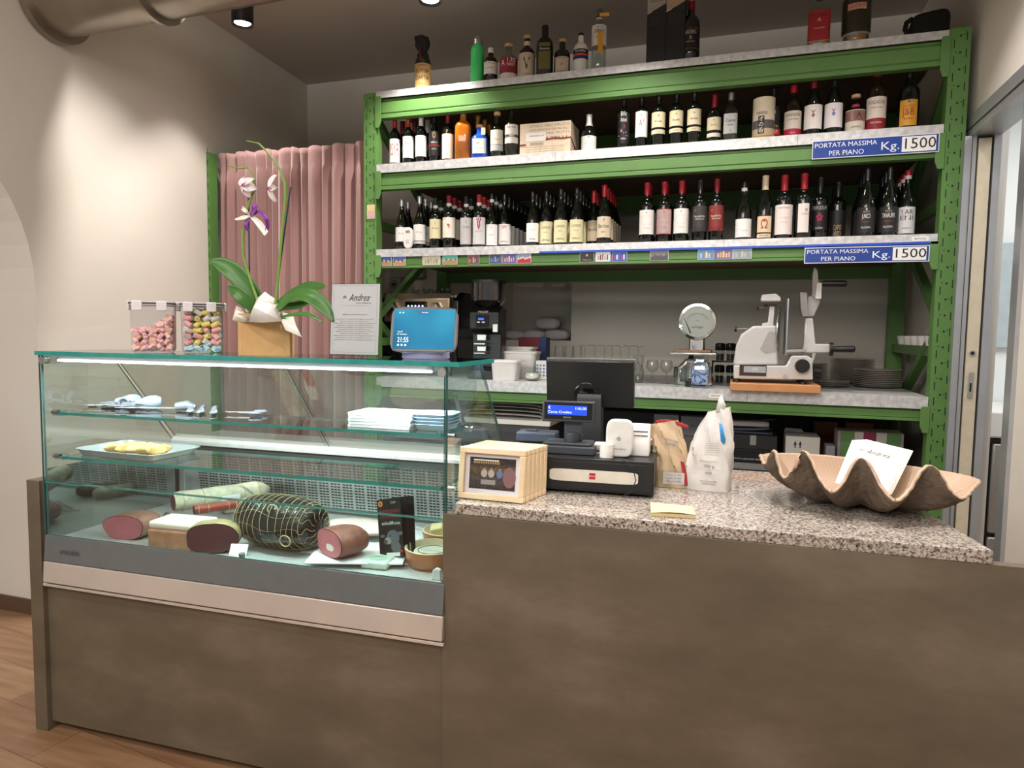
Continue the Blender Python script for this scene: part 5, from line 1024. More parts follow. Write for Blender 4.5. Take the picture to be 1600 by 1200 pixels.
# big netted ham in black film
t = D('netted_ham', 'large dark ham in shiny black film and gold string netting', 'cured meat', 412, 868, -.12, .10)
HW = M('black_shiny_film', '#1c1a19', .16, var=.2, scale=14, bump=.9, bscale=22)
b = MB(); blob(b, .33, .19, .18, seed=3, n1=40, n2=26, pw=.38, bump_=.012); b.build('wrapped_body', HW, t, angle=180)
b = MB(); rr = random.Random(2)
def hs(v, a, o_=.0025): k = math.sin(PI*v)**.38; return (-.165*math.cos(PI*v), (.095*k+o_)*math.cos(a), .09+(.09*k+o_)*math.sin(a))
for i in range(13): v0 = .16+.055*i; b.tube([hs(v0+.012*math.sin(2*a+i), a) for a in [2*PI*k/28 for k in range(28)]], .0008, 5, closed=True)
for i in range(12):
    a0 = 2*PI*i/12; b.tube([hs(.80+.19*k/8, a0+.15*math.sin(k)) for k in range(9)], .0007, 5)
    b.tube([hs(.80*(k/14)+.02, a0+.10*math.sin(k*.9+i)) for k in range(15)], .0004, 4)
b.build('string_netting', NET, t)
b = MB(); [b.tube([(x+.022*math.cos(a), -.094-dy, z+.018*math.sin(a)) for a in [2*PI*k/14 for k in range(14)]], .0022, 6, closed=True) for x, z, dy in ((.10, .06, .002), (.03, .15, -.02))]; b.build('hanging_loop', NET, t)
t = D('price_card', 'small white card leaning at the front of the netted ham', 'card', 371, 868, .2); b = MB(); b.X = Matrix.Rotation(-.5, 4, 'X'); b.box(-.03, .03, -.0006, .0006, .0, .038); b.build('card', PAPER, t)
# papers, white board, ham piece, pale vacuum pack
t = kthing('wax_paper', 'wrinkled white wax paper spread at the back of the deck', 'paper', -1.10, .36, ZD); b = MB(); rr = random.Random(4)
b.grid(lambda u, v: (.56*(u-.5), .40*(v-.5), .003+.012*abs(math.sin(9*u+5*v))*v+.006*math.sin(21*u)*math.sin(13*v)**2+.01*max(0, v-.8)), 40, 26); b.build('sheet', M('wax_paper', '#e6e8ea', .45, bump=.2), t, angle=40)
for i in range(1): pass
t = kthing('cutting_board', 'white cutting board at the front middle of the deck', 'cutting board', -1.14, .125, ZD+.0142, .30); MB().box(-.16, .15, -.045, .075, 0, .006).build('board', M('white_board', '#eef1f4', .4), t, bev=.002)
t = cutmeat('prosciutto_piece', 'cut prosciutto end with pink flesh and white fat on the white board', 503, 884, .13, .15, .092, -.5, M('prosciutto_rind', '#8a5448', .45, var=.35, scale=25, bump=.5, bscale=30), M('pink_flesh', '#bb6a70', .35, var=.18, scale=14), seed=8, fatc=FAT)
t.location.z = ZD+.0206; t.location += Vector((.01, .025, 0))
t = D('pork_fat_pack', 'pale pink slab of fat in a clear vacuum pack behind the prosciutto', 'cured meat', 545, 850, .1, .07); t.location.z = ZD+.016
b = MB(); blob(b, .26, .15, .05, seed=12, pw=.5, bump_=.03); b.build('slab', M('pale_fat', '#ead6cc', .3, var=.06, scale=12, coat=.6), t, angle=180)
b = MB(); b.grid(lambda u, v: (.32*(u-.5), .19*(v-.5), .004+.006*math.sin(12*u+7*v)**2), 20, 12); b.build('pack_edge', PLAST, t)
# cheese brochures standing
p = kz(598, 893, ZD); 
for i in range(3):
    t = kthing('cheese_brochure', 'black cheese brochure with cow head and red heading, %s of three' % ('front', 'middle', 'rear')[i], 'brochure', p.x-.01+.012*i, p.y+.085+.022*i, ZD+.0145, -.20-.06*i, 'brochures standing in the display case')
    b = MB(); b.X = Matrix.Rotation(-.16, 4, 'X') @ Matrix.Rotation(-.20, 4, 'Y'); mt2 = b.X; b.box(-.048, .048, -.001, .001, .002, .190); b.build('leaflet', M('black_card', '#1a1a1c', .35), t)
    if i == 0:
        b = MB(); b.X = mt2; y = -.0015; b.disc(-.034, .176, .009, y, 0, 16).disc(-.034, .176, .005, y-.0002, 1, 12).text('DOP', .018, .178, .010, 3, y)
        b.text('PARMIGIANO', 0, .150, .017, 2, y, w=.084).text('REGGIANO', 0, .134, .015, 2, y, w=.07).text('solodiBruna', .004, .112, .016, 3, y, w=.074, shear=.2)
        b.build('heading', [flat('#d08a34'), flat('#8c2c24'), flat('#8c2c34'), flat('#c8c4be')], t, smooth=False)
        b = MB(); b.X = mt2; b.disc(.010, .066, .026, y, 0, 20, .024).disc(-.012, .056, .014, y-.0002, 1, 16, .011).disc(-.020, .053, .008, y-.0004, 2, 12).disc(-.032, .072, .010, y-.0001, 0, 12, .005).disc(.040, .078, .010, y-.0001, 0, 12, .006).disc(.0, .072, .003, y-.0005, 3, 8).disc(.02, .035, .02, y-.0001, 0, 16, .018)
        b.build('cow_picture', [flat('#57585e'), flat('#86837f'), flat('#4a4442'), flat('#121214')], t, smooth=False)
        b = MB(); b.X = mt2; b.quad(-.02, .034, .006, .018, y, 0).quad(.022, .046, .018, .026, y, 1); b.build('footer_print', [flat('#d8dcd4'), flat('#a83030')], t, smooth=False)
t = D('soft_cheese_pack', 'square soft cheese in pale green printed wrapper at the front of the deck', 'cheese', 580, 892, .05, .04); b = MB(); b.box(-.045, .045, -.03, .045, 0, .026); b.build('wrapper', M('pale_green_wrap', '#c2d3c6', .3, var=.08), t, bev=.008, seg=3)
b = MB(); 
for r_ in (.028, .020, .011): b.tube([(r_*math.cos(2*PI*k/24), .006+r_*.8*math.sin(2*PI*k/24), .0265) for k in range(24)], .0007, 4, closed=True)
b.build('printed_rings', flat('#8fb49a'), t)
TERR = M('terracotta', '#a8673c', .35, var=.12, scale=12, coat=.2); CRG = M('cream_glaze', '#d8cfae', .25, var=.05)
def bowl(label, u, v, r_, h_, db):
    t = D('terracotta_bowl', label, 'bowl', u, v, 0, db)
    b = MB(); b.lathe([(r_*.80, 0), (r_*.92, h_*.2), (r_, h_*.9), (r_, h_)], 40, caps=False).lathe([(.0001, .0), (r_*.80, 0)], 40, caps=False); b.build('outside', TERR, t)
    b = MB(); b.lathe([(r_, h_), (r_*.93, h_+.001), (r_*.90, h_*.85), (r_*.82, h_*.22), (.0001, h_*.16)], 40, caps=False); b.build('glazed_inside', CRG, t); return t
p = kz(662, 905, ZD)
t = bowl('terracotta bowl with cream glaze at the front right of the deck', 660, 893, .088, .058, .075)
bl = t.location.copy(); ch = T('packed_cheese', 'round cheese in clear lidded tub inside the front terracotta bowl', 'cheese', (bl.x, bl.y, bl.z+.0095), TH)
MB().lathe([(.055, 0), (.060, .03), (.058, .036), (.0001, .037)], 32).build('tub', M('cream_cheese_tub', '#d6d6c8', .3), ch)
b = MB(); b.v = []; b.tube([(.045*math.cos(2*PI*k/30), .045*math.sin(2*PI*k/30), .038) for k in range(30)], .0012, 5, closed=True); vs, fs = text_mesh('CAPRINO'); b.add([(q[0]*.016, q[1]*.014-.01, .0385) for q in vs], fs, 1); b.build('lid_print', [flat('#56645a'), flat('#3f6a48')], ch)
t = bowl('second terracotta bowl holding cheese wedges behind the front bowl', 680, 862, .085, .05, .10); bl = t.location.copy()
for i, (dx, dy, r2) in enumerate(((-.032, -.005, .4), (.012, .02, 1.4), (.03, -.022, 2.6))):
    o = MB().prism([(-.02, -.028), (.024, -.024), (.028, .020), (-.016, .026)], 'z', 0, .055).build('cheese_wedge', M('pale_cheese', '#dccf9c', .5, var=.08), bev=.006, seg=3); o.location = (bl.x+dx, bl.y+dy, bl.z+.012); o.rotation_euler = (.2, -.15, r2); tag(o, 'pale yellow cheese wedge in the rear terracotta bowl', 'cheese', 'cheese wedges in the bowl')
t = D('price_holder', 'small clear plastic price holder in the front right corner of the deck', 'price holder', 682, 905, 0, .0); b = MB(); b.prism([(-.014, 0), (.016, 0), (.014, .030), (0, .036), (-.010, .028)], 'y', -.008, .008); b.build('holder', M('frosted_plastic', '#d5dad8', .2), t, bev=.002)
# ================================================================== on the granite worktop
ZG = .9636
def G(name, label, cat, u, v, rz=0., db=0., group=None): p = kz(u, v, ZG); return kthing(name, label, cat, p.x, p.y+db, ZG, rz, group)
# photo frames
fw, fh, fd = .203, .150, .024
for i in range(6):
    nm = ('front one, holding a dark bar photo', 'second', 'third', 'fourth', 'fifth', 'rearmost')[i]
    t = kthing('photo_frame', 'pale pine picture frame on the granite, '+(nm if i == 0 else nm+' in the stack of six'), 'picture frame', -.672+.006*i, .062+.0262*i, ZG, -.03-.012*i)
    mtx = Matrix.Rotation(-.13 if i == 0 else -.05, 4, 'X'); b = MB(); b.X = mtx; w_ = .017
    for x0, x1, z0, z1 in ((-fw/2, fw/2, 0, w_), (-fw/2, fw/2, fh-w_, fh), (-fw/2, -fw/2+w_, w_, fh-w_), (fw/2-w_, fw/2, w_, fh-w_)): b.box(x0, x1, -.012, .012, z0, z1)
    b.build('frame', PINEM, t, bev=.002)
    b = MB(); b.X = mtx; b.box(-fw/2+w_, fw/2-w_, .004, .011, w_, fh-w_); b.build('backboard', flat('#c8b898'), t)
    b = MB(); b.X = mtx; b.quad(-fw/2+w_, fw/2-w_, w_, fh-w_, .002, 0); b.build('mount', flat('#d4d3dc'), t, smooth=False)
    if i == 0:
        m, nt, bs, L = nodes_mat('printed_photo'); tc = nt.nodes.new('ShaderNodeTexCoord'); sp = nt.nodes.new('ShaderNodeSeparateXYZ')
        r1 = ramp(nt, [(.0, '#3b3230'), (.35, '#544a48'), (.42, '#4a3c30'), (.62, '#6a5a40'), (.78, '#3d322c'), (1., '#352b29')]); mr = nt.nodes.new('ShaderNodeMapRange'); mr.inputs[1].default_value = .03; mr.inputs[2].default_value = .125
        n2 = nt.nodes.new('ShaderNodeTexNoise'); n2.inputs['Scale'].default_value = 130; rr2 = ramp(nt, [(.42, '#6a5c4c'), (.58, '#ffffff')]); mx = nt.nodes.new('ShaderNodeMix'); mx.data_type = 'RGBA'; mx.blend_type = 'MULTIPLY'; mx.inputs[0].default_value = .5
        L(tc.outputs['Object'], sp.inputs[0]); L(sp.outputs[2], mr.inputs[0]); L(mr.outputs[0], r1.inputs[0]); L(tc.outputs['Object'], n2.inputs[0]); L(n2.outputs[0], rr2.inputs[0]); L(r1.outputs[0], mx.inputs[6]); L(rr2.outputs[0], mx.inputs[7]); L(mx.outputs[2], bs.inputs['Base Color']); bs.inputs['Roughness'].default_value = .2
        b = MB(); b.X = mtx; b.quad(-.072, .070, .030, .122, .0014, 0); b.build('photo', m, t, smooth=False)
        b = MB(); b.X = mtx; y = .0010; b.quad(-.060, .018, .1125, .116, y, 0)
        for q in range(15): b.quad(-.060+.0055*q, -.057+.0055*q, .104, .111, y, 1 if q % 3 else 2)
        for x, c1, c2 in ((-.026, 2, 3), (-.004, 2, 4), (.022, 5, 3)):
            b.disc(x, .0765, .010, y-.0001, c1, 14, .012); b.disc(x, .0915, .0045, y-.0002, 3, 12, .006); b.disc(x, .0945, .0045, y-.0003, 6, 12, .0025)
        b.disc(.052, .068, .020, y, 7, 16, .03); b.quad(-.035, .010, .044, .058, y, 8)
        b.build('photo_details', [flat('#e6dfcc'), flat('#b89a5c'), flat('#a39a90'), flat('#94705c'), flat('#6a5c4e'), flat('#5a6c94'), flat('#3a2a22'), flat('#7c5a5c'), flat('#8c8784')], t, smooth=False)
# cash drawer
t = kthing('cash_drawer', 'black metal cash drawer with white front strip and red square badge', 'cash drawer', -.420, .375, ZG, .045)
dw, dh, dd_ = .380, .100, .28
b = MB(); b.box(-dw/2, dw/2, -dd_/2, dd_/2, .008, dh+.008); b.build('body', M('black_sheet_metal', '#1d1d1e', .42), t, bev=.002)
for x in (-1, 1):
    for y in (-1, 1): MB().lathe([(.010, 0), (.011, .008)], 14, (x*(dw/2-.025), y*(dd_/2-.025), 0)).build('foot', BLACK, t)
MB().box(-dw/2+.004, dw/2-.004, -dd_/2-.0025, -dd_/2, .014, dh-.002).build('drawer_front', M('black_drawer_front', '#19191a', .5), t, bev=.001)
ol = []
for i in range(40): q = sup(2*PI*i/40, 9); ol.append((.010+q[0]*.134, .056+q[1]*.0185))
MB().prism(ol, 'y', -dd_/2-.0045, -dd_/2-.002).build('white_strip', M('ivory_strip', '#dad4c8', .35), t)
b = MB(); y = -dd_/2-.0052; b.box(-.002, .0165, y, y+.001, .047, .066, 0).text('RCH', .0073, .0565, .0075, 1, y-.0004, w=.0145); b.build('badge', [flat('#b41f2a', .35), flat('#f0e4e0')], t, smooth=False)
DZ = ZG+dh+.0085
def DT(name, label, cat, a, b_, rz=0., z=None): return kthing(name, label, cat, a, b_, DZ if z is None else z, rz)
DG = M('dark_grey_plastic', '#3d4148', .42, var=.03)
t = DT('customer_display', 'grey customer display on a stand with lit blue two-line screen showing 110.00', 'display', -.500, .335, .03)
b = MB(); b.box(-.088, .088, -.055, .045, 0, .026); b.box(-.075, .075, -.045, .04, .026, .036); b.build('base', DG, t, bev=.004, seg=3)
b = MB(); b.lathe([(.020, .036), (.020, .062), (.016, .066)], 24, (.012, -.012, 0)); b.build('swivel', DG, t, bev=.001)
MB().box(-.018, .040, .0, .028, .036, .115).build('column', DG, t, bev=.003)
b = MB(); b.X = Matrix.Translation((-.002, -.012, .098)) @ Matrix.Rotation(-.08, 4, 'X'); hx = b.X; b.box(-.084, .084, -.014, .014, 0, .066); b.build('head', M('display_housing', '#33363a', .38), t, bev=.004, seg=3)
b = MB(); b.X = hx; b.box(-.076, .076, -.0152, -.014, .008, .060); b.build('window', BLACKG, t)
LCD = M('blue_lcd', '#1232c8', .3, var=0, emit='#1a48ff', estr=1.0)
b = MB(); b.X = hx; b.quad(-.066, .060, .022, .052, -.0157, 0); b.build('lcd', LCD, t, smooth=False)
b = MB(); b.X = hx; b.text('€', -.060, .0435, .012, 0, -.0162).text('110.00', .040, .0430, .012, 0, -.0162, w=.034).text('Carta Credito', -.026, .0305, .011, 0, -.0162, w=.076); b.build('characters', M('lcd_white', '#dfe8ff', .4, var=0, emit='#cfdcff', estr=.9), t, smooth=False)
b = MB(); b.X = hx; b.text('EPSON', -.002, .014, .007, 0, -.0157, w=.024); b.build('maker_mark', flat('#9a9c9e'), t, smooth=False)
t = kthing('pos_monitor', 'large black point-of-sale monitor seen from the back', 'monitor', -.478, .62, ZG, .02)
hx = Matrix.Translation((-.01, .0, .228)) @ Matrix.Rotation(.16, 4, 'X')
b = MB(); b.X = hx; b.box(-.155, .155, -.010, .016, 0, .165); b.build('screen_back', M('monitor_black', '#1b1b1c', .35), t, bev=.003)
b = MB(); b.X = hx; b.box(-.157, .157, .016, .022, -.003, .170); b.build('front_bezel', M('bezel_silver', '#8a8884', .3, .5), t, bev=.001)
b = MB(); b.X = hx @ Matrix.Translation((-.01, -.0105, .045)) @ Matrix.Rotation(PI/2, 4, 'X'); b.lathe([(.044, 0), (.044, .004), (.040, .006)], 36); b.build('vesa_boss', BLACKG, t)
b = MB(); b.prism([(-.035, .255), (-.028, .275), (.02, .275), (.05, .05), (.05, 0), (-.02, 0), (-.01, .05)], 'x', -.052, .036); b.build('neck', M('stand_grey', '#2e2e30', .4), t, bev=.003)
MB().box(-.11, .09, -.10, .10, 0, .014).build('foot', BLACK, t, bev=.004)
p = kb(838, 690, .30); t = kthing('card_swipe_unit', 'dark grey card reader bar behind the picture frames', 'card reader', -.655, .53, ZG, .05)
MB().box(-.06, .062, -.03, .03, 0, .108).build('support', BLACK, t); b = MB(); b.box(-.07, .07, -.04, .04, .108, .142); b.build('reader_head', M('slate_plastic', '#4c5364', .35), t, bev=.006, seg=3); MB().box(-.04, .0, -.02, .015, .142, .147).build('slot_cover', DG, t, bev=.002)
t = DT('wifi_router', 'white rounded upright router on the black cash drawer', 'router', -.335, .300, .03)
ol = []
for i in range(48): q = sup(2*PI*i/48, 4.2); ol.append((q[0]*.042, .059+q[1]*.058))
b = MB(); b.prism(ol, 'y', -.013, .013); b.build('case', M('soft_white_plastic', '#dededb', .4), t, bev=.006, seg=4)
b = MB(); b.X = Matrix.Translation((-.002, -.0132, .058)) @ Matrix.Rotation(PI/2, 4, 'X'); b.lathe([(.0065, 0), (.0065, .0008)], 20); b.build('button', M('chrome', '#d8d8d8'), t)
b = MB(); b.text('SPICHERO', 0, .026, .007, 0, -.0136, w=.040); b.build('lettering', flat('#6c6c6a'), t, smooth=False)
MB().tube([(-.02, -.010, .004), (-.01, -.055, .010), (.02, -.085, .008), (.05, -.095, -.015), (.06, -.098, -.05), (.045, -.100, -.085), (.02, -.103, -.10)], .0016, 8).build('cable', BLACK, t)
t = DT('receipt_printer', 'white receipt printer right of the white router', 'printer', -.283, .385, .05)
b = MB(); b.prism([(-.055, 0), (.055, 0), (.055, .090), (.01, .092), (-.03, .082), (-.052, .045)], 'x', -.036, .032); b.build('housing', WHITE, t, bev=.004, seg=3); b = MB(); b.box(-.030, .026, -.046, -.043, .062, .065).box(-.030, .026, -.038, -.034, .074, .077); b.build('paper_slots', flat('#55555a'), t)
for i in range(2):
    t = DT('paper_roll', ('white paper roll lying on the drawer left of the router', 'second white paper roll stacked on the first left of the router')[i], 'paper roll', -.372, .285+.002*i, .05, DZ+.0205*i); b = MB(); b.lathe([(.006, 0), (.022, .0), (.022, .020), (.006, .020)], 24, caps=False); b.lathe([(.006, 0), (.006, .02)], 16, caps=False); b.build('roll', PAPER, t)
t = DT('leaflet_bundle', 'small bundle of coloured leaflets behind the paper rolls', 'leaflets', -.405, .365, .1); b = MB()
for i, c in enumerate((0, 1, 2, 3, 0)): b.box(-.026+.002*i, .03, -.03, .03, .006*i, .006*i+.005, c)
b.build('leaflets', [flat('#d8d6d4'), flat('#7c2c34'), flat('#a8c0d0'), flat('#d8c8a0')], t)
t = kthing('card_box', 'small beige and grey card box behind the receipt printer', 'box', -.262, .47, ZG+dh+.0085, .1); MB().box(-.03, .03, -.03, .03, 0, .035).build('carton', CARD, t, bev=.001); MB().box(-.02, .02, -.031, -.03, .004, .02).build('dark_label', flat('#5c646c'), t)
# coffee bags
def bag(name, label, u, v, W, Dp, H, rz, mat, fold, lean=0., db=0., seed=0):
    t = G(name, label, 'coffee bag', u, v, rz, db); N = 40; rr = random.Random(seed); ph = [rr.uniform(0, 6) for _ in range(5)]
    def fn(u_, v_):
        q = sup(2*PI*u_, 5-2.5*v_); th_ = 1-v_**1.6*.96; wv = W/2*(1-.10*v_-fold*max(0, v_-.55)); dp = Dp/2*th_
        cr = .004*math.sin(9*u_*2*PI+ph[0]+8*v_)*math.sin(PI*v_)+.003*math.sin(17*v_+ph[1]+5*u_*2*PI)
        return (q[0]*wv+lean*v_*v_*H+cr, q[1]*dp+cr, v_*H*(1+.04*q[0]*v_))
    b = MB(); b.grid(fn, N, 18, cu=True); b.add([fn(i/N, 0) for i in range(N)], [tuple(range(N))[::-1]]); b.build('bag_body', mat, t, angle=28); return t
KR = M('kraft_cream_foil', '#cbb493', .42, var=.06, bump=.5, bscale=14); WF = M('white_foil_bag', '#dcdad7', .35, var=.04, bump=.5, bscale=12)
t = bag('coffee_bag', 'opened cream kraft coffee bag with red tear strip beside the cash drawer', 1048, 763, .108, .075, .205, .12, KR, .2, lean=-.15, db=.045, seed=1)
b = MB(); b.quad(-.030, .036, .012, .050, -.0395, 0)
for i in range(3): b.text('miscela di caffe', .002, .042-.010*i, .006, 1, -.0400, w=.05)
b.build('label', [flat('#d6d6d8'), flat('#7a7470')], t, smooth=False)
MB().add([(.038, -.0395, .01), (.052, -.0390, .01), (.034, -.038, .085), (.022, -.039, .087)], [(0, 1, 2, 3)]).build('red_stripe', flat('#a83238'), t)
b = MB(); b.text('TOSTATO A LEGNA', -.006, .150, .010, 0, -.027, w=.045, rot=-.2).text('CAFFE', -.010, .138, .010, 0, -.029, w=.03, rot=-.2); b.build('blue_print', flat('#6a7cb4'), t, smooth=False)
b = MB(); b.grid(lambda u, v: (-.055+.10*u, -.004+.012*math.sin(5*u), .198+.012*v+.008*math.sin(3*u)-.012*u), 14, 4); b.build('tear_strip', flat('#a83238'), t, solid=.002)
t = bag('coffee_bag', 'tall white foil coffee bag with blue side seal and peaked top', 1106, 768, .135, .09, .255, -.12, WF, .9, lean=.10, db=.045, seed=4)
b = MB(); 
for i, (s, z, h_, w_) in enumerate((('Selezione Oro', .095, .006, .055), ('250 g', .080, .010, .03), ('________', .072, .006, .07), ('BIO', .058, .010, .018), ('MACINATO PER', .032, .006, .05), ('CAFFETTIERA', .024, .006, .045))): b.text(s, .006, z, h_, 0, -.0475, w=w_)
b.build('print', flat('#4c4a4a'), t, smooth=False)
b = MB(); [b.text('confezionato in atmosfera protettiva', .012, .150-.007*i, .0045, 0, -.034-.001*i, w=.045, rot=.05) for i in range(6)]; b.build('back_print', flat('#86807a'), t, smooth=False)
MB().add([(.030, -.031, .215), (.038, -.030, .213), (.052, -.036, .165), (.048, -.037, .150), (.038, -.037, .160)], [(0, 1, 2, 3, 4)]).build('blue_seal', flat('#2f86c8'), t, solid=.001)
b = MB(); b.add([(.015, -.004, .245), (.036, -.004, .245), (.046, -.002, .268), (.030, 0, .300), (.022, 0, .285)], [(0, 1, 2, 3, 4)]); b.build('folded_top', WF, t, solid=.003)
t = kthing('yellow_clip', 'small yellow bag clip between the two coffee bags', 'clip', -.108, .52, ZG+.0); b = MB(); b.box(-.008, .008, -.004, .004, .0, .105).box(-.016, .014, -.006, .006, .105, .125, 1); b.build('clip', [flat('#c9c4b4'), flat('#d9c83a')], t, bev=.002)
# note pad
t = G('note_pad', 'pale yellow envelope pad lying at the front edge of the granite', 'notepad', 1050, 800, .12, .0); b = MB()
for i in range(5): b.box(-.058+.001*(i % 2), .058, -.056, .038+.0008*(i % 3), .0018*i, .0018*i+.0014)
b.build('sheets', M('pale_yellow_paper', '#e3d0a2', .7), t)
b = MB(); b.grid(lambda u, v: (-.058+.117*u, -.058+.098*v, .0098+.010*max(0, v-.3)**2*(1-u)+.004*(1-v)*math.sin(PI*u)), 14, 10); b.build('top_sheet', M('pale_yellow_paper', '#e3d0a2'), t, solid=.0006)
# giant clam shell
t = kthing('clam_shell', 'large brown giant clam shell bowl on the granite holding menu cards', 'shell', .365, .40, ZG, -.12)
SO = M('shell_outside', '#66584a', .85, var=.34, scale=16, bump=.9, bscale=45); SI = M('shell_inside', '#b69c86', .5, var=.10, scale=5)
RIM = [(-.33, .3), (-.295, .5), (-.272, -.3), (-.247, .75), (-.212, -.8), (-.165, 1), (-.088, -1), (-.018, 1.05), (.062, -1), (.148, 1), (.225, -.75), (.285, .1), (.33, .3)]
def shell(th_, rho):
    """th_ 0..1 round the rim starting at the right tip, going by the front; rho 0 bottom .. 1 rim"""
    a = -2*PI*th_; ca, sa = math.cos(a), math.sin(a); front = max(0, -sa)
    A_, B_ = .290, (.225 if sa < 0 else .16); R = A_*B_/math.sqrt((B_*ca)**2+(A_*sa)**2)
    x0 = ca*R; 
    wv = 0
    for (xa, wa), (xb_, wb) in zip(RIM, RIM[1:]):
        if xa <= x0 <= xb_: f_ = (x0-xa)/(xb_-xa); wv = wa+(wb-wa)*(.5-.5*math.cos(PI*f_))
    wv *= (min(1, front*2.2)**.5 if front > 0 else 0)
    rr_ = rho; H_ = .090+(.010*(-ca))
    x = ca*R*rr_**.60; y = sa*R*rr_**.56*(1-.15*wv*rr_*rr_)
    z = .012+H_*rr_**(2.3 if front > .05 else 1.9)+(.056 if wv > 0 else .034)*wv*rr_**1.5-.006*(1-rr_)
    gr = .0016*math.sin(a*95)*rr_**.5*(1 if front else .4); x += gr*ca; y += gr*sa
    if front: z += .004*math.sin(rho*60+wv*3)*rho*.35
    return Vector((x, y, max(z, .0035)))
NR, NT = 30, 360
b = MB(); b.v = []; 
for k in range(NR+1):
    for i in range(NT): b.v.append(tuple(shell(i/NT, .02+.98*k/NR)))
inner = len(b.v)
def off(k, i):
    p = Vector(b.v[k*NT+i]); dn = Vector(b.v[min(NR, k+1)*NT+i])-Vector(b.v[max(0, k-1)*NT+i]); dt = Vector(b.v[k*NT+(i+1) % NT])-Vector(b.v[k*NT+(i-1) % NT]); n_ = dt.cross(dn)
    n_ = n_.normalized() if n_.length > 1e-9 else Vector((0, 0, 1)); 
    if n_.z < 0: n_ = -n_
    return p+n_*(.0085+.004*(1-k/NR))
iv = [tuple(off(k, i)) for k in range(NR+1) for i in range(NT)]
for k in range(NR):
    for i in range(NT): b.f.append((k*NT+i, k*NT+(i+1) % NT, (k+1)*NT+(i+1) % NT, (k+1)*NT+i)); b.m.append(0)
b.f.append(tuple(range(NT))); b.m.append(0); b.v += iv
for k in range(NR):
    for i in range(NT): b.f.append(tuple(q+inner for q in (k*NT+i, (k+1)*NT+i, (k+1)*NT+(i+1) % NT, k*NT+(i+1) % NT))); b.m.append(1)
b.f.append(tuple(inner+i for i in range(NT))[::-1]); b.m.append(1)
for i in range(NT): a_, c_ = NR*NT+i, NR*NT+(i+1) % NT; b.f.append((a_, c_, c_+inner, a_+inner)); b.m.append(1)
b.build('valve', [SO, SI], t, angle=180)
for i in range(7):
    c = kthing('menu_card', ('white menu card with black script heading, front of the bundle in the clam shell' if i == 0 else 'white menu card in the clam shell bundle, %s from the front' % ('', 'second', 'third', 'fourth', 'fifth', 'sixth', 'seventh')[i]), 'menu card', .355-.0+.004*i, .375+.006*i, ZG+.045, -.10-.02*i, 'menu cards in the clam shell')
    mx_ = Matrix.Rotation(-.95, 4, 'X') @ Matrix.Rotation(.26, 4, 'Y'); b = MB(); b.X = mx_; b.box(-.068, .068, -.0008, .0008, 0, .195); b.build('card', PAPER, c, smooth=False)
    if i == 0:
        b = MB(); b.X = mx_; y = -.0013; b.text('da', -.036, .162, .013, 0, y, shear=.4).text('Andrea', .012, .160, .026, 0, y, shear=.45, w=.066).text('SALUMERIA', .026, .142, .006, 1, y, w=.045)
        for q in range(7): b.text('degustazione di salumi e formaggi', -.005, .100-.008*q, .005, 1, y, w=.10)
        b.build('print', [flat('#2a282a'), flat('#a8a4a4')], c, smooth=False)
# ================================================================== on the bench shelf of the rack
ZB = LEV[3]+.0006
def B(name, label, cat, u, y, rz=0., group=None, z=None): p = onY(u, 590, y); return T(name, label, cat, (p.x, y, ZB if z is None else z), rz, group)
# espresso machine
t = B('espresso_machine', 'chrome and black espresso machine behind the smart display', 'coffee machine', 664, 4.30)
t.location.x = -1.98
b = MB(); b.box(-.26, .26, -.20, .28, .12, .50); b.build('body', M('machine_black', '#1a1b1c', .3), t, bev=.012)
b = MB(); b.prism([(-.27, .34), (-.20, .34), (-.20, .52), (-.23, .525), (-.265, .49)], 'x', -.23, .23); b.build('front_panel', M('champagne_steel', '#b9aa94', .25, .8), t, bev=.004)
for x in (-.27, .27): b = MB(); b.prism([(-.28, .10), (.28, .10), (.28, .53), (-.16, .53), (-.26, .48)], 'x', x-.02, x+.02); b.build('side_panel', BLACKG, t, bev=.008)
b = MB(); b.box(-.075, .075, -.278, -.262, .405, .470); b.build('touch_panel', BLACKG, t, bev=.006)
b = MB(); [b.disc(-.05+.025*i, .440, .007, -.2792, 0, 14) for i in range(5)]; b.build('touch_icons', M('icon_light', '#cfe0ff', .4, var=0, emit='#a9c8ff', estr=1.6), t)
for x in (-.16, .14): b = MB(); b.X = Matrix.Translation((x, -.262, .43)) @ Matrix.Rotation(PI/2, 4, 'X'); b.lathe([(.040, 0), (.038, .03), (.030, .045), (.0001, .046)], 6); b.build('steam_knob', CHROME, t)
b = MB(); b.box(-.07, .07, -.28, -.22, .29, .35); b.build('group_head', BLACK, t, bev=.01); b = MB(); b.box(-.24, .24, -.26, .1, .02, .08); b.build('drip_tray', STEEL, t, bev=.006)
for x in (-.2, .2):
    for y in (-.2, .2): MB().lathe([(.02, 0), (.02, .12)], 14, (x, y, 0)).build('foot', BLACK, t)
b = MB(); b.box(-.25, .25, -.19, .27, .50, .512); b.build('cup_tray', STEEL, t)
TG = thin_glass('clear_tumbler', '#eef2f0', 1.6)
for i, u in enumerate((650, 667, 680, 692, 700)):
    x = onY(u, 455, 4.22).x; g_ = T('espresso_glass', 'small espresso glass on top of the coffee machine', 'glass', (x, 4.22, ZB+.5125), 0, 'espresso glasses on the coffee machine')
    MB().lathe([(.020, 0), (.027, .05), (.026, .05), (.019, .003), (.0001, .003)], 20, caps=False).build('glass_body', TG, g_)
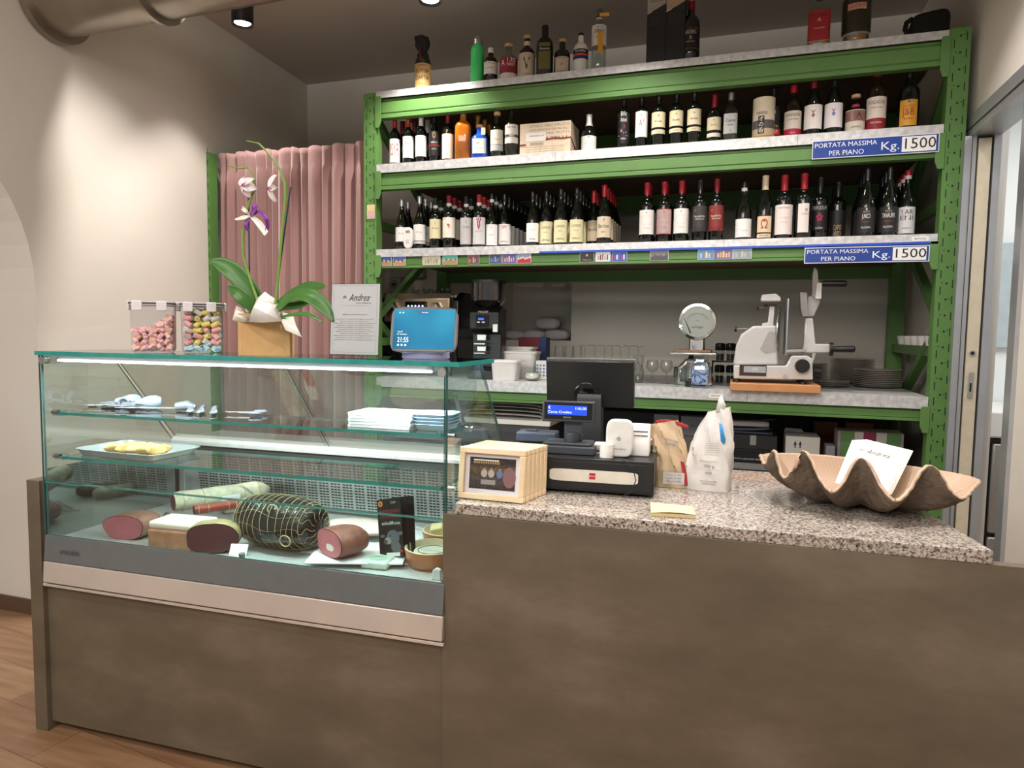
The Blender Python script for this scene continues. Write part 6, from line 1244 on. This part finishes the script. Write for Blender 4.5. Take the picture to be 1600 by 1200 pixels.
# grinder
t = B('coffee_grinder', 'tall black coffee grinder with clear bean hopper', 'coffee grinder', 762, 3.98, .1)
b = MB(); b.prism([(-.13, 0), (.13, 0), (.13, .05), (.085, .07), (.10, .42), (-.02, .44), (-.10, .40), (-.10, .30), (-.03, .27), (-.03, .07), (-.13, .05)], 'x', -.092, .092); b.build('body', M('grinder_black', '#131314', .35), t, bev=.006)
b = MB(); b.lathe([(.06, .43), (.10, .47), (.10, .575), (.095, .58)], 32, caps=False, sq=3); b.build('hopper', thin_glass('smoky_hopper', '#9a9694', 1.6), t)
b = MB(); b.lathe([(.102, .575), (.102, .592), (.05, .597)], 32, sq=3); b.build('hopper_lid', BLACK, t)
b = MB(); b.box(-.05, .03, -.106, -.10, .31, .385); b.build('control_panel', BLACKG, t)
b = MB(); b.quad(-.035, .0, .352, .364, -.1065, 0); b.build('lcd', M('small_blue_lcd', '#2a58d0', .3, var=0, emit='#3a6cff', estr=1.0), t, smooth=False)
b = MB(); b.quad(-.042, -.024, .335, .343, -.1067).quad(-.012, .006, .335, .343, -.1067).text('MACAP', -.005, .40, .016, 0, -.103, w=.06); b.build('buttons', flat('#d8d8d8'), t, smooth=False)
b = MB(); b.box(-.045, .01, -.09, -.06, .23, .265).box(-.06, .01, -.11, -.05, .205, .215).box(-.045, .01, -.09, -.06, .165, .195).box(-.06, .01, -.11, -.05, .150, .158); b.build('fork', STEEL, t, bev=.002)
MB().box(.055, .088, -.112, -.10, .28, .33).build('dosing_lever', STEEL, t, bev=.003)
# wall sockets left of the machine
for i, (u, v, w_) in enumerate(((620, 445, .07), (616, 485, .07))):
    p = onY(u, v, BACKY); t = T('wall_socket', ('grey round-faced wall socket above the espresso machine', 'white switch box on the wall left of the espresso machine')[i], 'socket', (p.x, BACKY, p.z)); MB().box(-.055, .055, -.05, 0, -.055, .055).build('box', flat('#b9b5b0'), t, bev=.006)
    if i == 0: b = MB(); b.disc(0, 0, .035, -.0505, 0, 24).disc(0, 0, .012, -.051, 1); b.build('socket_face', [flat('#8c8884'), BLACK], t)
    else: MB().box(-.03, .03, -.053, -.05, -.02, .02).build('switch', WHITE, t)
p = onY(646, 425, BACKY); t = T('trunking_box', 'pale plastic junction box under the third shelf at the left', 'junction box', (p.x+.0, BACKY, p.z)); MB().box(-.17, .12, -.07, 0, -.05, .08).build('box', flat('#aaa5a2'), t, bev=.006)
MB().tube([(-.12, -.03, -.05), (-.13, -.03, -.35), (-.10, -.05, -.5), (.02, -.2, -.62)], .006, 8).build('cable', BLACK, t)
# white tubs and small things
def tub(label, u, v, y, W, D_, H, notch=False, h0=0.):
    t = B('plastic_tub', label, 'tub', u, y, .0); b = MB(); b.lathe([(.84, 0), (.88, .004), (.98, H-.012), (1.06, H-.012), (1.06, H), (.95, H), (.84, .01), (.0001, .006)], 40, sq=7, sx=W/2, sy=D_/2, caps=False); b.lathe([(.0001, 0), (.84, 0)], 40, sq=7, sx=W/2, sy=D_/2, caps=False); b.build('tub_body', WHITE, t, angle=50)
    return t
tub('front white plastic tub with pouring notch beside the glass jar', 791, 596, 3.86, .16, .13, .118, True)
tub('taller white plastic tub behind the front one', 814, 590, 4.09, .22, .15, .165); tub('rear white plastic tub with wide rim', 806, 588, 4.24, .25, .15, .19)
t = B('glass_jar', 'small clear glass jar of white sweets beside the tubs', 'jar', 832, 3.90); MB().lathe([(.036, 0), (.050, .014), (.050, .04), (.042, .055), (.046, .062), (.046, .078), (.043, .08)], 32, caps=False).lathe([(.0001, .002), (.036, .002)], 32, caps=False).build('jar_body', TG, t); b = MB(); blob(b, .08, .08, .045, seed=3, bump_=.08); b.build('sweets', M('white_sweets', '#d8d4cc', .6, bump=.9, bscale=70), t)['kind'] = 'stuff'
t = B('blue_checked_pack', 'white and blue checked pack behind the glass jar', 'packet', 852, 4.02); b = MB(); b.box(-.05, .05, -.04, .04, 0, .115); b.build('pack', WHITE, t, bev=.004); b = MB(); [b.quad(-.045+.02*i, -.033+.02*i, .02+.02*j, .032+.02*j, -.0405) for i in range(4) for j in range(4)]; b.build('blue_checks', flat('#6a86b4'), t)
t = B('sugar_box', 'red and blue carton standing behind the tubs', 'box', 833, 4.45); b = MB(); b.box(-.09, .05, -.05, .05, 0, .25).box(.05, .10, -.05, .05, 0, .25, 1); b.build('carton', [flat('#7c2832'), flat('#28386c')], t, bev=.002)
# paper packs in the niche
PK = M('greyish_wrap_paper', '#cfcdd0', .6, bump=.5, bscale=18)
for i, (x, z, L_, H_, rz, lb) in enumerate(((-1.655, 0, .17, .075, .1, 'left'), (-1.50, 0, .18, .08, -.1, 'middle'), (-1.325, 0, .20, .085, .15, 'right'), (-1.40, .080, .20, .095, .0, 'top'))):
    t = T('wrapped_pack', 'pack wrapped in pale grey paper in the wall niche, %s one' % lb, 'packet', (x, 5.10, nz0+z+.0006), rz); b = MB(); N = 24
    def pf(u, v, L_=L_, H_=H_, i=i): q = sup(2*PI*u, 3.5); k = min(1, math.sin(PI*v)**.3) if 0 < v < 1 else .3; return ((v-.5)*L_, q[0]*.07*k, H_/2+q[1]*H_/2*k*(1+.05*math.sin(5*v+i)))
    b.grid(pf, N, 10, cu=True); b.build('wrapping', PK, t, angle=25)
# glasses
def stem(x, y, label, group, up=True, rb=.036, hb=.075, hs=.075, rf=.032, flute=False):
    t = T('stem_glass', label, 'glass', (x, y, ZB), 0, group)
    bw = [(.004, hs), (rb*.6, hs+hb*.12), (rb, hs+hb*.45), (rb*.92, hs+hb*.8), (rb*.78, hs+hb)] if not flute else [(.004, hs), (rb*.8, hs+hb*.25), (rb, hs+hb*.7), (rb*.95, hs+hb)]
    pr = [(rf, 0), (rf, .002), (.006, .006), (.0035, .014), (.0035, hs)]+bw
    if not up: H_ = hs+hb; pr = [(r_, H_-z) for r_, z in pr]
    MB().lathe(pr, 24, caps=False).build('glass_body', TG, t); return t
for i, u in enumerate((914, 930, 945, 957, 970, 983, 997)):
    y = 4.20+.09*(i % 2); x = onY(u, 540, y).x; stem(x, y, 'upside-down stem glass behind the black monitor, %s from the left' % ('first', 'second', 'third', 'fourth', 'fifth', 'sixth', 'seventh')[i], 'upturned stem glasses', False, .040, .105, .105, .036)
y = 4.02; x = onY(997, 590, y).x; stem(x, y, 'fluted stem glass with swirled bowl right of the monitor', None, True, .030, .10, .06, .028, True)
for u, lb in ((1019, 'left'), (1041, 'right')): y = 4.05; x = onY(u, 590, y).x; stem(x, y, 'small round-bowled stem glass, %s of the pair left of the scale' % lb, None, True, .036, .075, .06, .028)
for i, u in enumerate((874, 890, 902)): y = 4.12; x = onY(u, 550, y).x; t = T('tumbler', 'upturned clear tumbler behind the black monitor', 'glass', (x, y, ZB+.12), 0, 'tumblers behind the monitor'); MB().lathe([(.034, 0), (.027, .085), (.0001, .086)], 24, caps=False).build('glass_body', TG, t)
t = B('glass_rack', 'low clear plastic crate under the upturned tumblers', 'crate', 888, 4.12); MB().box(-.10, .10, -.06, .06, 0, .119).build('crate', PLAST, t, bev=.004)
# scale
t = B('shop_scale', 'old chrome shop scale with round dial beside the meat slicer', 'scale', 1086, 4.02)
b = MB(); b.prism([(-.10, 0), (.10, 0), (.09, .10), (.05, .15), (-.05, .15), (-.09, .10)], 'y', -.09, .09); b.build('body', CHROME, t, bev=.02, seg=4)
b = MB(); b.box(-.135, .115, -.10, .10, .168, .182); b.build('weighing_plate', STEEL, t, bev=.005); b = MB(); b.box(-.105, .085, -.075, .085, .182, .197); b.build('wooden_plate', M('scale_wood', '#9c7a62', .5, var=.15), t, bev=.003)
b = MB(); b.box(-.045, .045, .06, .12, .1, .28); b.build('neck', CHROME, t, bev=.02, seg=4)
MB().lathe([(.05, .13), (.035, .168)], 20).build('plate_support', BLACK, t)
dz = .355; b = MB(); b.X = Matrix.Translation((0, .05, dz)) @ Matrix.Rotation(PI/2, 4, 'X'); b.lathe([(.085, -.045), (.104, -.03), (.106, .0), (.102, .012), (.088, .014)], 48, caps=False).lathe([(.0001, -.045), (.085, -.045)], 48, caps=False); b.build('dial_case', CHROME, t)
b = MB(); y = .040; b.disc(0, dz, .089, y, 0, 48)
for i in range(41): a = math.radians(150-120*i/40); r0 = .062 if i % 5 else .056; b.tube([(r0*math.cos(a), y-.0006, dz-.018+r0*math.sin(a)+.0), (.068*math.cos(a), y-.0006, dz-.018+.068*math.sin(a))], .0005, 4, 1)
b.text('omega', 0, dz-.030, .020, 1, y-.0008, shear=.3, w=.06).text('12 Kg', 0, dz+.005, .010, 1, y-.0008); b.build('dial_face', [flat('#d4d1cb'), flat('#4a4846')], t, smooth=False)
MB().tube([(-.035, .036, dz-.066), (-.072, .036, dz+.02)], [.0035, .001], 6).build('needle', flat('#222a38'), t)
b = MB(); b.disc(0, dz, .0885, .034, 0, 48); b.build('dial_glass', GLASS, t)
MB().box(-.115, -.095, -.05, .0, .04, .10).build('side_knob', BLACK, t, bev=.004)
t = B('tumbler', 'clear straight tumbler on the bench edge in front of the scale', 'glass', 1063, 3.83); MB().lathe([(.030, 0), (.036, .10), (.0345, .10), (.028, .008), (.0001, .008)], 28, caps=False).build('glass_body', TG, t)
t = B('black_cube', 'small black cube between tumbler and painted bottle', 'cube', 1077, 3.85); MB().box(-.016, .016, -.016, .016, 0, .035).build('body', BLACK, t, bev=.002)
t = B('painted_glass_bottle', 'square clear bottle with blue painted pattern in front of the scale', 'bottle', 1094, 3.82)
b = MB(); b.lathe([(.040, 0), (.050, .004), (.052, .02), (.052, .115), (.045, .13), (.040, .14), (.040, .172), (.036, .174)], 40, sq=5, sx=.92, sy=.92); b.build('glass_body', thin_glass('sparkling_glass', '#d8e6ee', 2.4), t, angle=50)
m, nt, bs, L = nodes_mat('blue_painted'); tc = nt.nodes.new('ShaderNodeTexCoord'); no = nt.nodes.new('ShaderNodeTexNoise'); no.inputs['Scale'].default_value = 55; r = ramp(nt, [(.46, '#c9d6e4'), (.52, '#3c54a8'), (.62, '#8aa2cc')]); r.color_ramp.interpolation = 'CONSTANT'; L(tc.outputs['Object'], no.inputs[0]); L(no.outputs[0], r.inputs[0]); L(r.outputs[0], bs.inputs['Base Color'])
MB().lathe([(.047, .02), (.047, .108)], 40, sq=5, sx=.92, sy=.92, caps=False).build('painted_band', m, t, angle=50)
for i, (x, y, z) in enumerate(((-.115, 4.28, .11), (-.055, 4.28, .11), (-.115, 4.28, .0), (-.05, 4.28, .0))):
    t = T('spice_grinder', 'black-capped glass spice grinder right of the scale, %s' % ('upper left', 'upper right', 'lower left', 'lower right')[i], 'spice grinder', (x, y, ZB+z+.0006+(.02 if z else 0)), 0); MB().lathe([(.024, 0), (.026, .06)], 20, caps=False).lathe([(.0001, 0), (.024, 0)], 20, caps=False).build('glass_body', TG, t); MB().lathe([(.028, .06), (.030, .066), (.029, .098), (.02, .104)], 20).build('cap', BLACKG, t); MB().lathe([(.021, .002), (.022, .04)], 16).build('spice', M('dark_pepper', '#2e2824', .8), t)
t = T('wire_shelf', 'small wire shelf holding spice grinders right of the scale', 'shelf', (-.085, 4.28, ZB)); b = MB(); [b.tube([(sx*.07, sy*.04, 0), (sx*.07, sy*.04, .128)], .003, 6) for sx in (-1, 1) for sy in (-1, 1)]; b.build('frame_legs', BLACK, t); MB().box(-.075, .075, -.045, .045, .122, .1295).build('top_plate', BLACK, t)
# slicer on its board
SY = 3.74
t = T('slicer_board', 'thick beech board under the meat slicer at the bench edge', 'board', (.165, 3.86, ZB)); MB().box(-.21, .215, -.17, .19, 0, .038).build('board', M('beech', '#c98e5c', .5, var=.08, scale=10), t, bev=.003)
ENAM = M('pearl_enamel', '#c9c7c5', .28, var=.03, coat=.3)
sl = T('meat_slicer', 'cream enamel meat slicer with round blade and black knobs', 'slicer', (.155, 3.86, ZB+.0386))
def SP(u, v, y=SY): p = onY(u, v, y); return (p.x-.155, p.z-(ZB+.0386))
def outline(pts, y0, y1, name, mat, bev=.006, yy=SY): b = MB(); P = [SP(*p, y=yy) for p in pts]; b.prism(P[::-1] if area2(P) < 0 else P, 'y', y0, y1); return b.build(name, mat, sl, bev=bev, seg=3)
def area2(P): return sum(P[i][0]*P[(i+1) % len(P)][1]-P[(i+1) % len(P)][0]*P[i][1] for i in range(len(P)))
outline([(1146, 592), (1146, 571), (1229, 572), (1237, 556), (1262, 556), (1270, 561), (1271, 594)], -.10, .12, 'base', ENAM)
for x in (-.17, .15):
    for y in (-.08, .1): MB().lathe([(.020, 0), (.018, .012)], 18, (x, y, 0)).build('rubber_foot', BLACK, sl)
outline([(1145, 571), (1150, 540), (1158, 522), (1177, 509), (1214, 508), (1217, 571)], -.06, .10, 'motor_housing', ENAM, .012)
b = MB(); P = [SP(*p) for p in ((1188, 545), (1192, 538), (1201, 519), (1206, 517), (1213, 520), (1213, 549), (1197, 552))]; b.prism(P[::-1] if area2(P) < 0 else P, 'y', -.0625, -.060); b.build('cover_plate', M('grey_plate', '#a9a7a5', .35), sl)
x0, z0 = SP(1155, 587); x1, z1 = SP(1198, 571); b = MB(); b.box(x0, x1, -.103, -.10, z0, z1); b.build('badge_frame', flat('#3a2e2a'), sl); b = MB(); xa, za = SP(1162, 582); xb_, zb_ = SP(1197, 573); b.box(xa, xb_, -.105, -.103, za, zb_).text('274', (xa+xb_)/2, (za+zb_)/2, .018, 1, -.1055); b.build('badge_plate', [ALU, flat('#f0f0f0')], sl, smooth=False)
xk, zk = SP(1254, 572); b = MB(); b.X = Matrix.Translation((xk, -.10, zk)) @ Matrix.Rotation(PI/2, 4, 'X'); b.lathe([(.036, 0), (.034, .006)], 32); b.build('dial_ring', M('brass_ring', '#b09458', .3, .8), sl)
b = MB(); b.X = Matrix.Translation((xk, -.105, zk)) @ Matrix.Rotation(PI/2, 4, 'X'); b.lathe([(.034, 0), (.033, .024), (.030, .028)], 32); b.build('thickness_knob', BLACK, sl)
xk, zk = SP(1227, 588); b = MB(); b.X = Matrix.Translation((xk, -.10, zk)) @ Matrix.Rotation(PI/2, 4, 'X'); b.lathe([(.010, 0), (.009, .006)], 20); b.build('screw_cap', CHROME, sl)
# blade (seen almost edge on), turned so that its axis points right-back
xb2, zb2 = SP(1219, 515); b = MB(); b.X = Matrix.Translation((xb2, .02, zb2)) @ Matrix.Rotation(-.12, 4, 'Z') @ Matrix.Rotation(PI/2, 4, 'Y'); b.lathe([(.0001, -.014), (.07, -.014), (.118, .0), (.118, .003), (.0001, .004)], 48); b.build('round_blade', M('blade_steel', '#c2c4c6', .16, .9), sl)
b = MB(); xg, zg_ = SP(1229, 513); b.box(xg, xg+.008, -.10, .13, zg_-.135, zg_+.150); b.build('gauge_plate', ALU, sl, bev=.003)
outline([(1189, 467), (1191, 459), (1214, 457), (1221, 463), (1222, 470), (1190, 470)], -.04, .04, 'sharpener', ENAM, .006)
outline([(1192, 505), (1201, 503), (1204, 477), (1212, 477), (1210, 508), (1191, 509)], -.02, .02, 'sharpener_arm', ENAM, .003)
b = MB(); xk, zk = SP(1197, 476); b.tube([(xk, -.02, zk+.006), (xk, -.02, zk-.006)], .006, 8); [b.tube([(xk+.01*i, -.02, zk+.006), (xk+.01*i, -.02, zk-.006)], .003, 6) for i in range(1, 6)]; b.build('sharpener_pins', BLACK, sl)
for (u0, v0, u1, v1, rk) in ((1149, 514, 1168, 513, .009), (1185, 480, 1200, 480, .006)):
    a_, c_ = SP(u0, v0), SP(u1, v1); b = MB(); b.tube([(a_[0], 0, a_[1]), (c_[0], 0, c_[1])], .004, 8); b.build('spindle', STEEL, sl); b = MB(); b.tube([(a_[0]-.006, 0, a_[1]), (a_[0]+.006, 0, a_[1])], rk*1.6, 12); b.build('small_knob', BLACK, sl)
# carriage: arm, pusher, handles
outline([(1258, 540), (1261, 496), (1273, 496), (1277, 538), (1300, 538), (1302, 552), (1255, 552)], -.03, .03, 'carriage_arm', ENAM, .006)
outline([(1229, 547), (1260, 545), (1260, 550), (1229, 551)], -.10, .12, 'carriage_plate', STEEL, .001)
outline([(1272, 552), (1279, 552), (1274, 566), (1270, 582)], -.02, .02, 'carriage_foot', ENAM, .003)
outline([(1262, 495), (1264, 462), (1276, 458), (1286, 463), (1284, 474), (1275, 494)], -.035, .03, 'pusher_body', M('grey_casting', '#9c9c9e', .35, .3), .006)
outline([(1252, 455), (1263, 456), (1265, 494), (1256, 494), (1253, 482)], -.05, .05, 'toothed_plate', M('clear_grey_plastic', '#8e8884', .25), .002)
outline([(1271, 462), (1272, 430), (1275, 414), (1280, 420), (1282, 440), (1279, 468)], -.045, .05, 'guard', M('smoke_guard', '#8f8c86', .15), .003)
outline([(1276, 467), (1279, 440), (1287, 440), (1286, 466)], -.05, -.01, 'handle_bracket', ENAM, .003)
a_, c_ = SP(1287, 441), SP(1327, 441); b = MB(); b.tube([(a_[0], -.03, a_[1]), (a_[0]+.01, -.03, a_[1]), (c_[0]-.004, -.03, c_[1]), (c_[0], -.03, c_[1])], [.012, .015, .016, .012], 14); b.build('upper_handle', BLACK, sl)
a_, c_ = SP(1299, 546), SP(1340, 546); b = MB(); b.tube([(a_[0], -.045, a_[1]), (a_[0]+.016, -.045, a_[1])], .034, 20).tube([(a_[0]+.012, -.04, a_[1]), (a_[0]+.03, -.04, a_[1]), (c_[0]-.006, -.04, c_[1]), (c_[0], -.04, c_[1])], [.011, .015, .017, .011], 14); b.build('carriage_handle', BLACK, sl)
a_ = SP(1277, 582); b = MB(); b.tube([(a_[0]-.008, -.03, a_[1]), (a_[0]+.03, -.03, a_[1])], [.026, .020], 8); b.build('lock_knob', BLACK, sl)
# plates
PLM = M('white_china', '#cfcac4', .22)
def plates(x, y, n, r_, lbl, grp, sq=2.):
    t = T('plate', lbl, 'plate', (x, y, ZB), 0, grp); MB().lathe([(r_*.55, 0), (r_*.60, .0015), (r_*.98, .0105), (r_, .012), (r_*.97, .0128), (r_*.6, .005), (.0001, .004)], 40, caps=False, sq=sq).build('plate_body', PLM, t, angle=60)
    od = 'second third fourth fifth sixth seventh eighth ninth tenth eleventh twelfth thirteenth fourteenth fifteenth sixteenth seventeenth eighteenth nineteenth'.split()
    t['label'] = lbl+', lowest'
    for i in range(1, n): dup(t, (x+.0015*math.sin(i*3), y, ZB+i*.0098), None, lbl+', '+(od[i-1]+' from below' if i < n-1 else 'topmost'), grp)
plates(.735, 4.33, 10, .125, 'white plate in the front right stack on the bench', 'front stack of plates'); plates(.645, 4.62, 15, .125, 'white plate in the tall rear stack on the bench', 'rear stack of plates'); plates(.40, 4.52, 12, .10, 'white side plate stacked behind the slicer', 'side plates behind the slicer'); plates(.47, 4.28, 3, .12, 'white plate in the low stack right of the slicer', 'low stack of plates')
# little cups on the cross bar at the right end
for i in range(5): y = RY+.20+.16*i; t = T('espresso_cup', 'small white cup on the green cross bar, %s from the front' % ('first', 'second', 'third', 'fourth', 'fifth')[i], 'cup', (.905, y, 1.4106), 0, 'cups on the cross bar'); MB().lathe([(.024, 0), (.034, .05), (.032, .05), (.022, .004), (.0001, .004)], 24, caps=False).build('cup_body', WHITE, t)
# ================================================================== under the bench
UY = 4.05
def U(name, label, cat, x, y, z, rz=0., group=None): return T(name, label, cat, (x, y, z), rz, group)
t = U('undercounter_fridge', 'dark grey undercounter cabinet with white top below the bench', 'cabinet', -1.55, 4.12, 0)
MB().box(-.55, .52, -.30, .45, .08, .915).build('body', M('dark_grey_cabinet', '#57565a', .35, .2), t, bev=.003); MB().box(-.56, .53, -.32, .46, .915, .945).build('top', WHITE, t, bev=.004); MB().box(-.50, .47, -.312, -.30, .12, .88).build('door', M('grey_door', '#4c4b4f', .35, .2), t, bev=.003)
for x in (-.5, .47): MB().box(x-.02, x+.02, -.25, .4, 0, .08).build('foot', BLACK, t)
t = U('folded_tablecloth', 'folded grey-beige cloth on the white cabinet top', 'cloth', -1.32, 3.98, .9456); b = MB()
for i in range(4): b.grid(lambda u, v, i=i: (.24*math.cos(PI*u)*(1-.03*i), -.12+.24*v, .004+.022*i+.016*math.sin(PI*u)**.4+.003*math.sin(9*v+i)), 24, 10, 0)
b.build('cloth', M('grey_beige_cloth', '#a8a199', .85, bump=.3), t, solid=.004); 
t = U('gift_pick', 'small white and gold folded tag standing by the folded cloth', 'tag', -1.08, 3.83, .9456); b = MB(); b.prism([(-.02, 0), (.0, .004), (.015, .035), (.022, .012), (.006, 0)], 'y', -.002, .002); b.build('tag', flat('#d2c47c'), t)
bk = U('storage_shelf', 'dark low shelf unit under the bench holding boxes and binders', 'shelf', .0, 4.22, 0); MB().box(-.98, .80, -.35, .35, .70, .725).build('board', flat('#38342f'), bk); 
for x in (-.96, .0, .78): MB().box(x-.015, x+.015, -.35, .35, 0, .70).build('side_panel', flat('#38342f'), bk)
MB().box(-.98, .80, .345, .36, 0, 1.04).build('back_panel', flat('#2e2b28'), bk)
ZS = .7256
def ub(name, lb, cat, u0, v0, u1, v1, y, D_, mat, group=None, bev=.002, base=None):
    """upright box seen between two picture corners on the plane y, standing at height base or at v1"""
    a_, c_ = onY(u0, v0, y), onY(u1, v1, y); z0 = base if base is not None else c_.z; t = U(name, lb, cat, (a_.x+c_.x)/2, y+D_/2, z0, 0, group)
    W_2 = (c_.x-a_.x)/2; t['w'] = 0.; del t['w']; MB().box(-W_2, W_2, -D_/2, D_/2, 0, a_.z-z0).build('carton', mat, t, bev=bev); return t, W_2, a_.z-z0, D_/2
BKF = M('black_file', '#232325', .35)
Yb_ = 3.93
t, w_, h_, d_ = ub('archive_box', 'grey-white flat archive box at the bottom of the black pile', 'box', 1142, 722, 1215, 738, Yb_, .26, flat('#8e8d8c'), base=ZS)
hb = ZS+h_+.0006
t, w_, h_, d_ = ub('archive_box', 'black box file with white lettering line, lower of the black pile', 'box', 1138, 700, 1212, 722, Yb_+.01, .25, BKF, base=hb); b = MB(); b.text('VINI E LIQUORI SELEZIONE', 0, h_*.28, .012, 0, -d_-.0006, w=w_*1.6); b.build('print', flat('#d2d0cc'), t, smooth=False); hb += h_+.0006
t, w_, h_, d_ = ub('archive_box', 'black lidded box with grey tape, upper of the black pile', 'box', 1138, 678, 1214, 700, Yb_+.015, .24, M('black_lidded', '#2a2a2c', .4), base=hb); MB().box(-w_*.1, w_*.15, -d_-.001, -d_, h_*.3, h_).build('tape', flat('#8e8e8c'), t); hb += h_+.0006
for i, (dx, c, th_, lb) in enumerate(((0, '#30333c', .018, 'dark blue folder lying on the black boxes'), (-.02, '#44485a', .014, 'slate folder lying second on the black boxes'), (-.03, '#b8b8bc', .03, 'thick pale binder on the pile of folders'), (.0, '#3a3c40', .006, 'thin curled dark folder topmost of the pile'))):
    t = U('folder', lb, 'folder', .055+dx, Yb_+.13, hb, .05*i-.05); b = MB(); b.grid(lambda u, v, th_=th_, i=i: (-.13+.26*u, -.10+.20*v, th_*.5+.012*(u**3)*(i % 2)), 10, 6); b.build('cover', flat(c, .4), t, solid=th_*.9); hb += th_+.0006+.010*(i % 2)
t, w_, h_, d_ = ub('white_carton', 'white carton with two black up-arrows and open flap under the bench', 'box', 1228, 681, 1279, 742, 3.95, .20, flat('#c9c7c2'), base=ZS)
b = MB(); y = -d_-.0006
for x in (-.045, -.02): b.add([(x, y, h_-.045), (x+.016, y, h_-.045), (x+.008, y, h_-.022)], [(0, 1, 2)]); b.quad(x+.005, x+.011, h_-.062, h_-.045, y)
b.build('arrows', flat('#24284a'), t, smooth=False); MB().prism([(-w_, h_), (w_*.2, h_), (w_*.1, h_+.016), (-w_*.9, h_+.02)], 'y', d_-.004, d_).build('flap', flat('#b9b7b2'), t)
t, w_, h_, d_ = ub('striped_gift_box', 'green, white and magenta striped gift box behind the menu cards', 'box', 1310, 673, 1409, 742, 3.98, .16, flat('#c3bfb4'), base=ZS)
b = MB(); y = -d_-.0006
for x0, x1, c in ((-1, -.5, 0), (-.22, .18, 1), (.5, 1, 0)): b.quad(x0*w_*.98, x1*w_*.98, 0, h_, y, c)
b.disc(0, h_*.62, .036, y-.0006, 2, 28).text('Dal', -.01, h_*.62, .022, 3, y-.001).quad(-w_, -w_*.93, 0, h_, y-.0003, 4).quad(w_*.93, w_, 0, h_, y-.0003, 4); b.build('stripes', [flat('#5c8850'), flat('#8a2c54'), flat('#45474a'), flat('#e0ded8'), flat('#a8849c')], t, smooth=False)
for i, (u0, v0, u1, v1) in enumerate(((1022, 647, 1060, 680), (1064, 650, 1100, 682))):
    t, w_, h_, d_ = ub('grey_box', 'plain light grey box standing on the rear cartons, %s one' % ('left', 'right')[i], 'box', u0, v0, u1, v1, 4.20, .10, flat('#9a9a9c')); b = MB(); b.text('D', 0, h_*.5, .02, 0, -d_-.0006); b.build('mark', flat('#55555a'), t, smooth=False); t['pz'] = 0.; del t['pz']
    zt_ = t.location.z
    c = U('shipping_carton', 'pale carton with up arrow under the %s grey box' % ('left', 'right')[i], 'box', t.location.x, 4.25, ZS); MB().box(-.062, .062, -.07, .07, 0, zt_-ZS-.0006).build('carton', flat('#8f8478'), c, bev=.002)
    b = MB(); b.tube([(.0, -.071, zt_-ZS-.06), (.0, -.071, zt_-ZS-.02)], .0015, 4).add([(-.006, -.0712, zt_-ZS-.03), (.006, -.0712, zt_-ZS-.03), (0, -.0712, zt_-ZS-.018)], [(0, 1, 2)]); b.build('arrow', INK, c)
for i, (u0, v0, u1, v1) in enumerate(((1272, 658, 1308, 690), (1322, 660, 1364, 676))):
    t, w_, h_, d_ = ub('brown_carton', 'brown carton in the dark behind the white carton, %s one' % ('left', 'right')[i], 'box', u0, v0, u1, v1, 4.40, .14, flat('#7a4424'), base=ZS)
t, w_, h_, d_ = ub('small_grey_carton', 'small grey carton between the arrow carton and the striped box', 'box', 1291, 696, 1303, 742, 3.93, .10, flat('#85878c'), base=ZS)
t, w_, h_, d_ = ub('brown_paper_bag', 'crumpled brown bag behind the receipt printer', 'bag', 1008, 674, 1026, 712, 3.93, .10, M('brown_paper', '#8c7a5c', .8, bump=.5), base=ZS)
